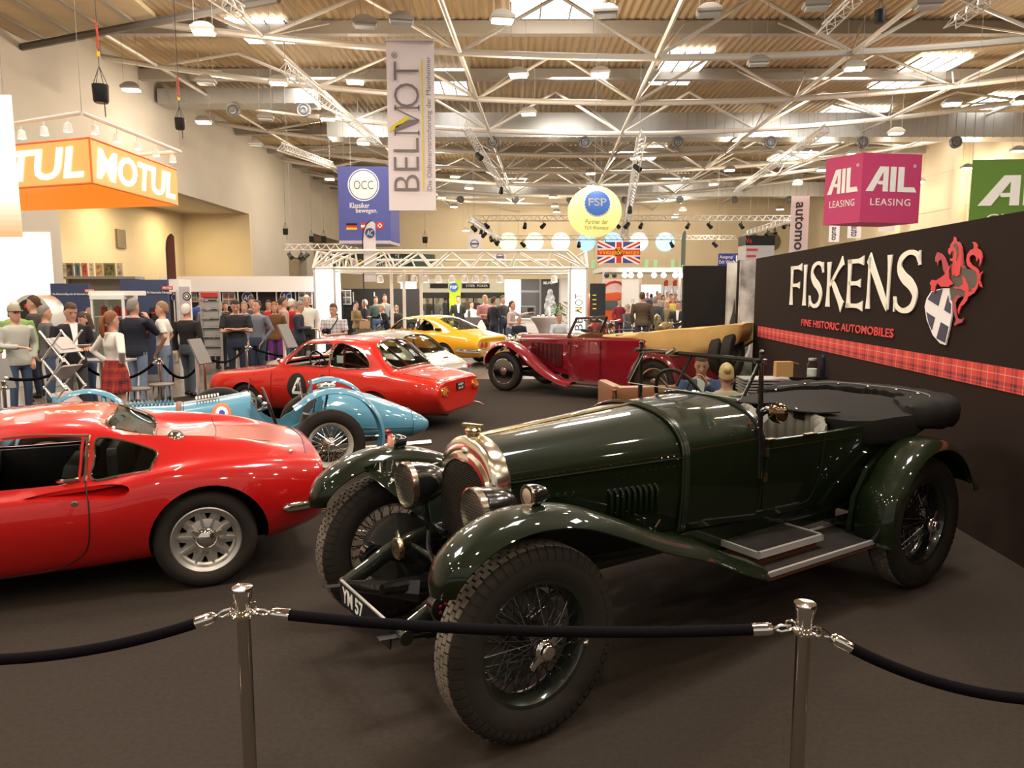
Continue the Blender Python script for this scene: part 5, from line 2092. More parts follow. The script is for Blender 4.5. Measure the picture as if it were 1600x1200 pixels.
def yellow_coupe():
	c = thing('fastback_coupe', 'bright yellow coupe with twin round tail lamps behind the silver coupe', 'car', (-3.181, 21.036, 0), R(-36.67))
	c.scale = (1.033,) * 3
	S_ = [
		st(-.85, .32, .5, (.70, .46), (.69, .54), (.62, .60), (.4, .62), (.2, .625), .63),
		st(-.75, .24, .6, (.75, .46), (.73, .57), (.66, .645), (.45, .665), (.22, .67), .675),
		st(-.2, .18, .66, (.78, .48), (.76, .64), (.68, .73), (.5, .745), (.22, .755), .76),
		st(.15, .18, .67, (.785, .49), (.77, .68), (.69, .79), (.6, .80), (.3, .815), .82),
		st(.5, .18, .67, (.785, .49), (.77, .70), (.69, .82), (.56, 1.06), (.3, 1.09), 1.10),
		st(.75, .18, .67, (.785, .49), (.77, .70), (.69, .825), (.53, 1.14), (.3, 1.18), 1.195),
		st(1.3, .18, .67, (.785, .49), (.77, .71), (.69, .83), (.52, 1.165), (.3, 1.225), 1.24),
		st(1.75, .18, .67, (.785, .5), (.77, .72), (.69, .83), (.51, 1.12), (.3, 1.185), 1.20),
		st(2.2, .19, .67, (.785, .5), (.765, .72), (.675, .815), (.52, .99), (.3, 1.04), 1.055),
		st(2.6, .2, .66, (.775, .5), (.75, .70), (.65, .79), (.52, .87), (.3, .90), .91),
		st(2.95, .22, .64, (.755, .49), (.735, .67), (.63, .76), (.48, .80), (.25, .81), .815),
		st(3.25, .25, .6, (.72, .48), (.70, .63), (.60, .715), (.45, .745), (.22, .75), .755),
		st(3.32, .28, .56, (.69, .47), (.67, .60), (.58, .68), (.43, .70), (.2, .71), .71),
		st(3.30, .34, .5, (.63, .47), (.62, .56), (.54, .63), (.4, .65), (.2, .655), .655),
	]
	dwin = [(.30, .86), (.62, 1.10), (.9, 1.125), (1.22, 1.13), (1.22, .865), (.7, .86)]
	qwin = [(1.28, 1.13), (1.5, 1.11), (1.75, 1.02), (1.87, .90), (1.83, .87), (1.28, .865)]
	bwin = [(1.84, -.40), (1.82, 0), (1.84, .40), (2.2, .45), (2.55, .47), (2.62, 0), (2.55, -.47), (2.2, -.45)]
	fwin = [(.2, -.5), (.18, 0), (.2, .5), (.66, .44), (.68, 0), (.66, -.44)]
	cutters = []
	for sg in (-1, 1):
		cutters += [prism_cut(dwin, sg * .3, sg * 1, 'XZ', 1), prism_cut(qwin, sg * .40, sg * 1, 'XZ', 2), ycyl_cut(0, .28, .31, sg * .45, sg * 1), ycyl_cut(2.29, .28, .31, sg * .45, sg * 1)]
	cutters += [prism_cut(bwin, .8, 1.3, 'XY', 2), prism_cut(fwin, .6, 1.3, 'XY', 1)]
	body, pane, proj = shell_body('bodyshell', S_, YELLOW, c, cutters, nu=3, nv=3, thick=.018)
	pane('rear_window', prism_cut(bwin, .8, 1.3, 'XY', 2), GLASS)
	both(qwin, .9, proj, .012, 'window_trim', CHROME, body, 2)
	both(dwin, .9, proj, .010, 'window_trim', CHROME, body, 3)
	for sg in (-1, 1):
		b = MB()
		b.box((2.02, sg * .665, .90), (.17, .05, .05))
		b.build('pillar_vent', BLACK, body, 0)
		for y in (.52, .36):
			b = MB()
			b.lathe([(.001, .03), (.05, .028), (.065, .015), (.068, -.03)], (3.30, sg * y, .545), 'X', 18)
			t = b.build('tail_lamp', LENSRED, body)
			b = MB()
			b.lathe([(.068, -.02), (.07, .02), (.064, .022), (.062, -.02)], (3.30, sg * y, .545), 'X', 18, True)
			b.build('lamp_rim', CHROME, t)
		seat(c, (1.0, sg * .32, .45), .45, BLACK, .55)
	b = MB()
	b.box((3.32, 0, .545), (.02, .42, .11))
	b.build('rear_number_plate', WHITE, body, 0)
	b = MB()
	P = crom([(2.7, -.79, .41), (3.1, -.775, .41), (3.32, -.70, .41), (3.38, -.5, .41), (3.41, 0, .41), (3.38, .5, .41), (3.32, .70, .41), (3.1, .775, .41)], 4)
	b.tube(P, (.02, .045), 8)
	b.build('bumper', CHROME, body)
	b = MB()
	b.box((1.2, 0, .26), (1.8, 1.3, .05))
	b.build('cabin_trim', BLACK, c, 40)
	steering_wheel(c, (.8, -.32, .86), .18, .35, BLACK)
	for x, sg in ((0, -1), (0, 1), (2.29, -1), (2.29, 1)):
		make_wheel(c, (x, sg * .67, .285), .285, .17, .18, 'disc', sg, rim_m=ALURIM, lugs=8)
	return c

red_coupe()
number_coupe()
silver_coupe()
yellow_coupe()

# ---------------------------------------------------------------- pale blue open racing car
def blue_racer():
	c = thing('racing_car', 'pale blue open pre-war racing car with wire wheels and cycle mudguards', 'car', (-4.317, 6.99, 0), R(22.78))
	c.scale = (1.026,) * 3
	# body: rounded section (half width, bottom, widest z, top)
	def ring(x, hw, zb, zm, zt, n=9, pw=.8):
		L = []
		for i in range(n):
			t = -pi / 2 + pi * i / (n - 1)
			cy = abs(cos(t)) ** pw
			z = zm + (zt - zm) * sin(t) if t > 0 else zm + (zm - zb) * sin(t)
			L.append(Vector((x, -hw * cy, z)))
		return L + [Vector((q.x, -q.y, q.z)) for q in L[1:-1][::-1]]
	nose = [(-.45, .10, .35, .48, .60), (-.40, .22, .27, .48, .68), (-.2, .30, .22, .48, .73), (.3, .34, .2, .48, .755), (.9, .36, .2, .47, .75), (1.05, .365, .2, .47, .752), (1.4, .38, .2, .47, .79), (1.62, .385, .2, .47, .825), (1.68, .385, .2, .47, .83)]
	b = MB()
	b.rings([ring(*q) for q in nose])
	hood = b.build('bonnet', BLUE, c, 40)
	tail = [(2.30, .36, .22, .46, .80), (2.42, .36, .22, .46, .835), (2.6, .355, .22, .46, .82), (2.9, .32, .23, .44, .735), (3.15, .27, .24, .42, .63), (3.31, .225, .245, .40, .555), (3.312, .225, .245, .40, .555), (3.45, .15, .27, .385, .48), (3.53, .07, .32, .375, .42), (3.55, .015, .36, .375, .385)]
	b = MB()
	b.rings([ring(*q) for q in tail])
	tl = b.build('tail', BLUE, c, 40)
	# cockpit sides scooped low between scuttle and tail
	b = MB()
	rr = []
	for i in range(13):
		t = i / 12
		x = 1.66 + .68 * t
		zt = .46 + .34 * abs(2 * t - 1) ** 2.2 * (.95 if t < .5 else 1) + (.04 if t > .5 else 0)
		hw = .383
		L = [Vector((x, -.20, .2)), Vector((x, -hw * .92, .30)), Vector((x, -hw, .42)), Vector((x, -hw * (.99 - .12 * max(0, zt - .5)), zt))]
		I = [Vector((x, q.y + .02, q.z + (.02 if k == 0 else 0))) for k, q in enumerate(L)][::-1]
		rr.append(L + I)
	b.rings(rr)
	b.mirror_y()
	b.box((2.0, 0, .21), (.7, .5, .02))
	ck = b.build('cockpit_side', BLUE, c, 40)
	b = MB()
	b.box((2.28, 0, .5), (.1, .6, .5), Matrix.Rotation(.15, 3, 'Y'))
	b.box((2.05, 0, .3), (.5, .6, .12))
	b.build('seat', mat('black_seat', (.02, .019, .018), .6), c, 40, bevel=.03)
	# bonnet details: strap, louvres along the crown, side gills, cowl grille
	b = MB()
	P = ring(1.02, .368, .2, .47, .756)
	b.tube(P, (.025, .004), 6, True)
	b.build('bonnet_strap', mat('strap_leather', (.15, .06, .03), .6), hood)
	b = MB()
	for k in range(22):
		x = .26 + k * .033
		for y in (-.06, .0, .06):
			b.rings([[Vector((x, y - .025, .752)), Vector((x, y + .025, .752)), Vector((x, y + .02, .778)), Vector((x, y - .02, .778))], [Vector((x + .022, y - .025, .752)), Vector((x + .022, y + .025, .752)), Vector((x + .022, y + .025, .755)), Vector((x + .022, y - .025, .755))]])
	b.build('louvres', BLUE, hood, 0)
	b = MB()
	for k in range(16):
		x = .3 + k * .04
		b.box((x, -.352, .58), (.018, .03, .10), Matrix.Rotation(.2, 3, 'X'))
	b.build('louvres', BLUE, hood, 0)
	b = MB()
	for k in range(8):
		b.box((1.18 + k * .028, -.08, .79 + k * .0035), (.016, .20, .012))
	b.build('cowl_grille', ALU, hood, 0)
	b = MB()
	P = ring(1.06, .368, .2, .47, .755)
	b.tube(P[3:-3], .003, 4)
	b.build('bonnet_gap', BLACK, hood)

	def decal(cx, cz, r, m, name, lift, par):
		# disc wrapped on the flank of the nose section
		pts = []
		for i in range(30):
			a = 2 * pi * i / 30
			pts.append((cx + r * cos(a), cz + r * sin(a)))
		def on(x, z):
			zt = .79 + (.83 - .79) * (x - 1.4) / .28
			s_ = max(-1, min(1, (z - .47) / (zt - .47)))
			y = .383 * math.sqrt(max(0, 1 - s_ * s_)) ** .8
			return Vector((x, -y - lift, z + lift * .6 * max(0, s_)))
		b = MB()
		rings_ = []
		for f in (0.02, .35, .7, 1.0):
			rings_.append([on(cx + (x - cx) * f, cz + (z - cz) * f) for x, z in pts])
		b.rings(rings_, cap1=False)
		return b.build(name, m, par, 60, fix=False)
	decal(1.40, .665, .085, mat('roundel_orange', (.62, .14, .04), .4), 'roundel', .003, hood)
	decal(1.40, .665, .056, WHITE, 'roundel', .0045, hood)
	decal(1.40, .665, .028, mat('roundel_blue', (.03, .05, .42), .4), 'roundel', .006, hood)
	decal(1.56, .44, .14, WHITE, 'number_disc', .004, hood)
	# aero screen, mirrors, instruments
	b = MB()
	P = [(1.66, -.10, .83), (1.68, -.10, .92), (1.69, -.05, .955), (1.69, .05, .955), (1.68, .10, .92), (1.66, .10, .83)]
	b.rings([[Vector(p) for p in P], [Vector(p) + Vector((.006, 0, 0)) for p in P]])
	b.build('aero_screen', GLASSD, c, 0)
	b = MB()
	for y in (-.22, -.12, .0, .12):
		b.cyl((1.69, y, .70), (1.72, y, .70), .035, n=14)
	b.tube([(1.68, -.22, .80), (1.74, -.24, .78), (1.80, -.22, .72)], .012, 8)
	b.ball((1.80, -.23, .715), .03, 10, 6)
	b.ball((1.76, -.2, .78), .028, 10, 6)
	b.tube([(1.70, -.3, .78), (1.70, -.27, .68), (1.72, -.2, .60)], .008, 6)
	b.build('instruments', CHROME, c)
	steering_wheel(c, (1.86, .0, .66), .2, .30, mat('dark_wood_rim', (.05, .02, .012), .35))
	b = MB()
	b.lathe([(.09, .0), (.10, .02), (.085, .035), (.05, .04), (.001, .05)], (2.44, 0, .83), 'Z', 24)
	b.tube([(2.44, -.1, .86), (2.44, .1, .86)], .008, 6)
	b.tube([(2.50, .08, .85), (2.56, .12, .87)], .012, 6)
	b.build('filler_cap', NICKEL, tl)
	b = MB()
	for q in tail[5:6]:
		P = ring(q[0] + .01, q[1] + .003, q[2], q[3], q[4] + .003)
		b.tube(P, .004, 4, True)
	b.tube([(2.6, -.352, .44), (2.95, -.316, .41), (3.31, -.226, .38)], .004, 4)
	b.build('tail_seam', mat('seam_blue', (.05, .16, .22), .5), tl)
	# mudguards
	for sg in (-1, 1):
		p = [(2.035, .715, sg * .55, sg * .74), (2.12, .77, sg * .55, sg * .74)] if sg < 0 else []
		for a in range(122 if sg < 0 else 114, -38, -8):
			p.append((2.40 + (.14 if sg > 0 else 0) + .475 * cos(R(a)), (.395 if sg < 0 else .365) + .475 * sin(R(a)), sg * .55, sg * .75))
		b = MB()
		q = path4(p, 2)
		b.rings(fender_rings(q, 0, 0, .03, .012, .006, 7))
		f = b.build('rear_mudguard', BLUE, c, 45)
		b = MB()
		b.tube([(2.36, sg * .36, .62), (2.36, sg * .62, .85)], .014, 8)
		b.tube([(2.25, sg * .36, .6), (2.24, sg * .62, .84)], .01, 8)
		b.tube([(2.6, sg * .36, .35), (2.85, sg * .62, .38)], .014, 8)
		b.build('mudguard_stay', CHROME, f)
		p = []
		for a in range(172, 12, -8):
			p.append((.16 + .40 * cos(R(a)), .415 + .41 * sin(R(a)), sg * .55, sg * .74))
		p = [(-.32, .36, sg * .55, sg * .74)] + p
		b = MB()
		q = path4(p, 2)
		b.rings(fender_rings(q, 0, 0, .025, .012, .006, 7))
		f = b.build('front_mudguard', BLUE, c, 45)
		b = MB()
		b.tube([(-.12, sg * .5, .45), (-.13, sg * .64, .78)], .022, 8)
		b.tube([(.35, sg * .34, .6), (.3, sg * .62, .79)], .014, 8)
		b.build('mudguard_stay', BLUE, f)
		for x in (0, 2.36):
			make_wheel(c, (x, sg * .645, .345), .345, .15, .22, 'wire', sg, rim_m=mat('painted_rim', (.50, .48, .43), .4), spoke_m=STEEL, hub_m=NICKEL)
		b = MB()
		b.lathe([(.001, .02), (.02, .018), (.024, .0), (.02, -.03), (.001, -.04)], (2.95, sg * .60, .42), 'X', 14)
		b.build('tail_lamp', LENSRED, c)
	b = MB()
	b.tube([(0, -.6, .345), (0, -.2, .3), (0, .2, .3), (0, .6, .345)], .025, 8)
	b.tube([(2.36, -.6, .345), (2.36, .6, .345)], .04, 8)
	b.tube([(1.2, -.40, .24), (2.2, -.42, .22), (3.45, -.42, .24)], .03, 10)
	b.build('axles_and_exhaust', STEEL, c)
	b = MB()
	b.box((2.11, -.52, .40), (.12, .14, .5), Matrix.Rotation(.3, 3, 'Y'))
	b.build('side_lining', GREYD, c, bevel=.02)
	sp = make_wheel(c, (1.40, .56, .48), .335, .14, .215, 'wire', 1, name='spare_wheel', rim_m=MATS['painted_rim'], spoke_m=STEEL, hub_m=NICKEL)
	return c

# ---------------------------------------------------------------- maroon pre-war convertible
def maroon_convertible():
	c = thing('convertible_car', 'maroon pre-war four-door convertible with tan folded hood behind the green car', 'car', (.291, 14.739, 0), R(-35.66))
	c.scale = (1.028,) * 3
	MA = MAROON
	b = MB()
	rr = []
	for x, hb, hw, zb, zs, zt in ((.0, .26, .27, .45, .90, 1.03), (.5, .32, .34, .42, .94, 1.05), (1.12, .42, .46, .36, .98, 1.07), (1.28, .46, .52, .33, 1.0, 1.08)):
		rr.append(tourer_ring(x, hb, hw, zb, zs, zt, p=.7))
	b.rings(rr)
	bn = b.build('bonnet', MA, c, 40)
	for sg in (-1, 1):
		b = MB()
		for k in range(24):
			x = .36 + k * .031
			zl = .80 - .34 * max(0, (k - 3)) / 20
			y = sg * (.30 + .145 * x)
			b.box2((x, y - .016, max(.50, .72 - .012 * k)), (x + .014, y + .016, .90))
		b.build('louvres', mat('louvre_maroon', (.07, .004, .008), .4, coat=.5), bn, 0)
	b = MB()
	b.tube([(.05, -.285, .915), (.5, -.345, .945), (1.12, -.465, .985)], .008, 6)
	b.tube([(.02, 0, 1.035), (1.28, 0, 1.085)], .006, 6)
	b.build('bonnet_hinge', CHROME, bn)
	# radiator
	b = MB()
	b.rings([tourer_ring(x, .25 * k, .265 * k, .44, .90, 1.04 + .01 * k, p=.7) for x, k in ((-.10, .9), (-.08, 1), (.02, 1.03))])
	rd = b.build('radiator_shell', NICKEL, c, 50)
	b = MB()
	b.rings([tourer_ring(x, .2, .215, .46, .86, .98, p=.7) for x in (-.108, -.10)])
	b.build('radiator_core', BLACK, rd)
	# body with doors
	b = MB()
	prof = [(1.26, .50, .53), (1.6, .60, .63), (2.0, .66, .68), (2.5, .68, .69), (2.9, .66, .68), (3.3, .60, .64), (3.7, .52, .58), (4.0, .45, .5), (4.08, .0, .0)]
	outer = []
	for x, hb, ht in prof:
		zt = 1.03 + .018 * (x - 1.26)
		outer.append([Vector((x, hb, .27 + .10 * max(0, x - 3.0))), Vector((x, ht + .015, .55)), Vector((x, ht + .01, .80)), Vector((x, ht + .012, zt - .07)), Vector((x, ht + .016, zt - .03)), Vector((x, ht - .005, zt)), Vector((x, ht - .05, zt))])
	rails = [crom([outer[i][j] for i in range(len(outer))], 4) for j in range(7)]
	rr = []
	m = len(rails[0])
	for sg in (-1, 1):
		for i in (range(m) if sg < 0 else range(m - 2, -1, -1)):
			o = [Vector((rails[j][i].x, sg * max(rails[j][i].y, 0), rails[j][i].z)) for j in range(7)]
			inn = [Vector((q.x - (.05 if i > m - 6 else 0), q.y * .9, q.z)) for q in o[::-1]]
			rr.append(o + inn)
	b.rings(rr)
	b.box2((1.3, -.55, .27), (3.9, .55, .33))
	body = b.build('body_tub', MA, c, 40)
	b = MB()
	for x in (2.0, 2.78):
		b = MB()
		b.tube([(x, -.70, .30), (x, -.705, .6), (x, -.70, 1.0)], .005, 5)
		b.build('door_gap', BLACK, body)
	b = MB()
	b.tube(crom([(1.36, -.57, .98), (1.33, -.585, .75), (1.36, -.60, .5), (1.5, -.625, .36), (1.62, -.65, .32)], 4), .004, 5)
	b.build('door_gap', BLACK, body)
	for x in (1.42, 2.66):
		b = MB()
		b.tube([(x, -.70 if x > 2 else -.62, .90), (x + .03, -.73 if x > 2 else -.655, .90), (x + .13, -.73 if x > 2 else -.67, .885)], .012, 8)
		b.build('door_handle', CHROME, body)
	b = MB()
	for z in (.90, .68, .46):
		b.cyl((2.0, -.71, z - .03), (2.0, -.71, z + .03), .012, n=8)
	b.cyl((1.27, -.56, .93), (1.27, -.60, .93), .02, n=10)
	b.cyl((1.27, -.56, .74), (1.27, -.60, .74), .014, n=10)
	b.each('hinge', MAROOND, body)
	# interior
	for sg in (-1, 1):
		seat(c, (1.95, sg * .32, .62), .5, TAN, .5, 'front_seat')
	b = MB()
	b.box((2.95, 0, .85), (.2, 1.1, .45))
	b.box((2.8, 0, .65), (.5, 1.1, .14))
	b.build('rear_seat', TAN, c, 40, bevel=.05)
	b = MB()
	b.rings([tourer_ring(x, .45, .5, .9, 1.02, 1.09, p=.7) for x in (1.28, 1.42)])
	b.build('dashboard', WOOD, c, 40)
	steering_wheel(c, (1.72, .3, 1.08), .2, .4, mat('dark_wood_rim', (.05, .02, .012), .35))
	# windscreen
	b = MB()
	for sg in (-1, 1):
		b.tube([(1.28, sg * .58, 1.03), (1.44, sg * .55, 1.37)], (.016, .03), 8)
	b.tube([(1.44, -.56, 1.37), (1.44, .56, 1.37)], (.02, .022), 8)
	b.tube([(1.28, -.58, 1.05), (1.28, .58, 1.05)], .015, 8)
	wf = b.build('windscreen_frame', MAROOND, c)
	b = MB()
	b.rings([[Vector((1.28 + dx, -.56, 1.06)), Vector((1.28 + dx, .56, 1.06)), Vector((1.435 + dx, .54, 1.36)), Vector((1.435 + dx, -.54, 1.36))] for dx in (0, .006)])
	b.build('windscreen_glass', GLASS, wf, 0)
	for y in (-.2, .1):
		b = MB()
		b.ball((1.42, y, 1.33), (.03, .05, .025), 12, 8)
		b.build('wiper_motor', CHROME, wf)
	# folded hood
	b = MB()
	rows = []
	for x, hw, zt, zb in ((1.95, .55, 1.10, 1.06), (2.3, .60, 1.12, 1.06), (2.60, .66, 1.13, 1.06), (2.72, .70, 1.17, .96), (2.95, .73, 1.20, .84), (3.3, .72, 1.235, .83), (3.7, .66, 1.275, .86), (4.05, .55, 1.32, .93), (4.25, .45, 1.345, 1.05), (4.30, .40, 1.34, 1.22)):
		row = []
		for i in range(21):
			t = -1 + i / 10
			a = abs(t)
			if a < .7:
				y, z = hw * t / .75, zt - .015 * (a / .7) ** 2
			else:
				u = (a - .7) / .3
				y = hw * (1 if t > 0 else -1) * (.933 + .067 * min(1, 2 * u) - .05 * u * u)
				z = zt - .015 - (zt - zb) * u
			z += .012 * sin(x * 9 + t * 5) * (0 if a < .6 else 1)
			y += .02 * sin(x * 7 + 6 * a) * (1 if a > .75 else 0) * (1 if t > 0 else -1)
			row.append(Vector((x, y, z)))
		rows.append(row + [Vector((q.x, q.y * .92, min(q.z - .02, zb))) for q in row[::-1]])
	b.rings(rows)
	b.build('folded_hood', TANCLOTH, c, 60)
	# mudguards and running boards
	fp = [(-.43, .48, -.80, -.60), (-.41, .60, -.83, -.58), (-.32, .74, -.84, -.56), (-.16, .845, -.845, -.53), (.02, .885, -.85, -.50), (.2, .86, -.85, -.48), (.42, .745, -.85, -.46), (.65, .56, -.845, -.46), (.95, .37, -.84, -.48), (1.25, .255, -.83, -.50), (1.45, .215, -.82, -.52)]
	for sg in (-1, 1):
		p = [(a, z, sg * y0, sg * y1) for a, z, y0, y1 in path4(fp, 5)]
		b = MB()
		b.rings(fender_rings(p, 0, 0, .05, .035))
		f = b.build('front_mudguard', MA, c, 45)
		b = MB()
		# inner wing panel between mudguard and bonnet
		b.rings([[Vector((x, sg * y, z)) for x, z, y in ((-.15, .86, .52), (.1, .90, .48), (.4, .76, .44), (.7, .55, .44), (1.0, .38, .46), (1.3, .27, .5))], [Vector((x, sg * y, z)) for x, z, y in ((-.1, .6, .28), (.1, .78, .30), (.4, .72, .34), (.7, .52, .38), (1.0, .36, .42), (1.3, .26, .46))]], close=False)
		b.build('inner_wing', MA, f, 45)
		rp = [(2.62, .22, sg * -.83, sg * -.62)] + [(3.03 + .43 * cos(R(a)), .36 + .45 * sin(R(a)), sg * -.84, sg * -.60) for a in range(186, -14, -8)] + [(3.62, .16, sg * -.82, sg * -.60)]
		b = MB()
		b.rings(fender_rings(path4(rp, 2), 0, 0, .05, .035))
		b.build('rear_mudguard', MA, c, 45)
		b = MB()
		b.prism([(1.42, .20), (2.66, .20), (2.66, .225), (1.42, .225)], sg * -.83, sg * -.56, 'XZ')
		rbd = b.build('running_board', MA, c, 0)
		b = MB()
		b.box2((1.44, sg * -.835, .205), (2.66, sg * -.825, .222))
		b.box2((1.50, sg * -.80, .226), (2.62, sg * -.66, .236))
		b.build('running_board_trim', CHROME, rbd, 0)
		for x in (0, 3.03):
			make_wheel(c, (x, sg * .70, .365), .365, .17, .235, 'disc', sg, rim_m=CHROME, hub_m=mat('hub_chrome_maroon', (.35, .2, .2), .2, .8), lugs=12)
		b = MB()
		b.lathe([(.001, -.02), (.09, -.012), (.112, .0), (.115, .015), (.1, .06), (.06, .11), (.001, .13)], (-.18, sg * .36, .92), 'X', 24)
		b.build('headlamp', CHROME, c)
	b = MB()
	b.tube([(-.5, -.62, .40), (-.52, 0, .40), (-.5, .62, .40)], (.015, .035), 8)
	b.tube([(-.5, -.3, .4), (-.2, -.3, .42)], .02, 6)
	b.tube([(-.5, .3, .4), (-.2, .3, .42)], .02, 6)
	b.build('bumper', CHROME, c)
	b = MB()
	b.box2((-.1, -.3, .25), (3.6, .3, .34))
	b.tube([(0, -.6, .36), (0, .6, .36)], .03, 8)
	b.tube([(3.03, -.6, .36), (3.03, .6, .36)], .04, 8)
	b.build('chassis', BLACK, c)
	for k, x in enumerate((3.96, 4.15)):
		b = MB()
		b.lathe([(r, h * .9) for r, h in tyre_prof(.375, .20, .23)], (x, -.30, .85), 'X', 40, True)
		t = b.build('spare_tyre', RUBBER, c)
		b = MB()
		b.lathe([(.001, .03), (.12, .03), (.2, .0), (.235, .05), (.235, -.05), (.001, -.05)], (x, -.30, .85), 'X', 32)
		b.build('spare_rim', GREYD, t)
	return c

blue_racer()
maroon_convertible()

# ---------------------------------------------------------------- signs, banners and balloons hung in the hall
def plate(name, label, cat, x0, y0, x1, y1, Y, m, th=.04, group=None, M=False):
	"""flat board facing the camera that the photograph shows between two pixels, Y metres off"""
	a, c = at(x0, y0, Y), at(x1, y1, Y)
	b = MB()
	b.box2((a.x, Y, c.z), (c.x, Y + th, a.z))
	o = b.build(name, m, None, 0)
	if label:
		tag(o, label, cat, group)
	return o, a, c

def fm(px, py, Y, lift=.004):
	q = at(px, py, Y)
	return face_matrix((q.x, Y - lift, q.z), (1, 0, 0), (0, 0, 1))

def wpx(w_, Y):
	return w_ * Y / PX

def word(s, m, par, px, py, Y, w_=None, h=None, **k):
	return letters(s, m, par, fm(px, py, Y), width=wpx(w_, Y) if w_ else None, height=wpx(h, Y) if h else None, extrude=.006, **k)

def wires(name, pts, label, r=.006, group=None):
	b = MB()
	for p0, p1 in pts:
		b.cyl(p0, p1, r, n=5)
	return b

def box_face(o0, o1, z0, z1):
	"""matrix on a vertical face running from o0 to o1 (plan points, left to right as seen)"""
	r = Vector((o1[0] - o0[0], o1[1] - o0[1], 0))
	return face_matrix(((o0[0] + o1[0]) / 2, (o0[1] + o1[1]) / 2, (z0 + z1) / 2), r, (0, 0, 1)), r.length

def lift_m(M, d):
	return M @ Matrix.Translation((0, 0, d))

# orange lit box sign
OR = mat('sign_orange_lit', (.55, .2, .04), .5, emit=.52, ecol=(1.0, .40, .13))
ORD = mat('sign_orange_base', (.6, .15, .01), .5, emit=.5, ecol=(1.0, .24, .006))
WL = mat('sign_white_lit', (1, .95, .85), .5, emit=2.0, ecol=(1, .95, .84))
A, Bq, Cq, Dq = (-8.27, 15.0), (-8.27, 18.8), (-12.9, 20.0), (-12.35, 16.5)
zt, zb = at(160, 216, 15).z, at(162, 286, 15).z
t = thing('lightbox_sign', 'hanging orange lit box sign with white oil brand lettering, upper left', 'sign', (0, 0, 0))
b = MB()
b.prism([A, Bq, Cq, Dq], zb + .02, zt, 'XY')
b.build('sign_box', OR, t, 0)
b = MB()
b.prism([A, Bq, Cq, Dq], zb, zb + .02, 'XY')
b.build('sign_base', ORD, t, 0)
b = MB()
for p, q in ((A, Bq), (A, Dq)):
	b.tube([(*p, zt + .01), (*q, zt + .01)], .02, 5)
	b.tube([(*p, zb), (*q, zb)], .02, 5)
b.cyl((*A, zb), (*A, zt), .02, n=6)
b.build('sign_edge', mat('sign_edge_orange', (.8, .16, .02), .5), t)
M, L = box_face(A, Bq, zb, zt)
letters('MOTUL', WL, t, lift_m(M, .01), width=L * .91, height=(zt - zb) * .72, extrude=.01, offset=.02, shear=.16)
M, L = box_face(Dq, A, zb, zt)
letters('MOTUL', WL, t, lift_m(M, .01), width=L * .91, height=(zt - zb) * .72, extrude=.01, offset=.02, shear=.16)

# tall lit box cut by the left edge of the view
t = thing('lightbox_pillar', 'white lit pillar box fading to orange at its foot, at the left picture edge', 'sign', (0, 0, 0))
p0, p1 = at(-60, 145, 11.0), at(12, 148, 11.0)
zlo, zmid, zhi = at(20, 370, 11).z, at(20, 318, 11).z, p1.z
b = MB()
b.box2((p0.x, 11.0, zmid), (p1.x + .02, 11.05, zhi))
b.build('lit_panel', mat('panel_lit', (.5, .48, .46), .5, emit=.62, ecol=(1, .96, .9)), t, 0)
b = MB()
n_ = 6
for k in range(n_):
	b.mi = k
	b.box2((p0.x, 11.0, zmid - (k + 1) * (zmid - zlo) / n_), (p1.x + .025, 11.05, zmid - k * (zmid - zlo) / n_))
b.build('lit_foot', [mat('foot_lit_%d' % k, (.4, .3, .22), .5, emit=.52 - .035 * k, ecol=(1, .84 - .08 * k, .68 - .11 * k)) for k in range(n_)], t, 0)
b = MB()
b.cyl((p0.x + .3, 11.05, zhi), (p0.x + .3, 11.05, 12.0), .006, n=5)
b.cyl((p1.x - .1, 11.05, zhi), (p1.x - .1, 11.05, 12.0), .006, n=5)
b.each('hanging_wire', GREY, t)

# truss with small spotlights over the oil stand
t = thing('lighting_truss', 'white lighting bar with small spotlights above the orange lit sign', 'truss', (0, 0, 0))
zz = at(155, 178, 15).z
Tq = [(-11.0, 16.2), (-8.33, 14.9), (-8.2, 18.9)]
b = MB()
b.tube([(*Tq[0], zz), (*Tq[1], zz)], .045, 8)
b.tube([(*Tq[1], zz), (*Tq[2], zz)], .045, 8)
b.tube([(*Tq[2], zz), (-11.6, 20, zz)], .045, 8)
b.build('bar', mat('bar_white', (.75, .73, .7), .4), t)
SPOTW = mat('spot_glow', (1, .95, .85), .5, emit=6, ecol=(1, .92, .8))
for k in range(9):
	if k < 4:
		u = (k + .4) / 4
		x, y = Tq[0][0] + (Tq[1][0] - Tq[0][0]) * u, Tq[0][1] + (Tq[1][1] - Tq[0][1]) * u
	else:
		u = (k - 3.5) / 5
		x, y = Tq[1][0] + (Tq[2][0] - Tq[1][0]) * u, Tq[1][1] + (Tq[2][1] - Tq[1][1]) * u
	b = MB()
	b.cyl((x, y, zz), (x, y, zz - .14), .012, n=6)
	b.lathe([(.03, .02), (.06, 0), (.085, -.16), (.07, -.15)], (x, y, zz - .16), 'Z', 12)
	s_ = b.build('spotlight', mat('bar_white', (.75, .73, .7), .4), t)
	b = MB()
	b.ball((x, y, zz - .31), (.07, .07, .02), 10, 5)
	b.build('spot_lens', SPOTW, s_)
b = MB()
for x, y in (Tq[1], Tq[2], Tq[0]):
	b.cyl((x, y, zz), (x, y, 12.0), .006, n=5)
b.each('hanging_wire', GREY, t)
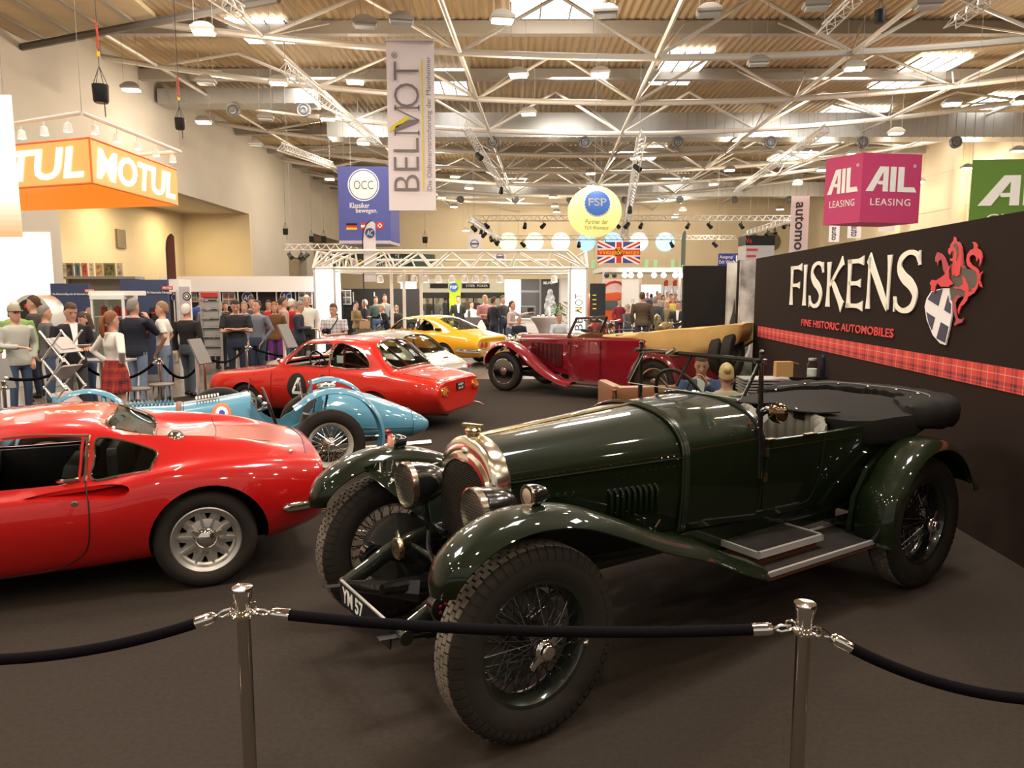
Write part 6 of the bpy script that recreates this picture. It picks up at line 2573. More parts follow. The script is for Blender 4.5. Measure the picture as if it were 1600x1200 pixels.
# chain hoists with black chain bags
for k, (px, py, Y, s_) in enumerate(((157, 141, 15.0, 1), (281, 190, 18.8, .8), (446, 360, 42, 1), (487, 372, 42, 1), (506, 372, 42, 1), (664, 373, 42, 1), (1375, 22, 24, 1.1))):
	q = at(px, py, Y)
	lab = ('black chain bag of the hoist above the corner of the orange sign', 'black chain bag of the hoist above the far end of the orange sign', 'small black hoist bag left of the white truss lights', 'small black hoist bag hanging beside the white truss, inner of two', 'small black hoist bag hanging nearest the blue box sign', 'small black hoist bag right of the blue box sign', 'black hoist bag hanging at the top right under the roof')[k]
	t = thing('chain_hoist', lab, 'hoist', (q.x, q.y, q.z), 0)
	b = MB()
	b.lathe([(.001, -.24 * s_), (.12 * s_, -.24 * s_), (.14 * s_, -.2 * s_), (.15 * s_, .10 * s_), (.14 * s_, .1 * s_), (.13 * s_, -.18 * s_)], n=16)
	b.build('chain_bag', BLACK, t)
	b = MB()
	for a in range(4):
		b.cyl((.14 * s_ * cos(a * pi / 2), .14 * s_ * sin(a * pi / 2), .1 * s_), (0, 0, .45 * s_), .008, n=5)
	b.tube([(0, 0, .45 * s_), (.01, 0, .8 * s_), (0, 0, 11.9 - q.z)], .008, 5)
	b.tube([(.06 * s_, 0, -.1), (.07 * s_, 0, -.5 * s_)], .012, 5)
	b.build('chain', GREYD, t)
	if k < 2:
		b = MB()
		b.tube([(0, 0, .62 * s_), (0, 0, .72 * s_)], .03, 6)
		b.build('shackle', mat('hoist_yellow', (.7, .45, .02), .4), t)
		b = MB()
		b.tube([(0, 0, .76 * s_), (.01, 0, 1.05 * s_), (-.01, 0, 1.3 * s_)], .02, 6)
		b.build('sling', mat('hoist_red', (.5, .05, .03), .5), t)

# tall white insurance banner
Y = 21.5
t = thing('hanging_banner', 'tall white banner with vertical grey and yellow insurance lettering', 'banner', (0, 0, 0))
a, c = at(603, 64, Y), at(681, 327, Y)
b = MB()
b.prism([(a.x, Y), (c.x, Y + .05), ((a.x + c.x) / 2 + .25, Y + 1.1)], c.z, a.z, 'XY')
b.build('banner_cloth', mat('banner_white', (.76, .70, .72), .7), t, 0)
for q0, q1 in (((a.x - .03, Y - .02, a.z), (c.x + .03, Y + .06, a.z + .05)), ((a.x, Y - .01, c.z - .03), (c.x + .02, Y + .06, c.z))):
	b = MB()
	b.box2(q0, q1)
	b.build('banner_rail', ALU, t, 0)
b = MB()
mx = (a.x + c.x) / 2
b.cyl((a.x + .05, Y, a.z + .04), (mx - .25, Y + .2, 12.0), .006, n=5)
b.cyl((c.x - .05, Y, a.z + .04), (mx + .5, Y + .3, 12.0), .006, n=5)
b.each('hanging_wire', GREY, t)
VM = lambda px, py: face_matrix(tuple(at(px, py, Y - .012)), (0, 0, 1), (-1, 0, 0))
GL = mat('banner_grey_ink', (.20, .17, .17), .6)
YL = mat('banner_yellow_ink', (.72, .58, .03), .6)
letters('BEL', GL, t, VM(635, 257), width=wpx(78, Y), height=wpx(38, Y), extrude=.004, offset=-.012)
letters('OT', GL, t, VM(635, 132), width=wpx(66, Y), height=wpx(38, Y), extrude=.004, offset=-.012)
# the M: thin stems with one yellow diagonal
def vpoly(pts, m):
	b = MB()
	b.prism([(at(px, py, Y).x, at(px, py, Y).z) for px, py in pts], Y - .016, Y - .012, 'XZ')
	b.build('lettering', m, t, 0)

for x0, y0, x1, y1 in ((617, 209, 655, 206.5), (617, 169.5, 655, 167), (616.5, 212, 618.5, 203), (653.5, 212, 655.5, 204), (616.5, 173, 618.5, 164), (653.5, 173, 655.5, 164)):
	vpoly([(x0, y0), (x1, y0), (x1, y1), (x0, y1)], GL)
vpoly([(618, 206), (655, 191), (655, 187), (641, 187), (618, 198)], GL)
vpoly([(655, 189), (655, 187), (618, 169), (618, 171)], GL)
vpoly([(610, 207), (610, 199), (634, 182), (641, 184)], YL)
letters('®', GL, t, VM(616, 86), width=wpx(9, Y), height=wpx(9, Y), extrude=.004)
vpoly([(658, 93), (660, 93), (663, 297), (661, 297)], YL)
letters('Die Oldtimerversicherung der Mannheimer', GL, t, VM(671, 194), width=wpx(195, Y), height=wpx(9.5, Y), extrude=.004)

# blue box sign with three flags
Y = 31.0
t = thing('hanging_box_sign', 'blue hanging box sign with white round club logo and small flags', 'sign', (0, 0, 0))
a, c = at(527, 260, Y), at(611, 376, Y)
BL = mat('sign_blue', (.075, .09, .33), .6)
d_ = 2.4
b = MB()
b.prism([(a.x, Y), (c.x, Y), (c.x + .12, Y + 1.6), (a.x + .3, Y + 2.4)], c.z, a.z, 'XY')
b.build('sign_box', BL, t, 0)
b = MB()
b.box2((a.x, Y - .02, c.z - .12), (c.x, Y, c.z))
b.prism([(a.x, Y), (c.x, Y), (c.x + .12, Y + 1.6), (a.x + .3, Y + 2.4)], c.z - .14, c.z - .02, 'XY')
b.build('sign_skirt', mat('sign_pale', (.5, .44, .5), .6), t, 0)
b = MB()
for x, y in ((a.x + .2, Y + .3), (c.x - .1, Y + .4), (c.x, Y + 1.5)):
	b.cyl((x, y, a.z), (x, y, 12.0), .006, n=5)
b.each('hanging_wire', GREY, t)
M = fm(568, 289, Y)
ringplate(M, 0, 0, .001, wpx(21, Y), WHITE, t)
ringplate(lift_m(M, .005), 0, 0, wpx(22.5, Y), wpx(24, Y), WHITE, t)
word('OCC', mat('logo_grey_blue', (.16, .15, .2), .6), t, 568, 289, Y - .01, w_=30, h=13)
word('Klassiker', WHITE, t, 562, 321, Y, w_=30, h=8)
word('bewegen.', WHITE, t, 573, 330, Y, w_=33, h=9)

def stripe_plate(par, px0, py0, px1, py1, Y, cols, vertical=False):
	n = len(cols)
	for i, m in enumerate(cols):
		a, c = at(px0, py0, Y), at(px1, py1, Y)
		b = MB()
		if vertical:
			b.box2((a.x + (c.x - a.x) * i / n, Y - .012, c.z), (a.x + (c.x - a.x) * (i + 1) / n, Y - .004, a.z))
		else:
			b.box2((a.x, Y - .012, a.z + (c.z - a.z) * (i + 1) / n), (c.x, Y - .004, a.z + (c.z - a.z) * i / n))
		b.build('flag', m, par, 0)

FR = mat('flag_red', (.55, .03, .02), .6)
FG = mat('flag_gold', (.75, .45, .02), .6)
stripe_plate(t, 541, 349, 558, 359, Y, [BLACK, FR, FG])
stripe_plate(t, 564, 348, 582, 359, Y, [FR, WHITE, FR])
stripe_plate(t, 588, 347, 599, 358, Y, [FR])
stripe_plate(t, 590, 351, 597, 354, Y - .01, [WHITE])
stripe_plate(t, 592.2, 349, 594.8, 356, Y - .01, [WHITE])

# feather flags
def feather(label, px, ytop, ybot, w_, Y, m, rim=None, txt=None):
	t = thing('feather_flag', label, 'flag', (0, 0, 0))
	top, bot = at(px, ytop, Y), at(px, ybot, Y)
	hw = wpx(w_, Y) / 2
	H_ = top.z - bot.z
	pts = [(top.x - hw, bot.z), (top.x + hw, bot.z), (top.x + hw, top.z - .05 * H_), (top.x + hw * .6, top.z), (top.x + hw * .2, top.z), (top.x - hw * .4, top.z - .06 * H_), (top.x - hw * .85, top.z - .17 * H_), (top.x - hw, top.z - .32 * H_)]
	b = MB()
	b.prism(pts, Y, Y + .012, 'XZ')
	b.build('flag_cloth', m, t, 0)
	b = MB()
	edge = [Vector((x, Y, z)) for x, z in [pts[0]] + pts[:1:-1]]
	b.tube([(pts[0][0], Y, 0)] + [Vector((x, Y, z)) for x, z in [pts[0], pts[7], pts[6], pts[5], pts[4], pts[3]]], max(.018, hw * .09), 6)
	b.build('flag_pole', rim or GREYD, t)
	b = MB()
	b.lathe([(.001, .04), (.2, .03), (.22, 0), (.001, 0)], (pts[0][0], Y, 0), 'Z', 16)
	b.build('flag_foot', GREYD, t)
	return t

t = feather('white feather flag with round blue car club logo beside the blue box sign', 576, 345, 440, 20, 23.6, mat('banner_white', (.76, .70, .72), .7), BLACK)
M = fm(578, 364, 23.58)
ringplate(M, 0, 0, .001, wpx(7.5, 23.6), mat('logo_navy', (.03, .06, .2), .5), t)
letters('AC', WHITE, t, lift_m(M, .006), width=wpx(10, 23.6), height=wpx(8, 23.6), extrude=.003, shear=.2)
feather('dark brown feather flag above the blue oil panels', 265, 366, 436, 13, 20.0, mat('flag_brown', (.11, .045, .035), .6))
feather('narrow grey-green feather flag in front of the far round windows', 1069, 361, 414, 6, 40.0, mat('flag_greygreen', (.12, .14, .11), .6))
feather('small red feather flag far off above the crowd, left one', 1041, 438, 447, 6, 45.0, FR)
feather('small red feather flag far off above the crowd, beside the partition', 1055, 438, 447, 6, 45.0, FR)

# green magazine sign
t = thing('fascia_sign', 'dark green magazine stand sign behind the white feather flag', 'sign', (0, 0, 0))
Y = 34
a, c = at(518, 393, Y), at(646, 424, Y)
b = MB()
b.box2((a.x, Y, c.z), (c.x, Y + .3, a.z))
c2 = at(679, 418, Y + 1.2)
b.prism([(c.x, Y), (c2.x, Y + 1.2), (c2.x, Y + 1.5), (c.x, Y + .3)], c2.z, at(679, 398, Y + 1.2).z, 'XY')
b.build('sign_board', mat('sign_green_dark', (.035, .06, .045), .6), t, 0)
b = MB()
for x in (a.x + .2, c.x - .2):
	b.cyl((x, Y + .2, 0), (x, Y + .2, c.z), .06, n=8)
b.build('sign_posts', GREY, t)
word('Motor', YL, t, 551, 408, Y, w_=52, h=15)
word('Klassik', WHITE, t, 606, 406, Y, w_=46, h=19)

# yellow balloon
Y = 26.0
q = at(929, 331, Y)
t = thing('balloon', 'big yellow round balloon with blue badge hanging above the hall', 'balloon', tuple(q), 0)
b = MB()
b.ball((0, 0, 0), (wpx(41, Y), wpx(41, Y), wpx(38.5, Y)), 36, 20)
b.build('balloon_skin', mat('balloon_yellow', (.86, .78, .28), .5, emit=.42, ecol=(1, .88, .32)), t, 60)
R_ = wpx(41, Y) + .004

def on_ball(me, lift=0.0):
	for v in me.data.vertices:
		x, z = v.co.x, v.co.z
		yy = math.sqrt(max(.0, 1 - (x / R_) ** 2 - (z / (R_ * .94)) ** 2)) * R_
		v.co.y = -yy - lift - (v.co.y * -.5 if False else 0)
	return me

def ball_flat(poly, m, lift, name='emblem'):
	b = MB()
	cx = sum(p[0] for p in poly) / len(poly)
	cz = sum(p[1] for p in poly) / len(poly)
	rr = []
	for f in (.02, .2, .4, .6, .8, 1):
		rr.append([Vector((cx + (x - cx) * f, 0, cz + (z - cz) * f)) for x, z in poly])
	b.rings(rr, cap1=False)
	o = b.build(name, m, t, 0, fix=False)
	return on_ball(o, lift)

k_ = Y / PX
ball_flat(circle(0, 9 * k_, 21 * k_, 40), WHITE, .012)
ball_flat([(x, z) for i, (x, z) in enumerate([((18 + (1.2 if i % 2 else 0)) * k_ * cos(2 * pi * i / 48), 9 * k_ + (18 + (1.2 if i % 2 else 0)) * k_ * sin(2 * pi * i / 48)) for i in range(48)])], mat('badge_blue', (.05, .14, .42), .5, emit=.2, ecol=(.08, .2, .6)), .022)
for s_, zz, w_, h_, m in (('FSP', 10, 27, 12, WHITE), ('Partner der', -18, 34, 7, mat('balloon_ink', (.35, .3, .05), .6)), ('TÜV Rheinland', -26, 36, 6, MATS.get('balloon_ink'))):
	o = letters(s_, m or MATS['balloon_ink'], t, face_matrix((0, 0, zz * k_), (1, 0, 0), (0, 0, 1)), width=w_ * k_, height=h_ * k_, extrude=.001, offset=.02 if s_ == 'FSP' else 0)
	on_ball(o, .032)
b = MB()
b.cyl((0, 0, R_ * .93), (0, 0, 11.9 - q.z), .006, n=5)
b.cyl((0, 0, -R_ * .94), (0, 0, -q.z), .006, n=5)
b.build('tether', GREY, t)

# flag sign and exit sign, magenta and green boxes
Y = 32.0
t = thing('flag_sign', 'union flag sign with gold lettering under the yellow balloon', 'sign', (0, 0, 0))
a, c = at(934, 378, Y), at(1000, 411, Y)
b = MB()
b.box2((a.x, Y, c.z), (c.x, Y + .06, a.z))
b.build('sign_board', mat('union_blue', (.05, .055, .27), .6), t, 0)
mxs, mz = (a.x + c.x) / 2, (a.z + c.z) / 2
W_, H_ = (c.x - a.x) / 2, (a.z - c.z) / 2

def band(p0, p1, w_, m, d0, d1):
	d = Vector((p1[0] - p0[0], p1[1] - p0[1], 0)).normalized()
	n = Vector((-d.y, d.x, 0)) * w_ / 2
	b = MB()
	b.prism([(p0[0] + n.x, p0[1] + n.y), (p1[0] + n.x, p1[1] + n.y), (p1[0] - n.x, p1[1] - n.y), (p0[0] - n.x, p0[1] - n.y)], Y - d1, Y - d0, 'XZ')
	b.build('flag_band', m, t, 0)

for sg in (-1, 1):
	band((mxs - W_ * .97, mz - sg * H_ * .95), (mxs + W_ * .97, mz + sg * H_ * .95), .22, WHITE, 0, .004)
	band((mxs - W_ * .97, mz - sg * H_ * .95), (mxs + W_ * .97, mz + sg * H_ * .95), .08, FR, .004, .006)
band((mxs - W_, mz), (mxs + W_, mz), .34, WHITE, .006, .009)
band((mxs, mz - H_), (mxs, mz + H_), .34, WHITE, .006, .009)
band((mxs - W_, mz), (mxs + W_, mz), .24, FR, .009, .012)
band((mxs, mz - H_), (mxs, mz + H_), .22, FR, .009, .012)
word('Vintage', FG, t, 950, 395, Y - .012, w_=28, h=9)
word('Prestige', FG, t, 984, 395, Y - .012, w_=29, h=9)
word('&', FG, t, 967, 392, Y - .012, w_=7, h=12)
b = MB()
for x in (a.x + .1, c.x - .1):
	b.cyl((x, Y + .03, a.z), (x, Y + .03, 12.0), .006, n=5)
b.each('hanging_wire', GREY, t)

Y = 38.0
t = thing('exit_sign', 'blue hall exit sign with white arrow above the mural panels', 'sign', (0, 0, 0))
a, c = at(1123, 396, Y), at(1184, 418, Y)
b = MB()
b.box2((a.x, Y, c.z), (c.x, Y + .06, a.z))
b.build('sign_board', mat('exit_blue', (.035, .045, .25), .6), t, 0)
word('Ausgang/', WHITE, t, 1135, 402, Y, w_=21, h=6)
word('Exit West', WHITE, t, 1135, 409, Y, w_=22, h=5.5)
for pts in ([(1149.8, 399), (1152.2, 399), (1152.2, 409), (1149.8, 409)], [(1145.5, 406), (1151, 411.5), (1156.5, 406), (1156.5, 408.5), (1151, 414), (1145.5, 408.5)]):
	b = MB()
	b.prism([(at(x, y, Y).x, at(x, y, Y).z) for x, y in pts], Y - .01, Y - .003, 'XZ')
	b.build('arrow', WHITE, t, 0)
b = MB()
for x in (a.x + .1, c.x - .1):
	b.cyl((x, Y + .03, a.z), (x, Y + .03, 12.0), .006, n=5)
b.each('hanging_wire', GREY, t)

def slab_letters(par, M, w_, h_, m):
	"""the heavy slanted three-letter mark: A with a cut, I, L"""
	g = MB()
	X = lambda u: (u - .5) * w_
	Zz = lambda v: (v - .5) * h_
	for pts in ([(0, 0), (.26, 1), (.43, 1), (.43, 0), (.33, 0), (.33, .28), (.24, .28), (.21, .42), (.33, .42), (.33, .80), (.14, 0)],
				[(.47, 0), (.58, 0), (.58, 1), (.47, 1)], [(.62, 0), (1.0, 0), (.95, .2), (.74, .2), (.74, 1), (.62, 1)]):
		g.prism([(X(u), Zz(v)) for u, v in pts], 0, .012, 'XY')
	g.v = [M @ q for q in g.v]
	g.build('lettering', m, par, 0)

def box_sign(label, p0, p1, p2, p3, z0, z1, m, side, sub, name='hanging_box_sign'):
	t = thing(name, label, 'sign', (0, 0, 0))
	b = MB()
	b.prism([p0, p1, p2, p3], z0, z1, 'XY')
	b.build('sign_box', m, t, 0)
	b = MB()
	for p in (p0, p1, p2):
		b.cyl((*p, z1), (*p, 12.0), .006, n=5)
	b.each('hanging_wire', GREY, t)
	for (u, v) in ((p0, p1), (p1, p2)):
		M, L = box_face(u, v, z0, z1)
		h = z1 - z0
		slab_letters(t, lift_m(M, .005) @ Matrix.Translation((0, h * .13, 0)), L * .84 if u == p0 else L * .86, h * .36, WHITE)
		letters(sub, WHITE, t, lift_m(M, .005) @ Matrix.Translation((0, -h * .20, 0)), width=L * .68, height=h * .10, extrude=.006, spacing=1.1)
		letters('®', WHITE, t, lift_m(M, .005) @ Matrix.Translation((L * .38, h * .33, 0)), width=h * .05, height=h * .05, extrude=.006)
	return t

Yb = 29.0
z1, z0 = at(1350, 238, Yb).z, at(1348, 347, Yb).z
pl_, pm_, pr_ = at(1291, 249, 30.4), at(1349, 238, Yb), at(1444, 238, 29.4)
box_sign('magenta hanging box sign with white leasing lettering above the stand wall', (pl_.x, 30.4), (pm_.x, Yb), (pr_.x, 29.5), (pr_.x - .7, 31.2), z0, z1, mat('sign_magenta', (.50, .045, .15), .6), None, 'LEASING')
Yb = 22.0
z1, z0 = at(1525, 250, Yb).z, at(1525, 380, Yb).z
p0 = at(1520, 250, Yb)
box_sign('green hanging box sign cut by the right picture edge above the stand wall', (p0.x * 1.085, Yb * 1.085), (p0.x, Yb), (p0.x + 3.0, Yb - .35), (p0.x + 3.0, Yb + 2), z0, z1, mat('sign_green', (.11, .22, .03), .6), None, 'CLASSIC')

# white hanging strips beyond the stand wall
for k, (x0, x1, y0, y1, Y, lab) in enumerate(((1237, 1261, 306, 392, 33, 'white hanging strip banner with a vertical black word beyond the stand wall'), (1296, 1311, 352, 378, 40, 'small white strip banner under the magenta box, first of three'), (1325, 1345, 350, 372, 40, 'small white strip banner under the magenta box, middle of three'), (1373, 1398, 348, 362, 40, 'small white strip banner under the magenta box, last of three'), (731, 752, 366, 396, 44, 'white banner with a round chrome emblem high in front of the far wall'), (772, 791, 391, 412, 38, 'lower white banner with a round chrome emblem above the booth truss'))):
	o, a, c = plate('hanging_banner', lab, 'banner', x0, y0, x1, y1 if k != 0 else 400, Y, mat('banner_white', (.76, .70, .72), .7), .02)
	if k in (0, 1, 2):
		letters('automo' if k == 0 else 'auto', GREYD, o, face_matrix(((a.x + c.x) / 2, Y - .004, (a.z + c.z) / 2), (0, 0, -1), (1, 0, 0)), width=(a.z - c.z) * .8, height=(c.x - a.x) * .5, extrude=.004, offset=.02)
	if k >= 4:
		M = face_matrix(((a.x + c.x) / 2, Y - .004, (a.z + c.z) / 2), (1, 0, 0), (0, 0, 1))
		r_ = (c.x - a.x) * .34
		ringplate(M, 0, 0, r_ * .7, r_, GREY, o)
		b = MB()
		b.box2((a.x + .15, Y - .012, (a.z + c.z) / 2 - r_ * .18), (c.x - .15, Y - .004, (a.z + c.z) / 2 + r_ * .18))
		b.build('emblem_bar', mat('logo_navy', (.03, .06, .2), .5), o, 0)
	b = MB()
	b.cyl(((a.x + c.x) / 2, Y + .01, a.z), ((a.x + c.x) / 2, Y + .01, 12.0), .006, n=5)
	b.build('hanging_wire', GREY, o)
o, a, c = plate('display_tower', 'grey and black display tower with red print left of the white strip', 'tower', 1166, 368, 1204, 529, 30, mat('tower_grey', (.42, .40, .41), .6), 1.0)
b = MB()
tz = at(1166, 383, 30).z
b.box2((a.x - .01, 29.985, tz), (c.x + .01, 31.0, a.z))
b.build('tower_top', BLACK, o, 0)
for x, y, w_ in ((1172, 390, 12), (1172, 400, 9)):
	q = at(x, y, 29.98)
	b = MB()
	b.box2((q.x - wpx(5, 30), 29.985, q.z - .04), (q.x + wpx(w_, 30), 29.995, q.z + .04))
	b.build('printed_line', FR, o, 0)
word('Ve', FR, o, 1170, 376, 29.98, w_=9, h=8)

# lighting trusses far down the hall, with black spotlights
def truss(label, p0, p1, w_=.3, spots=0, drop_=True, m=None, spot_m=None, hang=True):
	t = thing('lighting_truss', label, 'truss', (0, 0, 0))
	p0, p1 = Vector(p0), Vector(p1)
	d = (p1 - p0)
	L = d.length
	d.normalize()
	side = d.cross(Vector((0, 0, 1))).normalized()
	b = MB()
	offs = [side * w_ / 2, -side * w_ / 2, Vector((0, 0, w_ * .87))]
	for o in offs:
		b.cyl(p0 + o, p1 + o, w_ * .07, n=6)
	n = max(2, int(L / (w_ * 1.3)))
	for i in range(n):
		u0, u1 = p0 + d * (L * i / n), p0 + d * (L * (i + 1) / n)
		um = (u0 + u1) / 2
		for o in offs[:2]:
			b.cyl(u0 + o, um + offs[2], w_ * .04, n=4)
			b.cyl(um + offs[2], u1 + o, w_ * .04, n=4)
		b.cyl(u0 + offs[0], u1 + offs[1], w_ * .035, n=4)
	b.build('truss_frame', m or ALU, t, 30)
	for k in range(spots):
		q = p0 + d * (L * (k + .5 + .25 * sin(k * 2.3)) / spots) - Vector((0, 0, .1))
		b = MB()
		b.cyl(q + Vector((0, 0, .1)), q - Vector((0, 0, .12)), .02, n=5)
		a_ = (k * 1.7) % 6.28
		e = Vector((.3 * cos(a_), -.25, -.3)).normalized()
		b.cyl(q - Vector((0, 0, .2)) - e * .18, q - Vector((0, 0, .2)) + e * .18, .10, .13, n=12)
		s_ = b.build('spotlight', spot_m or BLACK, t)
	if hang:
		b = MB()
		for f in (.08, .92):
			q = p0 + d * L * f
			b.cyl(q, (q.x, q.y, 12.0), .008, n=5)
		b.each('hanging_wire', GREY, t)
	return t

zt = at(800, 345, 46).z
truss('long aluminium lighting truss across the hall above the round windows', (at(735, 345, 46).x, 46, zt), (at(1240, 345, 46).x, 46, zt), .36, 10)
zt = at(800, 371, 46).z
truss('second aluminium lighting truss just below the long one, across the round windows', (at(780, 371, 48).x, 48, zt), (at(1150, 371, 48).x, 48, zt), .3, 5)
truss('short truss slanting down behind the yellow balloon', tuple(at(1002, 215, 30)), tuple(at(975, 372, 44)), .34, 3)
truss('lighting truss running away to the far wall left of the round windows', tuple(at(735, 345, 40)), tuple(at(782, 376, 56)), .34, 6)
truss('aluminium truss high on the left, running away from the viewer', tuple(at(445, 110, 22)), tuple(at(592, 226, 36)), .34, 0)
truss('aluminium truss at top left beside the skylight', tuple(at(330, -6, 17)), tuple(at(383, 30, 19)), .34, 0)
truss('second aluminium truss high on the left', tuple(at(440, 235, 30)), tuple(at(520, 262, 40)), .34, 0)
truss('aluminium truss high at the upper right, nearer piece', tuple(at(1338, 2, 21)), tuple(at(1284, 54, 23)), .34, 0)
truss('aluminium truss high at the right corner of the picture', tuple(at(1556, -4, 20)), tuple(at(1484, 44, 22)), .34, 0)
truss('aluminium truss slanting away above the magenta box', tuple(at(1290, 205, 30)), tuple(at(1150, 300, 52)), .34, 0)
truss('aluminium truss slanting behind the white strip banner', tuple(at(1250, 342, 44)), tuple(at(1165, 368, 50)), .34, 4)
truss('aluminium truss right of the tall white banner', tuple(at(728, 200, 30)), tuple(at(790, 300, 44)), .34, 2)
truss('white truss with small grey spotlights behind the blue box sign', tuple(at(446, 391, 40)), tuple(at(560, 391, 40)), .36, 8, m=mat('bar_white', (.75, .73, .7), .4), spot_m=GREYD)

# ---------------------------------------------------------------- visitors
ARMS = {
	'down': ((.150, .012, .640), (.150, -.035, .490)),
	'pocket': ((.170, .055, .650), (.108, -.030, .515)),
	'hold': ((.150, -.005, .645), (.060, -.165, .640)),
	'crossed': ((.150, -.040, .640), (-.055, -.105, .672)),
	'hip': ((.205, .060, .670), (.105, .000, .575)),
	'chin': ((.135, -.115, .680), (.035, -.125, .815)),
	'reach': ((.150, -.095, .715), (.140, -.250, .735)),
	'point': ((.165, -.090, .760), (.190, -.240, .800)),
	'low': ((.160, -.040, .660), (.110, -.200, .570)),
	'table': ((.150, -.06, .66), (.10, -.22, .62)),
}
PM = {}

def cm(col, rough=.85, key=None):
	k = key or 'cloth_%03d_%03d_%03d' % tuple(int(v * 999) for v in col)
	return mat(k, col, rough, bump=.15, bscale=250)

SKIN = mat('skin', (.50, .27, .19), .55)
SKIN2 = mat('skin_rosy', (.56, .29, .21), .55)
HAIRS = {'brown': (.055, .028, .014), 'dark': (.018, .013, .010), 'grey': (.20, .18, .165), 'white': (.55, .52, .48), 'blond': (.55, .39, .18), 'auburn': (.20, .075, .025), 'red': (.28, .09, .02), 'sand': (.25, .15, .07)}
JEANS = (.055, .085, .155)
LJEANS = (.17, .22, .31)
DJEANS = (.018, .024, .045)

def oval_ring(c, rx, ry, n=14, M=None):
	c = Vector(c)
	L = []
	for i in range(n):
		a = 2 * pi * i / n
		q = Vector((rx * cos(a), ry * sin(a), 0))
		L.append(c + (M @ q if M else q))
	return L

def remeshed(mb, voxel, smooth_it=3):
	me = mb.mesh('work')
	bm = bmesh.new()
	bm.from_mesh(me)
	bmesh.ops.recalc_face_normals(bm, faces=bm.faces)
	bm.to_mesh(me)
	bm.free()
	o = bpy.data.objects.new('work', me)
	COL.objects.link(o)
	r = o.modifiers.new('r', 'REMESH')
	r.mode = 'VOXEL'
	r.voxel_size = voxel
	s = o.modifiers.new('s', 'SMOOTH')
	s.factor = .5
	s.iterations = smooth_it
	out = baked(o)
	drop(o)
	return out

def hand_geo(b, wr, d, up, h, curl=.6, side=1):
	"""palm, four fingers of different lengths and a thumb from the palm's side"""
	d = Vector(d).normalized()
	up = Vector(up)
	up = (up - d * up.dot(d)).normalized()
	lat = d.cross(up)
	wr = Vector(wr)
	k = h / 1.75
	b.tube([wr - d * .02 * k, wr + d * .03 * k, wr + d * .07 * k, wr + d * .088 * k], [(.024 * k, .02 * k), (.034 * k, .016 * k), (.04 * k, .015 * k), (.036 * k, .012 * k)], 8)
	base = wr + d * .08 * k
	for i, ln in enumerate((.062, .074, .070, .054)):
		o = lat * ((-.030 + .020 * i) * k)
		L = ln * k
		p0 = base + o
		p1 = p0 + (d * cos(curl * .4) - up * sin(curl * .4)) * L * .45
		p2 = p1 + (d * cos(curl) - up * sin(curl)) * L * .33
		p3 = p2 + (d * cos(curl * 1.5) - up * sin(curl * 1.5)) * L * .3
		b.tube([p0, p1, p2, p3], [.0095 * k, .009 * k, .008 * k, .006 * k], 6)
	t0 = wr + d * .03 * k + lat * (side * .03 * k)
	t1 = t0 + (d * .6 + lat * side * .75 - up * .2).normalized() * .035 * k
	t2 = t1 + (d * .9 + lat * side * .25 - up * .3).normalized() * .03 * k
	b.tube([t0, t1, t2], [.012 * k, .010 * k, .007 * k], 6)

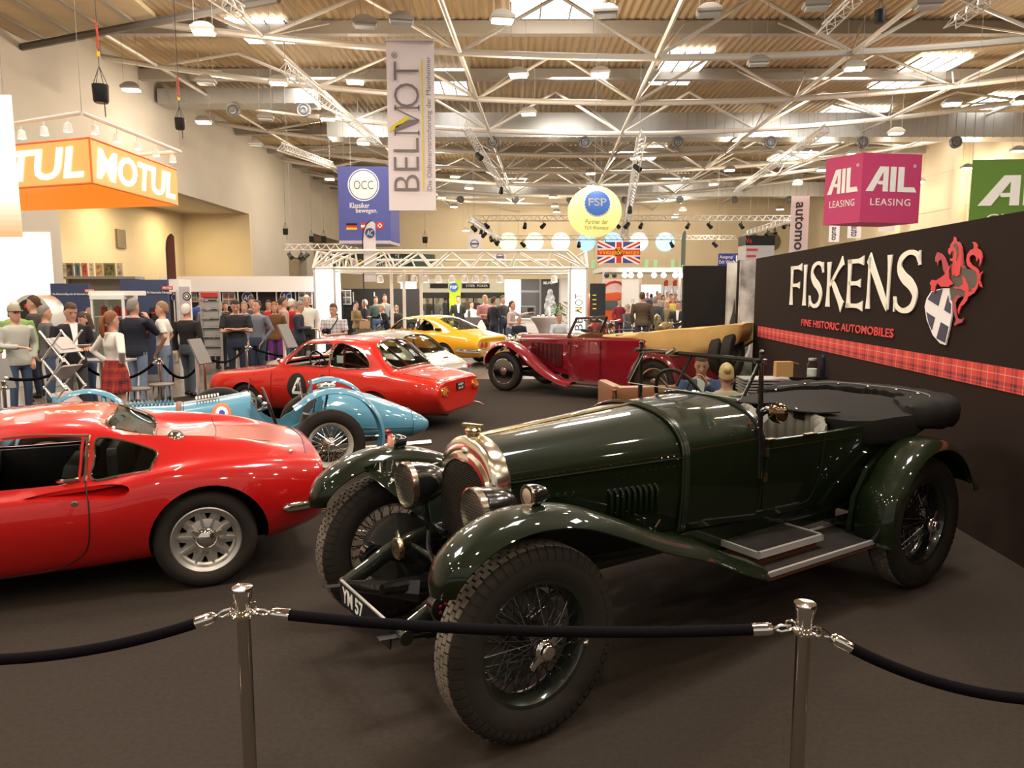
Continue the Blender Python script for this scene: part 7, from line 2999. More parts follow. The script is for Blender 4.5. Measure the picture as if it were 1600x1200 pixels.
def person(label, px, py, Y, face, top, bottom, hair='brown', arms=('down', 'down'), tops='shirt', style='short', yaw=0, nod=0, skin=None, build=1.0, pants='trousers',
		   lean=0.0, sit=None, shoes=(.02, .016, .014), group=None, x=None, y=None, hgt=None, detail=1, fem=False, stride=.0):
	"""someone whose head top the photograph shows at px, py, standing Y metres off; face: degrees, 0 looks at the camera, 90 to the right"""
	if hgt is None:
		q = at(px, py, Y)
		H = q.z if sit is None else 1.72
		loc = Vector((q.x, Y, 0))
	else:
		H, loc = hgt, Vector((x, y, 0))
	base = 0.0
	if sit is not None:
		base = sit - .50 * H
	P = thing('person', label, 'person', loc, R(face), group)
	vox = (.016, .021, .03)[detail - 1] if detail <= 3 else .03
	B = build
	fw = .92 if fem else 1.0
	z = lambda f: f * H + base
	sh = Vector((0, 0, 0))
	ca, sa = cos(lean), sin(lean)

	def T(p):
		"""upper body leans forward about the hips; p in fractions of the height"""
		q = Vector(p) * H
		if p[2] > .50:
			dz = q.z - .52 * H
			q = Vector((q.x, q.y * ca - dz * sa, .52 * H + dz * ca + q.y * sa * 0))
		return q + Vector((0, 0, base))
	MH = Matrix.Rotation(R(yaw), 3, 'Z') @ Matrix.Rotation(R(nod), 3, 'X')
	neck = T((0, .004, .865))

	def HD(p):
		q = MH @ (Vector(p) * H)
		return neck + q
	sm = cm(top) if isinstance(top, tuple) else top
	# joints
	hips = [Vector((s * .052 * H * B, 0, .52 * H + base)) for s in (-1, 1)]
	if sit is None:
		knees = [Vector((s * .058 * H, (-.012 - s * stride * .5) * H, .285 * H)) for s in (-1, 1)]
		ank = [Vector((s * .062 * H, (.015 - s * stride) * H, .045 * H)) for s in (-1, 1)]
		toes = [a + Vector((s * .015 * H, -.115 * H, -.025 * H)) for a, s in zip(ank, (-1, 1))]
	else:
		knees = [Vector((s * .075 * H, -.245 * H, sit + .02)) for s in (-1, 1)]
		ank = [Vector((s * .07 * H, -.22 * H, .06)) for s in (-1, 1)]
		toes = [a + Vector((0, -.1 * H, -.03)) for a in ank]
	shoulder = [T((s * .108 * B * fw, .005, .808)) for s in (-1, 1)]
	el, wr = [], []
	for i, s in enumerate((-1, 1)):
		e, w_ = ARMS[arms[i]] if isinstance(arms[i], str) else arms[i]
		el.append(T((s * e[0] * B ** .5, e[1], e[2])))
		wr.append(T((s * w_[0], w_[1], w_[2])))

	def torso(b, gr, z0, z1, flare=0):
		prof = [(.47, .083, .062), (.52, .092, .066), (.57, .086, .058), (.62, .082, .055), (.67, .088, .060), (.72, .100, .066), (.77, .110, .066), (.805, .104, .056), (.828, .068, .045), (.845, .036, .036)]
		if fem:
			prof = [(.47, .090, .064), (.52, .094, .066), (.57, .082, .055), (.62, .070, .050), (.67, .078, .056), (.72, .090, .070), (.77, .096, .062), (.805, .092, .050), (.828, .056, .040), (.845, .030, .032)]
		rr = []
		for zz, rx, ry in prof:
			if zz < z0 - 1e-6 or zz > z1 + 1e-6:
				continue
			ex = flare * max(0, (.57 - zz) / .1)
			c = T((0, .006 if zz > .7 else 0, zz))
			rr.append(oval_ring(c, (rx * B + ex) * H + gr, (ry * B ** 1.3 + ex) * H + gr, 18))
		b.rings(rr)
	# body: one continuous skin surface
	b = MB()
	torso(b, -.012, .47, .845)
	b.rings([oval_ring(T((0, .006, .83)), .031 * H, .033 * H), oval_ring(HD((0, .004, .02)), .028 * H, .032 * H)])
	# skull and jaw
	hp = [(-.012, .016, .020, -.030), (-.004, .026, .032, -.020), (.012, .034, .043, -.012), (.035, .040, .050, -.004), (.058, .043, .055, .001), (.082, .0435, .057, .004), (.105, .040, .054, .006), (.122, .031, .043, .008), (.133, .017, .024, .008), (.1365, .004, .005, .008)]
	rr = []
	for zz, rx, ry, yc in hp:
		ring = []
		for i in range(16):
			a = 2 * pi * i / 16
			ring.append(HD((rx * cos(a), yc + ry * sin(a), zz)))
		rr.append(ring)
	b.rings(rr)
	b.tube([HD((0, -.052, .060)), HD((0, -.062, .043)), HD((0, -.050, .036))], [.006 * H, .0105 * H, .007 * H], 6)
	for s in (-1, 1):
		b.ball(HD((s * .0435, .006, .052)), (.007 * H, .012 * H, .018 * H), 8, 5)
	for i in range(2):
		b.tube([shoulder[i], el[i], wr[i]], [.028 * H * B, .022 * H, .016 * H], 10)
		b.tube([hips[i], knees[i], ank[i]], [.045 * H * B, .031 * H, .022 * H], 10)
	me = remeshed(b, vox, 2)
	hb = MB()
	for i, s in enumerate((-1, 1)):
		d = wr[i] - el[i]
		hand_geo(hb, wr[i] + d.normalized() * .012, d, (0, 0, 1) if abs(d.normalized().z) < .8 else (-s, -.3, 0), H, .6, s)
	hm = hb.mesh('h')
	bm = bmesh.new()
	bm.from_mesh(me)
	bm.from_mesh(hm)
	bmesh.ops.recalc_face_normals(bm, faces=bm.faces)
	bm.to_mesh(me)
	bm.free()
	body = put('body', me, skin or SKIN, P, 60)
	# face
	b = MB()
	for s in (-1, 1):
		b.ball(HD((s * .017, -.0455, .062)), (.0055 * H, .004 * H, .0038 * H), 8, 5)
		b.tube([HD((s * .009, -.0495, .0735)), HD((s * .018, -.0505, .0765)), HD((s * .027, -.045, .073))], .0022 * H, 5)
	b.build('eyes', mat('eye_dark', (.03, .02, .015), .4), P)
	b = MB()
	b.tube([HD((-.013, -.0475, .020)), HD((0, -.0515, .021)), HD((.013, -.0475, .020))], .0028 * H, 6)
	b.build('mouth', mat('lips', (.30, .10, .08), .5), P)
	# hair
	if style != 'bald':
		hmtl = mat('hair_' + hair, HAIRS[hair], .6, bump=.4, bscale=160)
		b = MB()
		rr = []
		lo = {'long': -.045, 'pony': .03, 'bob': -.02}.get(style, .022)
		fr = {'fringe': .118, 'long': .100, 'pony': .104}.get(style, .106)
		for k in range(9):
			t = k / 8
			ring = []
			for i in range(24):
				a = 2 * pi * i / 24
				u = .5 - .5 * sin(a)  # 1 at the forehead, 0 at the nape
				l0 = lo + (.058 - lo) * min(1, u / .42) if u < .42 else .058 + (fr - .058) * min(1, (u - .42) / .25)
				if style in ('long', 'bob') and u < .62:
					l0 = lo
				zz = l0 + (.1425 - l0) * t
				f = math.sqrt(max(.003, 1 - max(0, (zz - .075) / .0675) ** 2))
				wv = .0012 * sin(i * 5.1 + k * 1.9)
				sh_ = .86 if zz < .03 and style not in ('long', 'bob') else 1
				ring.append(HD(((.0465 * f * sh_ + wv) * cos(a), .006 + (.0605 * f * sh_ + wv) * sin(a), zz)))
			rr.append(ring)
		b.rings(rr)
		if style == 'pony':
			b.tube([HD((0, .06, .095)), HD((0, .085, .07)), HD((.004, .088, .01)), HD((.008, .078, -.06)), HD((.01, .075, -.085))], [.012 * H, .019 * H, .022 * H, .016 * H, .004 * H], 10)
		if style == 'bun':
			b.ball(HD((0, .062, .09)), .026 * H, 12, 8)
		b.build('hair', hmtl, P, 60)
		if style == 'cap':
			b = MB()
			b.rings([[HD((.049 * f * cos(a), .006 + .062 * f * sin(a), zz)) for a in [2 * pi * i / 18 for i in range(18)]] for f, zz in ((1.02, .085), (1.02, .1), (.9, .128), (.5, .145), (.05, .149))])
			b.rings([[HD((.042 * cos(a) * f, -.05 + .05 * sin(a) * f, zz)) for a in [2 * pi * i / 14 for i in range(14)]] for f, zz in ((1, .086), (1, .092))])
			b.build('cap', cm((.30, .27, .20)) if top[0] < .7 else cm((.42, .36, .25)), P, 60)
	# top
	b = MB()
	jk = tops in ('jacket', 'blazer', 'coat')
	gr = .012 if jk else .006
	torso(b, gr, .47 if jk or tops == 'loose' else .52, .828, .012 if jk else 0)
	for i in range(2):
		d = (wr[i] - el[i])
		e2 = el[i] + d * (.92 if tops != 'tee' else 0)
		if tops == 'tee':
			b.tube([shoulder[i] + Vector((0, 0, .004)), shoulder[i].lerp(el[i], .45), shoulder[i].lerp(el[i], .78)], [.036 * H * B + gr, .034 * H + gr, .033 * H + gr], 10)
		elif tops == 'rolled':
			b.tube([shoulder[i], el[i], el[i] + d * .12], [.034 * H * B + gr, .028 * H + gr, .026 * H + gr], 10)
		else:
			b.tube([shoulder[i], el[i], e2], [.034 * H * B + gr, .027 * H + gr, .021 * H + gr], 10)
	me = remeshed(b, vox, 3)
	tm = sm
	put({'jacket': 'jacket', 'blazer': 'jacket', 'coat': 'coat', 'tee': 't_shirt'}.get(tops, 'shirt'), me, tm, P, 60)
	if tops in ('blazer',):
		b = MB()
		b.prism([(-.028 * H, z(.83)), (.028 * H, z(.83)), (.012 * H, z(.66)), (-.012 * H, z(.66))], -.078 * H * B ** 1.3 - .010, -.05 * H, 'XZ')
		for q in b.v:
			dz = q.z - .52 * H - base
			q.y, q.z = q.y * ca - dz * sa + (.022 * H if q.z > z(.8) else 0), .52 * H + base + dz * ca
		b.build('shirt_front', WHITE, P, 0)
	# legs
	pm_ = cm(bottom) if isinstance(bottom, tuple) else bottom
	b = MB()
	if pants == 'skirt':
		rr = []
		for zz, r, in ((.60, .078), (.56, .090), (.5, .105), (.42, .118), (.34, .128)):
			ring = []
			for i in range(48):
				a = 2 * pi * i / 48
				pl = .004 * (1 if i % 2 else -1) * (0 if zz > .55 else 1)
				ring.append(Vector(((r + pl) * cos(a) * H, (r * .82 + pl) * sin(a) * H, z(zz))))
			rr.append(ring)
		b.rings(rr)
		b.build('skirt', pm_, P, 30)
	else:
		rr = [oval_ring((0, 0, z(zz)), rx * H * B + .006, ry * H * B ** 1.3 + .006, 18) for zz, rx, ry in ((.575, .086, .058), (.53, .094, .067), (.48, .092, .066), (.455, .085, .06))]
		b.rings(rr)
		for i in range(2):
			b.tube([hips[i] - Vector((0, 0, .01)), hips[i].lerp(knees[i], .5), knees[i], knees[i].lerp(ank[i], .5), ank[i] - Vector((0, 0, .01))], [.052 * H * B, .045 * H * B, .036 * H, .033 * H, .029 * H], 10)
		me = remeshed(b, vox, 3)
		put('trousers', me, pm_, P, 60)
	b = MB()
	for i in range(2):
		hd = ank[i] + Vector((0, .02 * H, -.02 * H))
		b.tube([hd, ank[i] + Vector((0, -.02 * H, -.015 * H)), ank[i].lerp(toes[i], .6) + Vector((0, 0, -.006 * H)), toes[i] + Vector((0, 0, -.004))], [(.026 * H, .024 * H), (.027 * H, .03 * H), (.028 * H, .02 * H), (.018 * H, .012 * H)], 10)
	b.build('shoes', cm(shoes, .4), P, 60)
	return P

def held(P, name, mb, m, label, cat):
	"""something a visitor carries: a thing of its own placed in the visitor's frame"""
	M = Matrix.Translation(P.location) @ P.rotation_euler.to_matrix().to_4x4()
	mb.v = [M @ q for q in mb.v]
	o = mb.build(name, m, None, 40)
	return tag(o, label, cat)

PLAID = stripes_mat('checked_shirt', ((.62, .58, .62), (.10, .09, .16), (.3, .28, .35)), 14, 14)
PLAIDR = stripes_mat('red_checked_shirt', ((.55, .42, .40), (.30, .07, .06), (.4, .2, .18)), 14, 14)
WH = (.66, .63, .58)
person('man in white and grey jacket and tan cap at the left picture edge', 22, 477, 11.0, 60, (.42, .42, .38), JEANS, 'grey', ('hold', 'pocket'), 'jacket', 'cap', detail=2)
person('white-haired man in a light green jacket behind the capped man', 22, 471, 12.6, 40, (.24, .36, .10), JEANS, 'white', tops='jacket', detail=2)
person('tall brown-haired man looking left past the display machines', 50, 462, 13.2, -70, (.05, .045, .045), DJEANS, 'brown', tops='jacket', detail=2)
person('grey-haired man in a grey jacket seen from behind beside the leaflet stand', 70, 477, 12.3, 130, (.10, .10, .105), JEANS, 'grey', ('hold', 'down'), 'jacket', detail=2)
p5 = person('man in a black blazer over a green shirt reading a sheet behind the leaflet stand', 108, 472, 10.4, 50, (.014, .012, .016), (.07, .07, .08), 'brown', ('hold', 'hold'), 'blazer', nod=22, detail=1)
p6 = person('brown-haired woman in a dark grey top holding papers behind the table', 133, 487, 11.3, -35, (.045, .045, .06), JEANS, 'brown', ('hold', 'hold'), 'shirt', 'long', nod=15, fem=True, detail=1)
p7 = person('woman with an auburn ponytail in white sweater and red tartan skirt', 174, 486, 9.9, 150, WH, KILT, 'auburn', ('hip', 'hip'), 'shirt', 'pony', fem=True, pants='skirt', build=.95, detail=1)
person('grey-haired man in a navy jacket with small badges seen from behind', 208, 467, 12.3, 160, (.014, .016, .03), LJEANS, 'grey', ('chin', 'down'), 'jacket', build=1.1, detail=1)
person('young man in a white t-shirt and light jeans looking left', 251, 471, 12.8, -75, WH, LJEANS, 'sand', ('pocket', 'pocket'), 'tee', detail=1)
person('white-haired man in a black sweater and jeans walking away', 291, 475, 13.4, 170, (.014, .013, .014), (.07, .085, .11), 'white', ('down', 'down'), 'shirt', build=1.08, detail=1, stride=.05)
person('man in an olive jacket seen from behind near the black booth panels', 342, 469, 18.2, 160, (.055, .045, .028), (.03, .035, .045), 'grey', tops='jacket', detail=2)
person('man in black t-shirt with folded arms looking down at the red coupe', 367, 467, 14.4, 25, (.018, .018, .02), DJEANS, 'dark', ('crossed', 'crossed'), 'tee', nod=25, build=1.08, detail=1)
person('balding man in a grey-blue shirt with hands in pockets beside the folded-arms man', 400, 469, 15.2, -25, (.15, .16, .20), (.035, .05, .09), 'brown', ('pocket', 'pocket'), 'shirt', 'fringe', build=1.12, detail=1)
person('fair-haired man in a blue shirt glimpsed between the two men by the rope', 381, 471, 17.2, 10, (.10, .14, .26), DJEANS, 'sand', detail=2)
person('dark-haired man in a grey coat behind the balding man', 393, 464, 18.0, 20, (.07, .07, .07), DJEANS, 'dark', tops='jacket', detail=2)
person('man in a bright red shirt near the booth panels', 419, 469, 19.5, 10, (.45, .02, .02), DJEANS, 'dark', detail=3)
person('red-haired woman in brown leather jacket and purple trousers', 428, 472, 17.4, 20, (.12, .05, .018), (.13, .022, .16), 'red', tops='jacket', style='long', fem=True, detail=2)
person('man in red and white checked shirt with back half turned', 443, 464, 17.8, 110, (.45, .30, .27), JEANS, 'brown', detail=2)
person('white-haired man in a red sweater carrying a dark backpack', 456, 467, 18.4, 140, (.42, .02, .025), JEANS, 'white', detail=2)
person('grey-haired man in a navy anorak reading a leaflet', 466, 470, 16.4, 100, (.025, .026, .042), (.02, .02, .028), 'grey', ('hold', 'hold'), 'jacket', nod=20, detail=2)
person('white-haired man in a white shirt and black trousers by the white booth pillar', 479, 461, 18.4, 20, WH, (.015, .015, .017), 'white', ('hold', 'down'), 'shirt', detail=2)
p22 = person('bearded photographer in a checked shirt holding a camera', 521, 474, 14.6, -15, PLAID, (.04, .045, .06), 'brown', ('hold', 'hold'), 'tee', nod=12, build=1.12, detail=1)
person('dark-haired woman in a khaki jacket facing right inside the truss booth', 556, 471, 23.6, 70, (.20, .14, .06), DJEANS, 'dark', ('hold', 'hold'), 'jacket', fem=True, detail=2)
person('white-haired man in a dark shirt inside the truss booth', 569, 468, 24.6, -60, (.03, .025, .03), DJEANS, 'white', ('hold', 'hold'), detail=3)
person('brown-haired man with glasses and a green shirt inside the truss booth', 587, 463, 25.6, 30, (.05, .07, .055), JEANS, 'brown', detail=3)
person('man in a grey t-shirt leaning over the engine display', 601, 460, 26.0, 30, (.17, .18, .18), JEANS, 'brown', ('low', 'low'), 'tee', detail=2)
person('blond man in a black blazer bending over the engine display', 605, 474, 23.8, -60, (.012, .012, .014), DJEANS, 'blond', ('reach', 'low'), 'blazer', lean=.35, detail=2)
person('fair woman in a dark coat at the right of the engine display', 619, 477, 25.0, -20, (.03, .028, .03), DJEANS, 'sand', ('chin', 'down'), 'jacket', 'long', fem=True, detail=3)
person('man in dark suit and open white shirt standing in the glass booth', 716, 462, 26.5, 5, (.022, .02, .02), (.02, .02, .022), 'dark', tops='blazer', detail=2)
person('dark-haired man in a white shirt behind the catering counter', 737, 471, 26.3, 40, WH, DJEANS, 'dark', ('hold', 'hold'), detail=3)
person('man in a red checked shirt with hands clasped behind the yellow coupe', 758, 461, 24.4, 30, (.38, .17, .16), (.03, .02, .02), 'sand', ('hold', 'hold'), 'rolled', build=1.1, detail=2)
person('man in a dark navy jacket with his back to the yellow coupe', 772, 464, 23.2, 130, (.018, .02, .035), DJEANS, 'brown', ('hold', 'down'), 'jacket', detail=2)
person('dark-haired man peeping over the shoulder of the leaning man', 786, 462, 24.6, 40, (.03, .03, .035), DJEANS, 'dark', detail=3)
person('man in a pale pink shirt and jeans reaching out over the boy', 797, 470, 20.2, 75, (.46, .37, .38), JEANS, 'brown', ('hold', 'point'), 'shirt', 'fringe', lean=.12, detail=1)
person('boy in a navy sweater beside the big chrome headlamp', 811, 496, 19.2, 0, (.014, .018, .035), DJEANS, 'sand', ('hold', 'hold'), 'shirt', nod=10, hgt=1.25, x=at(811, 496, 19.2).x, y=19.2, detail=2)
person('seated fair-haired man in a pale blue shirt at the maroon car', 0, 0, 0, 10, (.46, .5, .56), DJEANS, 'sand', ('table', 'table'), 'shirt', hgt=1.72, x=at(873, 495, 21.5).x, y=21.5, sit=.42, lean=.1, nod=15, detail=2)
person('tall man in a brown tweed jacket seen from behind', 1004, 456, 22.3, 165, (.085, .058, .034), (.05, .05, .055), 'brown', tops='jacket', build=1.12, detail=1)
person('man in a grey suit walking away behind the tweed jacket', 1024, 463, 24.0, 150, (.06, .062, .068), (.05, .05, .055), 'grey', tops='jacket', detail=2)
person('blonde woman in a beige coat among the motorcycles', 1043, 469, 25.0, 20, (.25, .18, .10), (.03, .03, .035), 'blond', tops='jacket', style='long', fem=True, detail=3)
person('balding man in a dark grey suit leaning forward beside the black partition', 1062, 470, 21.6, -30, (.035, .035, .042), (.03, .03, .036), 'brown', ('low', 'low'), 'blazer', 'fringe', lean=.12, nod=15, build=1.12, detail=2)
person('man in a burgundy jacket in front of the orange van', 968, 467, 27.5, 20, (.20, .02, .03), DJEANS, 'brown', tops='jacket', detail=2)
person('man in white cap and black waistcoat sitting by the motorcycles', 0, 0, 0, 40, (.10, .095, .09), DJEANS, 'white', ('table', 'table'), 'shirt', 'cap', hgt=1.7, x=at(981, 478, 25.5).x, y=25.5, sit=.62, detail=3)
person('man in a blue shirt beyond the grey price rack', 313, 461, 20.5, 30, (.05, .09, .30), DJEANS, 'brown', detail=3)
person('bald man half hidden behind the grey price rack', 322, 469, 20.0, 0, (.2, .2, .22), DJEANS, 'grey', style='fringe', detail=3)
person('man in a dark sweater looking into the booth behind the kilted woman', 352, 472, 21.5, 30, (.03, .025, .03), DJEANS, 'brown', detail=3)
person('dark-haired visitor in black beside the white booth pillar', 435, 470, 20.5, 0, (.02, .02, .022), DJEANS, 'dark', tops='jacket', detail=3)

# crowd deep in the hall between the maroon car's hood and the black partition
for k, (px, py, Y, colr, hr, f) in enumerate(((1031, 458, 33, (.35, .33, .3), 'grey', 0), (1037, 461, 36, (.1, .25, .4), 'brown', 30), (1049, 459, 35, (.4, .05, .04), 'dark', 10), (1056, 457, 38, (.3, .32, .33), 'white', -20), (1018, 459, 39, (.12, .12, .16), 'brown', 150), (1043, 456, 44, (.5, .48, .45), 'sand', 10), (1062, 460, 42, (.05, .06, .1), 'dark', 160), (1012, 457, 46, (.2, .22, .3), 'grey', 20), (1052, 463, 31, (.6, .5, .1), 'blond', 0), (1027, 455, 46, (.35, .1, .1), 'brown', 0))):
	names = ('cream top', 'blue shirt', 'red jacket', 'pale grey shirt', 'dark grey coat', 'white shirt', 'navy coat', 'blue-grey shirt', 'yellow top', 'dull red sweater')
	person('distant visitor in a %s deep in the crowd left of the black partition' % names[k], px, py, Y, f, colr, DJEANS, hr, detail=3)
# people glimpsed through the glass booth
for k, (px, py, Y, colr, hr, f) in enumerate(((668, 463, 31, (.12, .10, .07), 'brown', 20), (683, 464, 32, (.3, .3, .28), 'grey', -30), (697, 462, 33, (.08, .1, .15), 'dark', 150), (730, 461, 33, (.3, .2, .15), 'brown', 10), (744, 462, 32, (.05, .05, .06), 'grey', 0), (640, 466, 28, (.10, .08, .06), 'dark', 100), (612, 463, 29, (.2, .1, .08), 'brown', 30))):
	names = ('brown jacket', 'light grey shirt', 'slate coat', 'tan jacket', 'black coat', 'dark brown coat', 'russet shirt')
	person('distant visitor in a %s seen through the glass booth' % names[k], px, py, Y, f, colr, DJEANS, hr, detail=3)

# the couple sitting between the green car and the stand wall
pc = person('seated man in a blue blazer and white shirt with hand at his mouth', 0, 0, 0, -15, (.05, .075, .17), DJEANS, 'brown', ('table', 'chin'), 'blazer', hgt=1.70, x=at(1097, 560, 8.6).x, y=8.6, sit=.34, nod=18, lean=.22, detail=1)
pw = person('seated blonde woman seen from behind, facing the man in the blue blazer', 0, 0, 0, 170, (.36, .30, .22), DJEANS, 'blond', ('table', 'table'), 'shirt', 'bun', hgt=1.62, x=at(1137, 572, 7.5).x, y=7.5, sit=.34, nod=10, lean=.15, fem=True, detail=1)

# things in hands
b = MB()
b.box((0, -.30, 1.12), (.22, .16, .004), Matrix.Rotation(-.5, 3, 'X'))
held(p5, 'leaflet', b, WHITE, 'white sheet held by the man in the black blazer', 'leaflet')
b = MB()
b.box((0, -.30, 1.06), (.24, .17, .006), Matrix.Rotation(-.35, 3, 'X'))
held(p6, 'leaflet', b, WHITE, 'white papers held by the brown-haired woman behind the table', 'leaflet')
b = MB()
b.box((0, -.30, 1.13), (.14, .07, .10))
b.cyl((0, -.33, 1.13), (0, -.42, 1.13), .038, n=14)
b.tube([(.07, -.28, 1.15), (.14, -.12, 1.35), (.08, .0, 1.46), (-.02, .08, 1.42), (-.12, .05, 1.2), (-.07, -.28, 1.15)], .012, 6)
held(p22, 'camera', b, BLACK, 'black camera on a strap held by the photographer in the checked shirt', 'camera')

# ---------------------------------------------------------------- stands and booths
WPB = mat('booth_white', (.80, .78, .75), .5)
NAVY = mat('panel_navy', (.045, .06, .13), .6)
BPAN = mat('booth_black', (.022, .019, .018), .7)
# oil stand
o, a, c = plate('display_board', 'white backlit stand board at the left edge behind the crowd', 'board', -60, 362, 95, 640, 17.0, mat('board_backlit', (.8, .8, .78), .5, emit=.45, ecol=(1, .98, .94)), .1)
a2, c2 = at(25, 358, 17), at(70, 362, 17)
for k, (x0, y0, x1, y1, lab) in enumerate(((78, 443, 151, 640, 'navy blue oil brand panel behind the man in the blazer'), (187, 437, 272, 640, 'larger navy blue oil brand panel behind the young man in white'))):
	o, a, c = plate('display_board', lab, 'panel', x0, y0, x1, y1, 15.8 - .2 * k, NAVY, .08)
	b = MB()
	b.box2((a.x, o.data.vertices[0].co.y - .01, 0), (c.x, o.data.vertices[0].co.y + .08, .15))
	b.build('panel_plinth', GREY, o, 0)
	Yp = 15.79 - .2 * k
	q0, q1 = at(x1 - 19, y0 + 9 if k == 0 else 447, Yp), at(x1 - 2, y0 + 14 if k == 0 else 453, Yp)
	b = MB()
	b.box2((q0.x, Yp - .01, q1.z), (q1.x, Yp, q0.z))
	b.build('logo_plate', FR, o, 0)
	word('MOTUL', WHITE, o, x1 - 10.5, (y0 + 11.5) if k == 0 else 450, Yp - .012, w_=14, h=4, shear=.2, offset=.02)
	word('Die Schmierstoffsprache für historische Fahrzeuge', WHITE, o, (x0 + x1) / 2 + 1, y0 + 17 if k == 0 else 457.5, Yp - .004, w_=(x1 - x0) - 8, h=4.5)
	for px, py, w_, h_, mm in (((100, 487, 9, 15, BPAN),) if k == 0 else ((228, 500, 20, 20, BPAN), (242, 490, 16, 18, BPAN), (225, 520, 18, 16, BPAN), (214, 497, 8, 34, GREY))):
		q0, q1 = at(px - w_ / 2, py - h_ / 2, Yp), at(px + w_ / 2, py + h_ / 2, Yp)
		b = MB()
		b.box2((q0.x, Yp - .012, q1.z), (q1.x, Yp - .002, q0.z))
		pp = b.build('poster', mm, o, 0)
		b = MB()
		b.box2((q0.x + .03, Yp - .016, (q0.z + q1.z) / 2), (q1.x - .03, Yp - .012, (q0.z + q1.z) / 2 + .03))
		b.build('poster_print', FR, pp, 0)
	if k == 0:
		q = at(93, 488, Yp)
		for px, py, r in ((93, 488, 7), (140, 486, 6)):
			ringplate(fm(px, py, Yp), 0, 0, .001, wpx(r, Yp), SKIN if px > 100 else GREY, o, 'round_picture')
o, a, c = plate('display_board', 'slanting white end panel at the right of the navy panels', 'panel', 273, 436, 290, 640, 15.9, WPB, .6)
o, a, c = plate('roll_up_banner', 'pale roll-up banner with round black club badge', 'banner', 279, 448, 303, 597, 15.4, mat('banner_lilac', (.48, .42, .45), .6), .03)
M = fm(292, 463, 15.4)
ringplate(M, 0, 0, .001, wpx(6.5, 15.4), BPAN, o)
ringplate(lift_m(M, .004), 0, 0, wpx(3.8, 15.4), wpx(4.6, 15.4), WHITE, o)
ringplate(lift_m(M, .004), 0, 0, .001, wpx(2, 15.4), WHITE, o)
# product cabinet
t = thing('display_cabinet', 'white framed glass cabinet with small red and white oil cans', 'cabinet', (at(172, 500, 14.6).x, 14.8, 0))
b = MB()
for sx in (-.30, .30):
	for sy in (-.25, .25):
		b.box((sx, sy, .9), (.045, .045, 1.8))
b.box((0, 0, 1.78), (.66, .56, .08))
b.box((0, 0, .3), (.66, .56, .6))
for z in (1.0, 1.4):
	b.box((0, 0, z), (.6, .5, .02))
b.build('cabinet_frame', WPB, t, 0)
b = MB()
b.box((0, -.27, 1.18), (.58, .008, 1.12))
b.build('cabinet_glass', GLASS, t, 0)
b = MB()
b.box((.1, -.05, 1.86), (.95, .35, .09))
b.build('cabinet_header', WPB, t, 0)
CANR = mat('can_red', (.5, .02, .02), .4)
k = 0
for z in (.61, 1.01, 1.41):
	for x in (-.18, -.05, .08, .2):
		b = MB()
		b.box((0, 0, .09), (.09, .09, .18))
		b.cyl((0, 0, .18), (0, 0, .21), .02, n=8)
		o = b.build('oil_can', CANR if (k % 3) else WPB, None, 0, bevel=.006)
		o.location = (t.location.x + x, t.location.y - .05, z)
		tag(o, '%s oil can on a shelf of the white glass cabinet' % ('red' if k % 3 else 'white'), 'can', 'oil cans in the glass cabinet: %s' % ('red' if k % 3 else 'white'))
		k += 1
# slot-machine like steel displays at the far left
for k, px in enumerate((36, 70)):
	q = at(px, 455, 14.6 + 1.9 * k)
	t = thing('display_pod', ('round-topped steel display pod with black screen behind the capped man', 'second round-topped steel display pod half hidden behind the first')[k], 'display', (q.x, 14.8 + 1.9 * k, 0))
	b = MB()
	hw = .38
	pts = [(-hw, 0), (hw, 0), (hw, 1.45)] + [(hw * cos(a_), 1.45 + hw * sin(a_)) for a_ in [pi * i / 12 for i in range(1, 12)]] + [(-hw, 1.45)]
	b.prism(pts, 0, .5, 'XZ')
	b.build('pod_shell', ALU, t, 30)
	b = MB()
	hw = .3
	pts = [(-hw, .9), (hw, .9), (hw, 1.45)] + [(hw * cos(a_), 1.45 + hw * sin(a_)) for a_ in [pi * i / 12 for i in range(1, 12)]] + [(-hw, 1.45)]
	b.prism(pts, -.015, .0, 'XZ')
	pf = b.build('pod_front', BPAN, t, 30)
	b = MB()
	b.box((0, -.02, 1.6), (.22, .01, .07))
	b.build('logo_plate', FR, t, 0)
# leaning prints on the ledge in the recess
for k, (px, w_, colr) in enumerate(((109, 13, (.12, .10, .07)), (121, 10, (.07, .12, .16)), (132, 11, (.40, .10, .06)), (143, 9, (.50, .42, .30)), (155, 13, (.45, .30, .14)), (171, 20, (.16, .14, .06)), (187, 11, (.42, .33, .24)))):
	q0, q1 = at(px - w_ / 2, 411, 30.5), at(px + w_ / 2, 432, 30.5)
	b = MB()
	b.box2((q0.x, 0, 0), (q1.x, .02, q0.z - q1.z))
	o = b.build('art_print', mat('print_frame_%d' % k, tuple(min(1, v * 1.3 + .1) for v in colr), .6), None, 0)
	o.location = (0, 30.5, q1.z)
	b = MB()
	b.box2((q0.x + .05, -.006, .06), (q1.x - .05, 0, q0.z - q1.z - .06))
	b.build('print_image', mat('print_image_%d' % k, colr, .6, noise=.9, nscale=6), o, 0)
	tag(o, ('dark grey-green', 'small blue', 'red', 'narrow cream', 'ochre', 'wide dark olive', 'cream')[k] + ' vintage print leaning on the ledge in the wall recess', 'picture', None)
q0, q1 = at(98, 432, 30.4), at(215, 436, 30.4)
b = MB()
b.box2((q0.x, 30.2, q1.z), (q1.x, 31.0, q1.z + .1))
b.box2((q0.x, 30.6, 0), (q0.x + .1, 30.8, q1.z))
b.box2((q1.x - .1, 30.6, 0), (q1.x, 30.8, q1.z))
b.box2((q0.x, 30.9, 0), (q1.x, 31.0, q1.z))
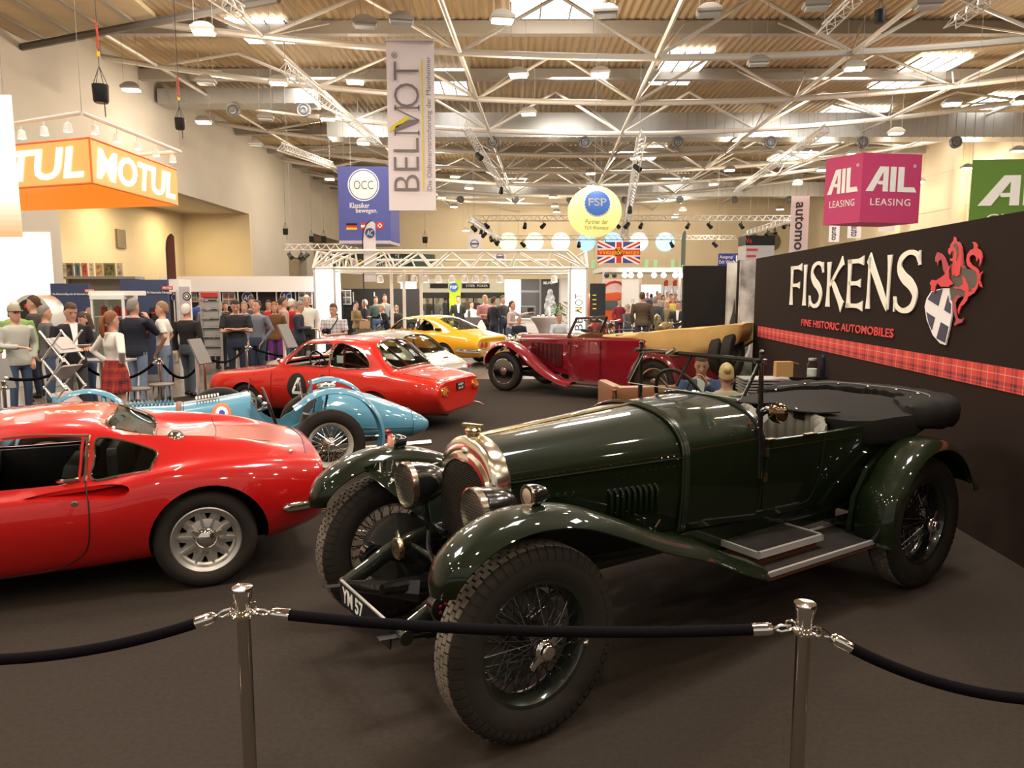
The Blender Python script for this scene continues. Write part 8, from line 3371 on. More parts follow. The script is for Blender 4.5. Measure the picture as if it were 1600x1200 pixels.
tag(b.build('display_ledge', GREY, None, 0), 'grey shelf stand carrying the row of vintage prints', 'shelf')

# leaflet stand, tall table, stools, rope posts on the left
t = thing('leaflet_stand', 'silver zigzag folding leaflet stand in front of the man in the blazer', 'leaflet stand', (at(100, 580, 9.2).x, 9.2, 0), R(-12))
b = MB()
zs = [.18, .52, .86, 1.20, 1.52]
for s in (-.16, .16):
	for k in range(4):
		xx = (-.16, .16) if k % 2 == 0 else (.16, -.16)
		b.tube([(xx[0], s, zs[k] - .17), (xx[1], s, zs[k] + .20)], .013, 6)
		b.tube([(xx[1], s, zs[k] - .17 + .0), (xx[0], s, zs[k] + .2)], .013, 6)
b.box((0, 0, .015), (.42, .4, .03))
b.build('stand_frame', ALU, t)
for k in range(4):
	b = MB()
	b.box((0.03, 0, zs[k] + .02), (.26, .34, .012), Matrix.Rotation(-.75 if k % 2 == 0 else .75, 3, 'Y'))
	b.build('leaflet_tray', mat('tray_clear', (.42, .40, .39), .3), t, 0)
	b = MB()
	b.box((0.02, 0, zs[k] + .045), (.2, .22, .012), Matrix.Rotation(-.75 if k % 2 == 0 else .75, 3, 'Y'))
	o = b.build('leaflets', mat('leaflet_paper', (.5, .38, .36), .6), t, 0)

def bar_stool(label, px, py, Y, zt=.66):
	q = at(px, py, Y)
	t = thing('stool', label, 'stool', (q.x, q.y, 0), 0)
	b = MB()
	b.lathe([(.001, q.z), (.16, q.z), (.175, q.z - .01), (.175, q.z - .03), (.001, q.z - .035)], n=24)
	b.build('seat', mat('stool_seat', (.13, .10, .085), .6), t)
	for k in range(4):
		a_ = pi / 4 + k * pi / 2
		b = MB()
		b.cyl((.11 * cos(a_), .11 * sin(a_), q.z - .03), (.18 * cos(a_), .18 * sin(a_), 0), .012, n=6)
		b.build('leg', GREY, t)
	return t

bar_stool('grey round stool right of the tartan skirt', 214, 606, 10.3)
bar_stool('grey round stool further right, under the hanging rope', 252, 599, 10.9)
q = at(158, 563, 10.9)
t = thing('standing_table', 'small grey standing table with papers between the readers', 'table', (q.x, 10.9, 0))
b = MB()
b.box((0, 0, q.z), (.85, .42, .03))
b.build('tabletop', GREY, t, 0, bevel=.005)
b = MB()
b.cyl((0, 0, 0), (0, 0, q.z), .035, n=12)
b.lathe([(.001, .02), (.25, .015), (.26, 0), (.001, 0)], n=20)
b.build('table_leg', STEEL, t)
for k, (px, pyt, Y, lab) in enumerate(((248, 560, 11.2, 'steel rope post behind the stools, left of the slanted info sign'), (318, 552, 11.8, 'steel rope post beside the slanted grey info sign'), (385, 540, 13.9, 'steel rope post in front of the man with folded arms'), (5, 598, 8.6, 'steel rope post at the left picture edge behind the red coupe'), (120, 560, 10.9, 'thin steel rope post behind the leaflet stand'))):
	q = at(px, pyt, Y)
	stanchion((q.x, q.y, 0), lab, z=max(.85, q.z), r=.022)
ST = [o for o in bpy.data.objects if o.get('category') == 'barrier post']
def top_of(i, dz=-.08):
	q = ST[i].location
	return Vector((q.x, q.y, .88))
ST = ST[:2] + ST[4:]
rope(top_of(2), top_of(3), .33, .02, 'black rope sagging between the posts behind the two stools')
rope(top_of(3), top_of(4), .2, .02, 'black rope running from the info sign to the folded-arms man')
rope(top_of(4), top_of(4) + Vector((1.7, 1.0, 0)), .25, .02, 'black rope running right from the folded-arms man')
rope(top_of(5), top_of(6), .12, .02, 'black rope at the far left in front of the crowd')
rope(top_of(6), top_of(2), .3, .02, 'black rope passing behind the tartan skirt')

def info_sign(label, px, py, Y, rz):
	q = at(px, py, Y)
	t = thing('info_sign', label, 'sign', (q.x, q.y, 0), R(rz))
	b = MB()
	b.box((0, 0, q.z), (.30, .03, .42), Matrix.Rotation(-.45, 3, 'X'))
	b.build('sign_board', mat('sign_grey', (.17, .165, .16), .5), t, 0, bevel=.005)
	b = MB()
	b.box((0, .06, q.z / 2), (.05, .03, q.z))
	b.box((0, .06, .01), (.3, .3, .02))
	b.build('sign_post', ALU, t, 0)
	return t

info_sign('slanted grey info sign on a post left of the red number 4 coupe', 312, 549, 11.4, 76)
info_sign('slanted grey info sign in front of the navy anorak man', 449, 525, 12.2, 76)
info_sign('slanted grey info sign at the left picture edge', -2, 585, 9.4, 60)

# long row of black booth panels with white fascia
Y = 23.5
t = thing('booth_back_wall', 'row of black booth panels with white fascia and silver posts behind the visitors', 'booth', (0, 0, 0))
a, c = at(255, 432, Y), at(492, 456, Y)
b = MB()
b.box2((a.x, Y - .3, c.z), (c.x, Y, a.z))
b.build('fascia', WPB, t, 0)
b = MB()
b.box2((a.x, Y, .05), (c.x, Y + .05, c.z))
b.box2((c.x - .02, Y + .02, .05), (c.x + .02, Y + 4.0, c.z))
b.box2((c.x, Y + 3.9, .05), (c.x + 2.9, Y + 4.0, c.z + .12))
b.build('booth_panel', BPAN, t, 0)
for px in (272, 284, 312, 342, 364, 372, 402, 432, 455, 462, 488, 528, 552, 585):
	yy = Y if px < 500 else Y + 3.9
	q = at(px, 450, yy)
	b = MB()
	b.box2((q.x - .02, yy - .05, 0), (q.x + .02, yy, c.z))
	b.build('post', ALU, t, 0)
for px, py, r in ((387, 465, 9), (447, 463, 9), (273, 465, 5)):
	M = fm(px, py, Y - .06)
	ringplate(M, 0, 0, .001, wpx(r, Y), mat('logo_navy', (.03, .06, .2), .5), t)
	ringplate(lift_m(M, .004), 0, 0, wpx(r * .9, Y), wpx(r, Y), WHITE, t)
	if r > 6:
		letters('AC', WHITE, t, lift_m(M, .006), width=wpx(13, Y), height=wpx(9, Y), extrude=.003, shear=.2)
for k, (x0, x1, y0, y1) in enumerate(((347, 368, 457, 478), (466, 488, 455, 476), (531, 549, 453, 476), (300, 308, 457, 472))):
	Y = 23.5 if k != 2 else 27.4
	o, a2, c2 = plate('picture_board', ('four-photo board with red cars on the black booth panels', 'four-photo car board beside the white booth pillar', 'tall grey photo board inside the truss booth', 'small photo board near the pale roll-up banner')[k], 'picture', x0, y0, x1, y1, Y - .09, WHITE, .03)
	for i in range(2):
		for j in range(2):
			xa, xb = a2.x + (c2.x - a2.x) * (.06 + .47 * i), a2.x + (c2.x - a2.x) * (.47 + .47 * i)
			za, zb2 = a2.z + (c2.z - a2.z) * (.06 + .47 * j), a2.z + (c2.z - a2.z) * (.47 + .47 * j)
			b = MB()
			b.box2((xa, Y - .098, zb2), (xb, Y - .09, za))
			ph = b.build('photo', mat('photo_grey', (.22, .2, .2), .5), o, 0)
			b = MB()
			b.box2((xa + .03, Y - .102, zb2 + .04), (xb - .03, Y - .098, zb2 + .10))
			b.build('photo_car', FR if k == 0 else GREYD, ph, 0)
# price rack
q = at(330, 520, 17.5)
t = thing('literature_rack', 'grey upright literature rack with red header behind the white-haired walker', 'rack', (at(330, 500, 17.5).x, 17.5, 0))
b = MB()
for sx in (-.22, .22):
	b.box((sx, 0, .95), (.04, .06, 1.9))
for k in range(7):
	b.box((0, -.02, .4 + .22 * k), (.42, .1, .02))
	b.box((0, .01, .5 + .22 * k), (.36, .01, .16))
b.build('rack_frame', PLASTIC, t, 0)
b = MB()
b.box((0, -.03, 1.82), (.4, .03, .1))
b.build('rack_header', FR, t, 0)

# white truss booth of the insurer
Y = 22.6
WTR = mat('truss_white', (.74, .70, .64), .4, .2)
t = thing('truss_booth', 'white truss booth with lit pillars across the middle of the hall', 'booth', (0, 0, 0))
zb0 = at(700, 419, Y).z
zt0 = at(700, 392, Y).z
xl, xr = at(489, 419, Y).x, at(918, 419, Y).x

def lattice(b, p0, p1, h, n, depth=.0):
	p0, p1 = Vector(p0), Vector(p1)
	up = Vector((0, 0, h))
	ins = (p1 - p0).normalized() * (h * 1.15)
	b.cyl(p0, p1, .045, n=8)
	b.cyl(p0 + ins + up, p1 - ins + up, .045, n=8)
	b.cyl(p0, p0 + ins + up, .04, n=8)
	b.cyl(p1, p1 - ins + up, .04, n=8)
	for i in range(n):
		u0 = p0.lerp(p1, (i + .0) / n)
		u1 = p0.lerp(p1, (i + 1.0) / n)
		m_ = (p0 + ins + up).lerp(p1 - ins + up, (i + .5) / n)
		b.cyl(u0, m_, .032, n=6)
		b.cyl(m_, u1, .032, n=6)

b = MB()
for dy in (0, .9):
	lattice(b, (xl, Y + dy, zb0), (xr, Y + dy, zb0), zt0 - zb0, 7)
	b.cyl((xl, Y + dy, zb0 - .1), (xr, Y + dy, zb0 - .1), .03, n=6)
for k in range(8):
	x = xl + (xr - xl) * k / 7
	b.cyl((x, Y, zb0), (x, Y + .9, zb0), .03, n=6)
for x in (xl, xr):
	lattice(b, (x, Y, zb0), (x, Y + 6.5, zb0), zt0 - zb0, 6)
lattice(b, (xl, Y + 6.5, zb0), (xr, Y + 6.5, zb0), zt0 - zb0, 7)
for px in (608, 628, 655):
	x = at(px, 430, Y).x
	b.cyl((x, Y + .4, 0), (x, Y + .4, zb0), .05, n=10)
b.build('truss_frame', WTR, t, 40)
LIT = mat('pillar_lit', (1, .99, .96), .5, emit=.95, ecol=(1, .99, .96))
for k, (x0, x1) in enumerate(((491, 522), (891, 917))):
	a, c = at(x0, 421, Y - .1), at(x1, 421, Y - .1)
	b = MB()
	b.box2((a.x, Y - .1, .02), (c.x, Y + .7, a.z))
	p = b.build('lit_pillar', LIT, t, 0)
	b = MB()
	for x in (a.x, c.x):
		b.box2((x - .03, Y - .12, 0), (x + .03, Y - .06, a.z + .05))
	b.box2((a.x, Y - .12, a.z), (c.x, Y + .7, a.z + .05))
	b.build('pillar_edge', ALU, p, 0)
	if k == 1:
		q = at(904, 470, Y)
		Ml = lambda py: face_matrix((q.x, Y - .105, at(904, py, Y).z), (0, 0, 1), (-1, 0, 0))
		letters('BE', mat('ink_grey', (.12, .11, .11), .6), p, Ml(506), width=wpx(20, Y), height=wpx(12, Y), extrude=.003)
		letters('IOT', mat('ink_grey', (.12, .11, .11), .6), p, Ml(470), width=wpx(22, Y), height=wpx(12, Y), extrude=.003)
		b = MB()
		for pts, mi in (([(898, 488), (898, 484), (909, 480), (909, 483)], 0), ([(900, 486), (909, 490), (909, 488), (902, 484)], 1)):
			b.mi = mi
			b.prism([(at(x, y, Y).x, at(x, y, Y).z) for x, y in pts], Y - .112, Y - .105, 'XZ')
		b.build('lettering', [YL, MATS['ink_grey']], p, 0)
	else:
		for yy in (461, 467, 482, 488):
			q0 = at(500, yy, Y)
			b = MB()
			b.box2((q0.x, Y - .108, q0.z - .012), (q0.x + wpx(13, Y), Y - .102, q0.z + .004))
			b.build('printed_line', YL if yy == 488 else GREY, p, 0)
# inside of the booth: panels, posters, glass case, counter
def inner(name, label, cat, x0, y0, x1, y1, Y, m, th=.08):
	o, a, c = plate(name, label, cat, x0, y0, x1, y1, Y, m, th)
	return o, a, c

o, a, c = inner('black_panel', 'black poster panel with white emblem beside the left lit pillar', 'panel', 523, 432, 530, 560, 22.9, BPAN)
ringplate(fm(526.5, 445, 22.9), 0, 0, .02, .05, YL, o)
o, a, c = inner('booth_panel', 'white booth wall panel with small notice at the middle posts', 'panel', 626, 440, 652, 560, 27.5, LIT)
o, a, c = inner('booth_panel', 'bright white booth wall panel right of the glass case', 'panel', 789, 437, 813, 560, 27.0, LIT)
o, a, c = inner('booth_panel', 'grey booth wall with two dark windows behind the catering table', 'panel', 813, 436, 846, 560, 27.2, mat('panel_grey', (.25, .24, .23), .6))
for y0, y1 in ((436, 453), (457, 500)):
	q0, q1 = at(815, y0, 27.2), at(842, y1, 27.2)
	b = MB()
	b.box2((q0.x, 27.17, q1.z), (q1.x, 27.2, q0.z))
	b.build('dark_pane', mat('panel_pane', (.07, .068, .068), .3), o, 0)
o, a, c = inner('poster', 'black poster with a grey vintage motorcyclist above the plant', 'poster', 846, 436, 873, 500, 26.8, BPAN, .03)
b = MB()
cx, cz = (a.x + c.x) / 2, (a.z + c.z) / 2
for dx, dz, rx, rz in ((0, .25, .1, .13), (0, 0, .17, .22), (-.1, -.25, .12, .2), (.12, -.25, .1, .2), (0, -.45, .2, .16)):
	b.prism([(cx + dx + p[0] * rx, cz + dz + p[1] * rz) for p in circle(0, 0, 1, 18)], 26.788 - dz * .004, 26.80, 'XZ')
b.build('printed_rider', mat('print_grey', (.25, .24, .24), .6, noise=.7, nscale=9), o, 0)
word('BELMOT', WHITE, o, 858, 442, 26.79, w_=17, h=4)
o, a, c = inner('booth_panel', 'beige booth wall left of the right lit pillar', 'panel', 873, 434, 891, 560, 26.9, mat('panel_beige', (.45, .40, .37), .6))
o, a, c = inner('glass_case', 'long black-topped glass showcase across the middle of the booth', 'showcase', 653, 457, 790, 466, 29.0, BPAN, 1.2)
b = MB()
g0, g1 = at(655, 466, 29), at(788, 510, 29)
b.box2((g0.x, 29.02, g1.z - .4), (g1.x, 29.03, g0.z))
b.build('case_glass', GLASS, o, 0)
b = MB()
for px in (655, 677, 700, 740, 788):
	q = at(px, 480, 29)
	b.box2((q.x - .03, 29, 0), (q.x + .03, 29.06, g0.z))
b.build('case_post', BLACK, o, 0)
o, a, c = inner('banner', 'lime green banner with round blue badge hung over the showcase', 'banner', 702, 437, 720, 505, 28.6, mat('banner_lime', (.45, .62, .02), .6, ), .02)
M = fm(709, 449, 28.59)
ringplate(M, 0, 0, .001, wpx(7, 28.6), mat('badge_blue2', (.04, .14, .45), .5), o)
letters('FSP', WHITE, o, lift_m(M, .005), width=wpx(11, 28.6), height=wpx(5, 28.6), extrude=.003, offset=.02)
o, a, c = inner('fascia_board', 'pale illuminated fascia board with dark windows behind the lime banner', 'fascia', 655, 436, 790, 523, 33.0, mat('fascia_pale', (.62, .62, .5), .6))
for x0, x1 in ((672, 700), (722, 765)):
	q0, q1 = at(x0, 443, 33), at(x1, 450, 33)
	b = MB()
	b.box2((q0.x, 32.97, q1.z), (q1.x, 33, q0.z))
	b.build('dark_pane', BPAN, o, 0)
word('STEER  POKER', WHITE, o, 745, 446.5, 32.96, w_=34, h=3.5)
# row of little white spotlights under the truss front
tt = thing('spotlight_rail', 'rail of small white spotlights under the front of the truss booth', 'lamp rail', (0, 0, 0))
b = MB()
zr = at(700, 428, Y + .6).z
b.cyl((at(585, 428, Y).x, Y + .6, zr), (at(880, 428, Y).x, Y + .6, zr), .025, n=6)
b.build('rail', WTR, tt)
for px in (594, 626, 647, 665, 685, 706, 726, 743, 758, 781, 866):
	q = at(px, 436, Y + .6)
	b = MB()
	b.cyl((q.x, q.y, zr), (q.x, q.y, q.z + .1), .015, n=5)
	b.lathe([(.05, .12), (.09, .08), (.11, -.10), (.08, -.09)], tuple(q), 'Z', 12)
	s_ = b.build('spotlight', WTR, tt)
	b = MB()
	b.ball(q - Vector((0, 0, .09)), (.085, .085, .02), 10, 5)
	b.build('spot_lens', SPOTW, s_)
area_light('booth_spots', (at(690, 430, Y + 3).x, Y + 3, zb0 - .2), (0, 0, 0), 5, 3, 160, (1, .95, .86))
area_light('booth_spots', (at(850, 430, Y + 2).x, Y + 2.5, zb0 - .2), (0, 0, 0), 2, 2, 60, (1, .95, .86))

# catering: standing table in a stretch cover, coffee machine, plant, counter
q = at(851, 496, 23.6)
t = thing('standing_table', 'round standing table in a grey stretch cover by the coffee machine', 'table', (q.x, 23.6, 0))
b = MB()
b.lathe([(.001, q.z + .02), (.42, q.z + .02), (.44, q.z), (.43, q.z - .06), (.30, q.z - .22), (.20, q.z - .42), (.15, q.z - .62), (.16, .35), (.26, .1), (.33, 0), (.001, 0)], n=32)
b.build('table_cover', mat('stretch_grey', (.30, .26, .24), .8), t, 50)
zt_ = q.z + .02
for k, (dx, r, h, m, nm, lab) in enumerate(((-.2, .05, .06, WHITE, 'cup', 'white cup on the grey covered standing table'), (-.05, .06, .07, WHITE, 'sugar_bowl', 'white sugar bowl on the grey covered standing table'), (.14, .045, .32, ALU, 'thermos_jug', 'silver thermos jug on the grey covered standing table'), (.27, .05, .05, WHITE, 'saucer', 'white saucer at the right of the covered standing table'))):
	b = MB()
	b.lathe([(.001, 0), (r * .8, 0), (r, h * .3), (r * .9, h * .85), (r * .5, h), (.001, h)], (q.x + dx, 23.5, zt_), 'Z', 16)
	tag(b.build(nm, m, None, 50), lab, nm.split('_')[0])
t = thing('coffee_machine', 'black and grey coffee machine on the white counter', 'coffee machine', (at(825, 490, 25.0).x, 25.0, 0))
q = at(825, 497, 25)
b = MB()
b.box((0, 0, q.z + .2), (.5, .4, .4))
b.build('machine_body', mat('machine_grey', (.10, .10, .10), .35), t, 40, bevel=.03)
b = MB()
b.box((.08, -.21, q.z + .25), (.2, .03, .2))
b.build('machine_front', BLACK, t, 0)
b = MB()
b.box((0, 0, q.z - .02), (1.1, .6, .04))
b.box((0, 0, (q.z - .04) / 2), (1.0, .5, q.z - .04))
o = b.build('counter', WPB, None, 0)
o.location = t.location
tag(o, 'white catering counter carrying the coffee machine', 'counter')
t = thing('potted_plant', 'leafy green office plant beside the motorcyclist poster', 'plant', (at(874, 500, 24.6).x, 24.6, 0))
b = MB()
b.lathe([(.001, 0), (.16, 0), (.2, .35), (.17, .35), (.001, .3)], n=20)
b.build('pot', GREYD, t)
b = MB()
random.seed(3)
for k in range(130):
	a_, rr_, zz = random.uniform(0, 6.28), random.uniform(.02, .30), random.uniform(.5, 1.6)
	rr_ *= 1.1 - abs(zz - 1.0) * .6
	p = Vector((rr_ * cos(a_), rr_ * sin(a_), zz))
	d = Vector((cos(a_), sin(a_), random.uniform(-.7, .5))).normalized()
	n = d.cross(Vector((0, 0, 1))).normalized() * .035
	L = random.uniform(.12, .22)
	b.add([p, p + d * L * .5 + n, p + d * L + Vector((0, 0, -.04)), p + d * L * .5 - n], [(0, 1, 2, 3)])
lf = b.build('leaves', mat('plant_leaf', (.045, .13, .02), .45), t, 0, fix=False)
b = MB()
for k in range(5):
	b.tube([(0, 0, .3), (.05 * cos(k), .05 * sin(k), .9), (.1 * cos(k * 1.3), .1 * sin(k * 1.3), 1.5)], .012, 5)
b.build('stems', mat('plant_stem', (.10, .08, .03), .7), t)
# counter with engine display in the booth
q = at(590, 520, 22.9)
t = thing('engine_display', 'low table with bare engine parts in front of the leaning visitors', 'display', (at(590, 520, 22.9).x, 22.9, 0))
b = MB()
b.box((0, 0, .62), (1.5, .6, .06))
for sx in (-.68, .68):
	for sy in (-.25, .25):
		b.box((sx, sy, .3), (.05, .05, .6))
b.build('table', GREYD, t, 0)
b = MB()
random.seed(5)
for k in range(16):
	b.cyl((-.6 + .08 * k, -.1, .66), (-.6 + .08 * k, -.1, .72 + .08 * random.random()), .035, n=8)
b.box((0, 0, .68), (1.3, .35, .07))
b.build('engine_parts', mat('engine_metal', (.22, .17, .12), .4, .7), t, 40)
b = MB()
b.box((0, 0, 0), (.32, .02, .3), Matrix.Rotation(-.2, 3, 'X'))
o = b.build('notice_board', mat('board_brown', (.30, .20, .12), .7), None, 0)
o.location = (at(570, 505, 22.9).x, 22.9, .87)
tag(o, 'brown notice board standing on the engine table', 'board')
o, a, c = plate('counter', 'dark covered catering counter behind the yellow coupe', 'counter', 726, 496, 760, 560, 25.4, mat('counter_dark', (.10, .09, .08), .8), .6)
for k, px in enumerate((728, 733, 741, 747, 752)):
	q = at(px, 496, 25.6)
	b = MB()
	h = (.16, .28, .13, .22, .15)[k]
	b.lathe([(.001, 0), (.05, 0), (.055, h * .7), (.025, h * .9), (.025, h), (.001, h)], (q.x, 25.6, q.z), 'Z', 12)
	tag(b.build('bottle', (WHITE, GREYD, WHITE, ALU, WHITE)[k], None, 50), ('white jug first on the dark catering counter', 'dark bottle on the catering counter', 'short white jug in the middle of the catering counter', 'silver flask on the catering counter', 'white jug last on the catering counter')[k], 'bottle')
b = MB()
q = at(752, 508, 22.8)
b.rings([oval_ring((0, 0, z), r, r * .8, 12) for z, r in ((0, .16), (.12, .15), (.25, .09), (.36, .02))]) if 'oval_ring' in globals() else b.lathe([(.001, 0), (.16, 0), (.15, .12), (.09, .25), (.001, .36)], n=14)
o = b.build('white_chair', WHITE, None, 50)
o.location = (q.x, 22.8, q.z - .2)
tag(o, 'white shell chair back behind the yellow coupe', 'chair')
b = MB()
b.cyl((0, 0, -(q.z - .2)), (0, 0, 0), .025, n=8)
b.build('chair_leg', ALU, o)

# stand beyond the lit pillar: black banner, orange van, motorcycles, white stand
o, a, c = plate('banner', 'black roll-up banner with small gold lines right of the lit pillar', 'banner', 922, 443, 945, 545, 24.5, mat('banner_black', (.015, .014, .018), .6), .03)
for k in range(4):
	q0 = at(926, 461 + 7 * k, 24.49)
	b = MB()
	b.box2((q0.x, 24.485, q0.z - .02), (q0.x + .12, 24.495, q0.z + .01))
	b.build('printed_line', YL, o, 0)
t = thing('delivery_van', 'orange-red vintage van behind the black banner', 'van', (at(965, 470, 30).x, 30.2, 0), R(8))
b = MB()
pts = [(-.9, .25), (.9, .25), (.92, 1.0), (.85, 1.55), (.6, 1.82), (0, 1.9), (-.6, 1.82), (-.85, 1.55), (-.92, 1.0)]
b.rings([[Vector((x * k2, y, z)) for x, z in pts] for y, k2 in ((0, .9), (.08, 1), (3.5, 1), (3.6, .95))])
b.build('van_body', ORANGE, t, 40)
b = MB()
b.box((0, -.01, 1.38), (1.3, .06, .36))
b.build('van_window', mat('van_glass', (.08, .1, .11), .1), t, 40, bevel=.02)
for sx in (-.75, .75):
	b = MB()
	b.lathe([(.001, -.1), (.2, -.1), (.33, -.08), (.33, .08), (.001, .08)], (sx, .5, .33), 'X', 20)
	b.build('wheel', RUBBER, t)
	b = MB()
	b.ball((sx * .8, -.03, .8), (.09, .04, .09), 10, 6)
	b.build('tail_lamp', LENSRED, t)
o, a, c = plate('stand_wall', 'white stand wall with red scribbled car logo above the van', 'panel', 944, 436, 1000, 560, 33.8, WPB, .08)
b = MB()
b.tube([tuple(at(x, y, 33.78)) for x, y in ((945, 447), (952, 442), (960, 440), (968, 441), (973, 446))], .05, 6)
b.build('car_outline', FR, o)
o, a, c = plate('stand_wall', 'bright white stand wall at the right of the orange van', 'panel', 972, 437, 996, 560, 28.6, WPB, .08)
word('15', GREY, o, 989, 470, 28.59, w_=4, h=6)
t = thing('stand_canopy', 'white stand canopy with a row of spotlights above the crowd', 'canopy', (0, 0, 0))
b = MB()
p0, p1 = at(940, 425, 36), at(1066, 425, 36)
b.box2((p0.x, 36, p0.z), (p1.x, 40, p0.z + .22))
for x in (p0.x + .1, p1.x - .1):
	b.box2((x - .05, 36, 0), (x + .05, 36.1, p0.z))
b.build('canopy_frame', WPB, t, 0)
for px in (948, 960, 976, 986, 1000, 1022, 1037, 1055, 1064):
	q = at(px, 430, 35.9)
	b = MB()
	b.ball(q, (.13, .1, .13), 10, 6)
	b.build('spotlight', SPOTW if px % 3 else GREYD, t)
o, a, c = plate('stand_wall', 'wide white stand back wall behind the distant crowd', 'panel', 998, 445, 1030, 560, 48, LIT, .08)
o, a, c = plate('stand_wall', 'pale stand wall with upright grey and white bars at the partition', 'panel', 1030, 446, 1072, 560, 50, mat('wall_pale', (.55, .55, .58), .6), .08)
for px in (1040, 1050, 1059):
	q = at(px, 460, 49.9)
	b = MB()
	b.box2((q.x - .08, 49.9, 0), (q.x + .08, 50, q.z + .3))
	b.build('bar', WHITE, o, 0)

def motorcycle(label, px, Y, rz, col_):
	t = thing('motorcycle', label, 'motorcycle', (at(px, 500, Y).x, Y, 0), R(rz))
	for x in (-.65, .65):
		b = MB()
		b.lathe([(.28, -.04), (.32, -.03), (.33, 0), (.32, .03), (.28, .04)], (x, 0, .33), 'Y', 24, True)
		wv = b.build('wheel', RUBBER, t)
		b = MB()
		for k in range(14):
			a_ = 2 * pi * k / 14
			b.cyl((x, 0, .33), (x + .28 * cos(a_), 0, .33 + .28 * sin(a_)), .004, n=4)
		b.build('spokes', STEEL, wv)
	b = MB()
	b.tube(crom([(.45, 0, .85), (.3, 0, .92), (0, 0, .9), (-.15, 0, .82)], 4), [.04] + [.12] * 11 + [.05], 10)
	b.build('fuel_tank', mat('tank_%s' % col_[0], col_[1], .3, coat=1), t)
	b = MB()
	b.tube([(-.15, 0, .82), (-.4, 0, .80), (-.6, 0, .84)], (.10, .04), 8)
	b.build('saddle', BLACK, t)
	b = MB()
	b.tube([(.65, .05, .33), (.48, .05, .95)], .025, 6)
	b.tube([(.65, -.05, .33), (.48, -.05, .95)], .025, 6)
	b.tube([(.42, -.36, 1.05), (.47, -.15, 1.0), (.47, .15, 1.0), (.42, .36, 1.05)], .018, 6)
	b.tube([(.45, 0, .8), (.2, 0, .3), (-.2, 0, .3), (-.65, 0, .33)], .025, 6)
	b.tube([(-.15, 0, .8), (-.2, 0, .3)], .025, 6)
	b.box((.02, 0, .42), (.3, .22, .32))
	b.ball((.56, 0, .88), (.07, .09, .09), 10, 6)
	b.build('frame_and_engine', CHROME, t, 40)
	return t

motorcycle('chrome vintage motorcycle behind the maroon windscreen, first of the row', 926, 21.0, 60, ('red', (.35, .03, .02)))
motorcycle('vintage motorcycle with black tank behind the maroon windscreen, second of the row', 944, 22.7, 60, ('black', (.02, .02, .02)))
motorcycle('vintage motorcycle right of the tweed jacket man', 1036, 21.2, 50, ('brown', (.25, .16, .05)))
motorcycle('vintage motorcycle nearest the black partition', 1052, 22.0, 50, ('grey', (.2, .2, .2)))
t = thing('folding_table', 'black table and chair beside the motorcycles', 'table', (at(985, 520, 23.0).x, 23.0, 0))
b = MB()
b.box((0, 0, .72), (1.0, .5, .03))
b.build('tabletop', BLACK, t, 0)
for sx in (-.45, .45):
	for sy in (-.2, .2):
		b = MB()
		b.cyl((sx, sy, 0), (sx, sy, .71), .015, n=6)
		b.build('leg', BLACK, t)
t = thing('petrol_pump', 'old brass column standing between the motorcycles', 'column', (at(1026, 500, 23.2).x, 23.2, 0))
b = MB()
b.lathe([(.12, 0), (.12, .1), (.05, .15), (.05, .9), (.09, .95), (.09, 1.15), (.03, 1.2), (.001, 1.22)], n=16)
b.build('column', BRASS, t, 40)

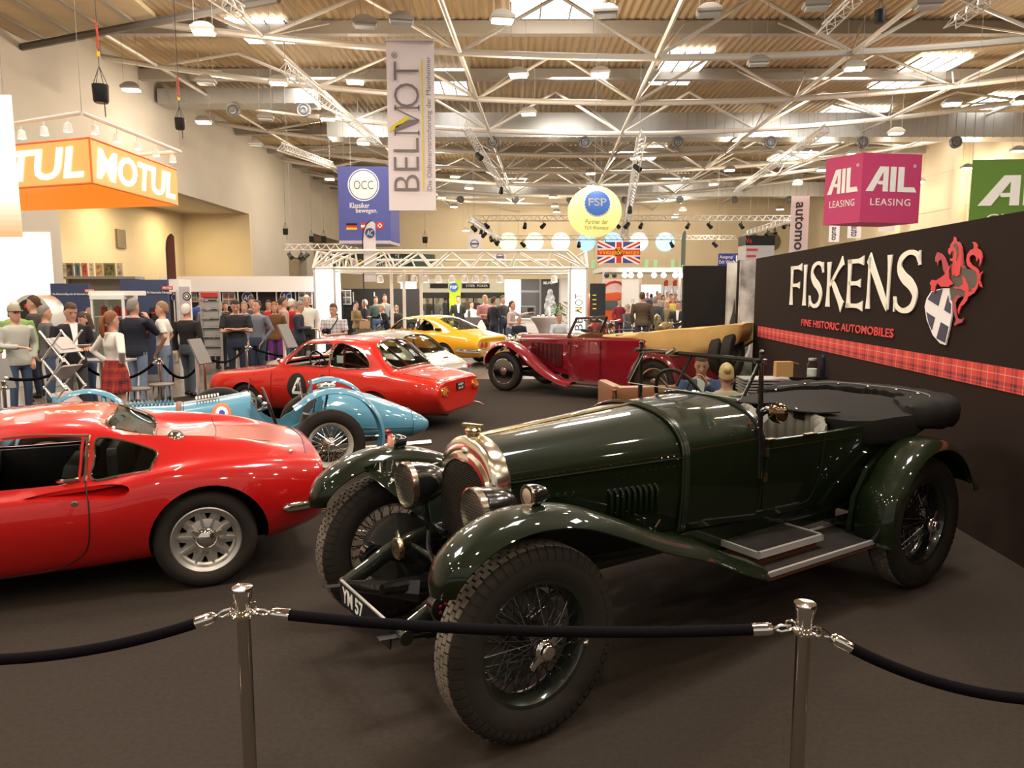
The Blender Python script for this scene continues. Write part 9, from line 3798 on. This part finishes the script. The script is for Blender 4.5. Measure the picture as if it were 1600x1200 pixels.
# ---------------------------------------------------------------- lounge between the green car and the wall
q = at(1020, 606, 9.0)
t = thing('leather_sofa', 'tan leather club sofa with chrome corner behind the green car windscreen', 'sofa', (at(1020, 606, 9.4).x, 9.4, 0), R(8))
hh = at(1020, 602, 9.4).z
b = MB()
b.box((0, -.12, hh - .1), (1.0, .16, .22))
b.box((-.48, .3, hh / 2 + .06), (.14, .75, hh - .1))
b.box((.55, .3, hh / 2), (.14, .75, hh - .15))
b.box((0, -.12, hh / 2), (1.0, .14, hh - .1))
b.build('sofa_body', TAN, t, 40, bevel=.04)
b = MB()
b.box((0, .3, .32), (.85, .7, .18))
b.build('cushion', TAN, t, 40, bevel=.04)
b = MB()
b.tube([(-.56, -.21, hh - .02), (-.56, -.21, 0)], .03, 8)
b.build('corner_trim', CHROME, t)
q = at(1225, 592, 9.3)
t = thing('side_counter', 'low black and steel counter against the brown stand wall', 'counter', (at(1230, 600, 9.0).x, 9.0, 0), R(-3))
zc = at(1270, 586, 9.0).z
b = MB()
b.box((0.22, 0, zc / 2), (.52, .4, zc))
b.build('counter_body', BLACKGLOSS, t, 0, bevel=.01)
b = MB()
for k in range(5):
	b.box((-.30, -.02, zc - .04 - .035 * k), (.55, .4, .016))
b.box((-.30, 0, (zc - .2) / 2), (.5, .36, zc - .2))
b.build('steel_shelves', ALU, t, 0)
b = MB()
b.box((0, 0, .09), (.20, .10, .18))
b.v = [q2 for q2 in b.v]
o = b.build('cardboard_box', mat('cardboard', (.42, .24, .09), .8), None, 0)
o.location = (at(1226, 583, 8.8).x, 8.85, zc)
tag(o, 'small tan cardboard box with open flap on the counter by the stand wall', 'box')
b = MB()
b.box((.13, 0, .165), (.08, .10, .008), Matrix.Rotation(.3, 3, 'Y'))
b.build('box_flap', MATS['cardboard'], o, 0)
t = thing('storage_jar', 'clear jar half filled with white sugar on the counter by the stand wall', 'jar', (at(1269, 575, 8.9).x, 8.9, zc))
b = MB()
b.lathe([(.001, .001), (.058, .001), (.062, .02), (.062, .15), (.045, .175), (.045, .19), (.001, .19)], n=24)
b.build('jar_glass', GLASS, t, 50)
b = MB()
b.lathe([(.001, .003), (.056, .003), (.058, .09), (.001, .095)], n=24)
b.build('jar_contents', WHITE, t, 50)
b = MB()
b.lathe([(.048, .19), (.048, .215), (.001, .217)], n=24)
b.build('jar_lid', ALU, t, 50)
t = thing('water_bottle', 'clear blue glass bottle beside the sugar jar on the counter', 'bottle', (at(1283, 575, 8.9).x + .02, 8.9, zc))
b = MB()
b.lathe([(.001, .001), (.032, .001), (.034, .02), (.034, .13), (.014, .2), (.012, .235), (.001, .236)], n=20)
b.build('bottle_glass', glass_mat('blue_glass', (.6, .75, .95), .8), t, 50)
b = MB()
b.lathe([(.015, .225), (.015, .25), (.001, .252)], n=16)
b.build('bottle_cap', mat('cap_blue', (.03, .06, .3), .4), t, 50)
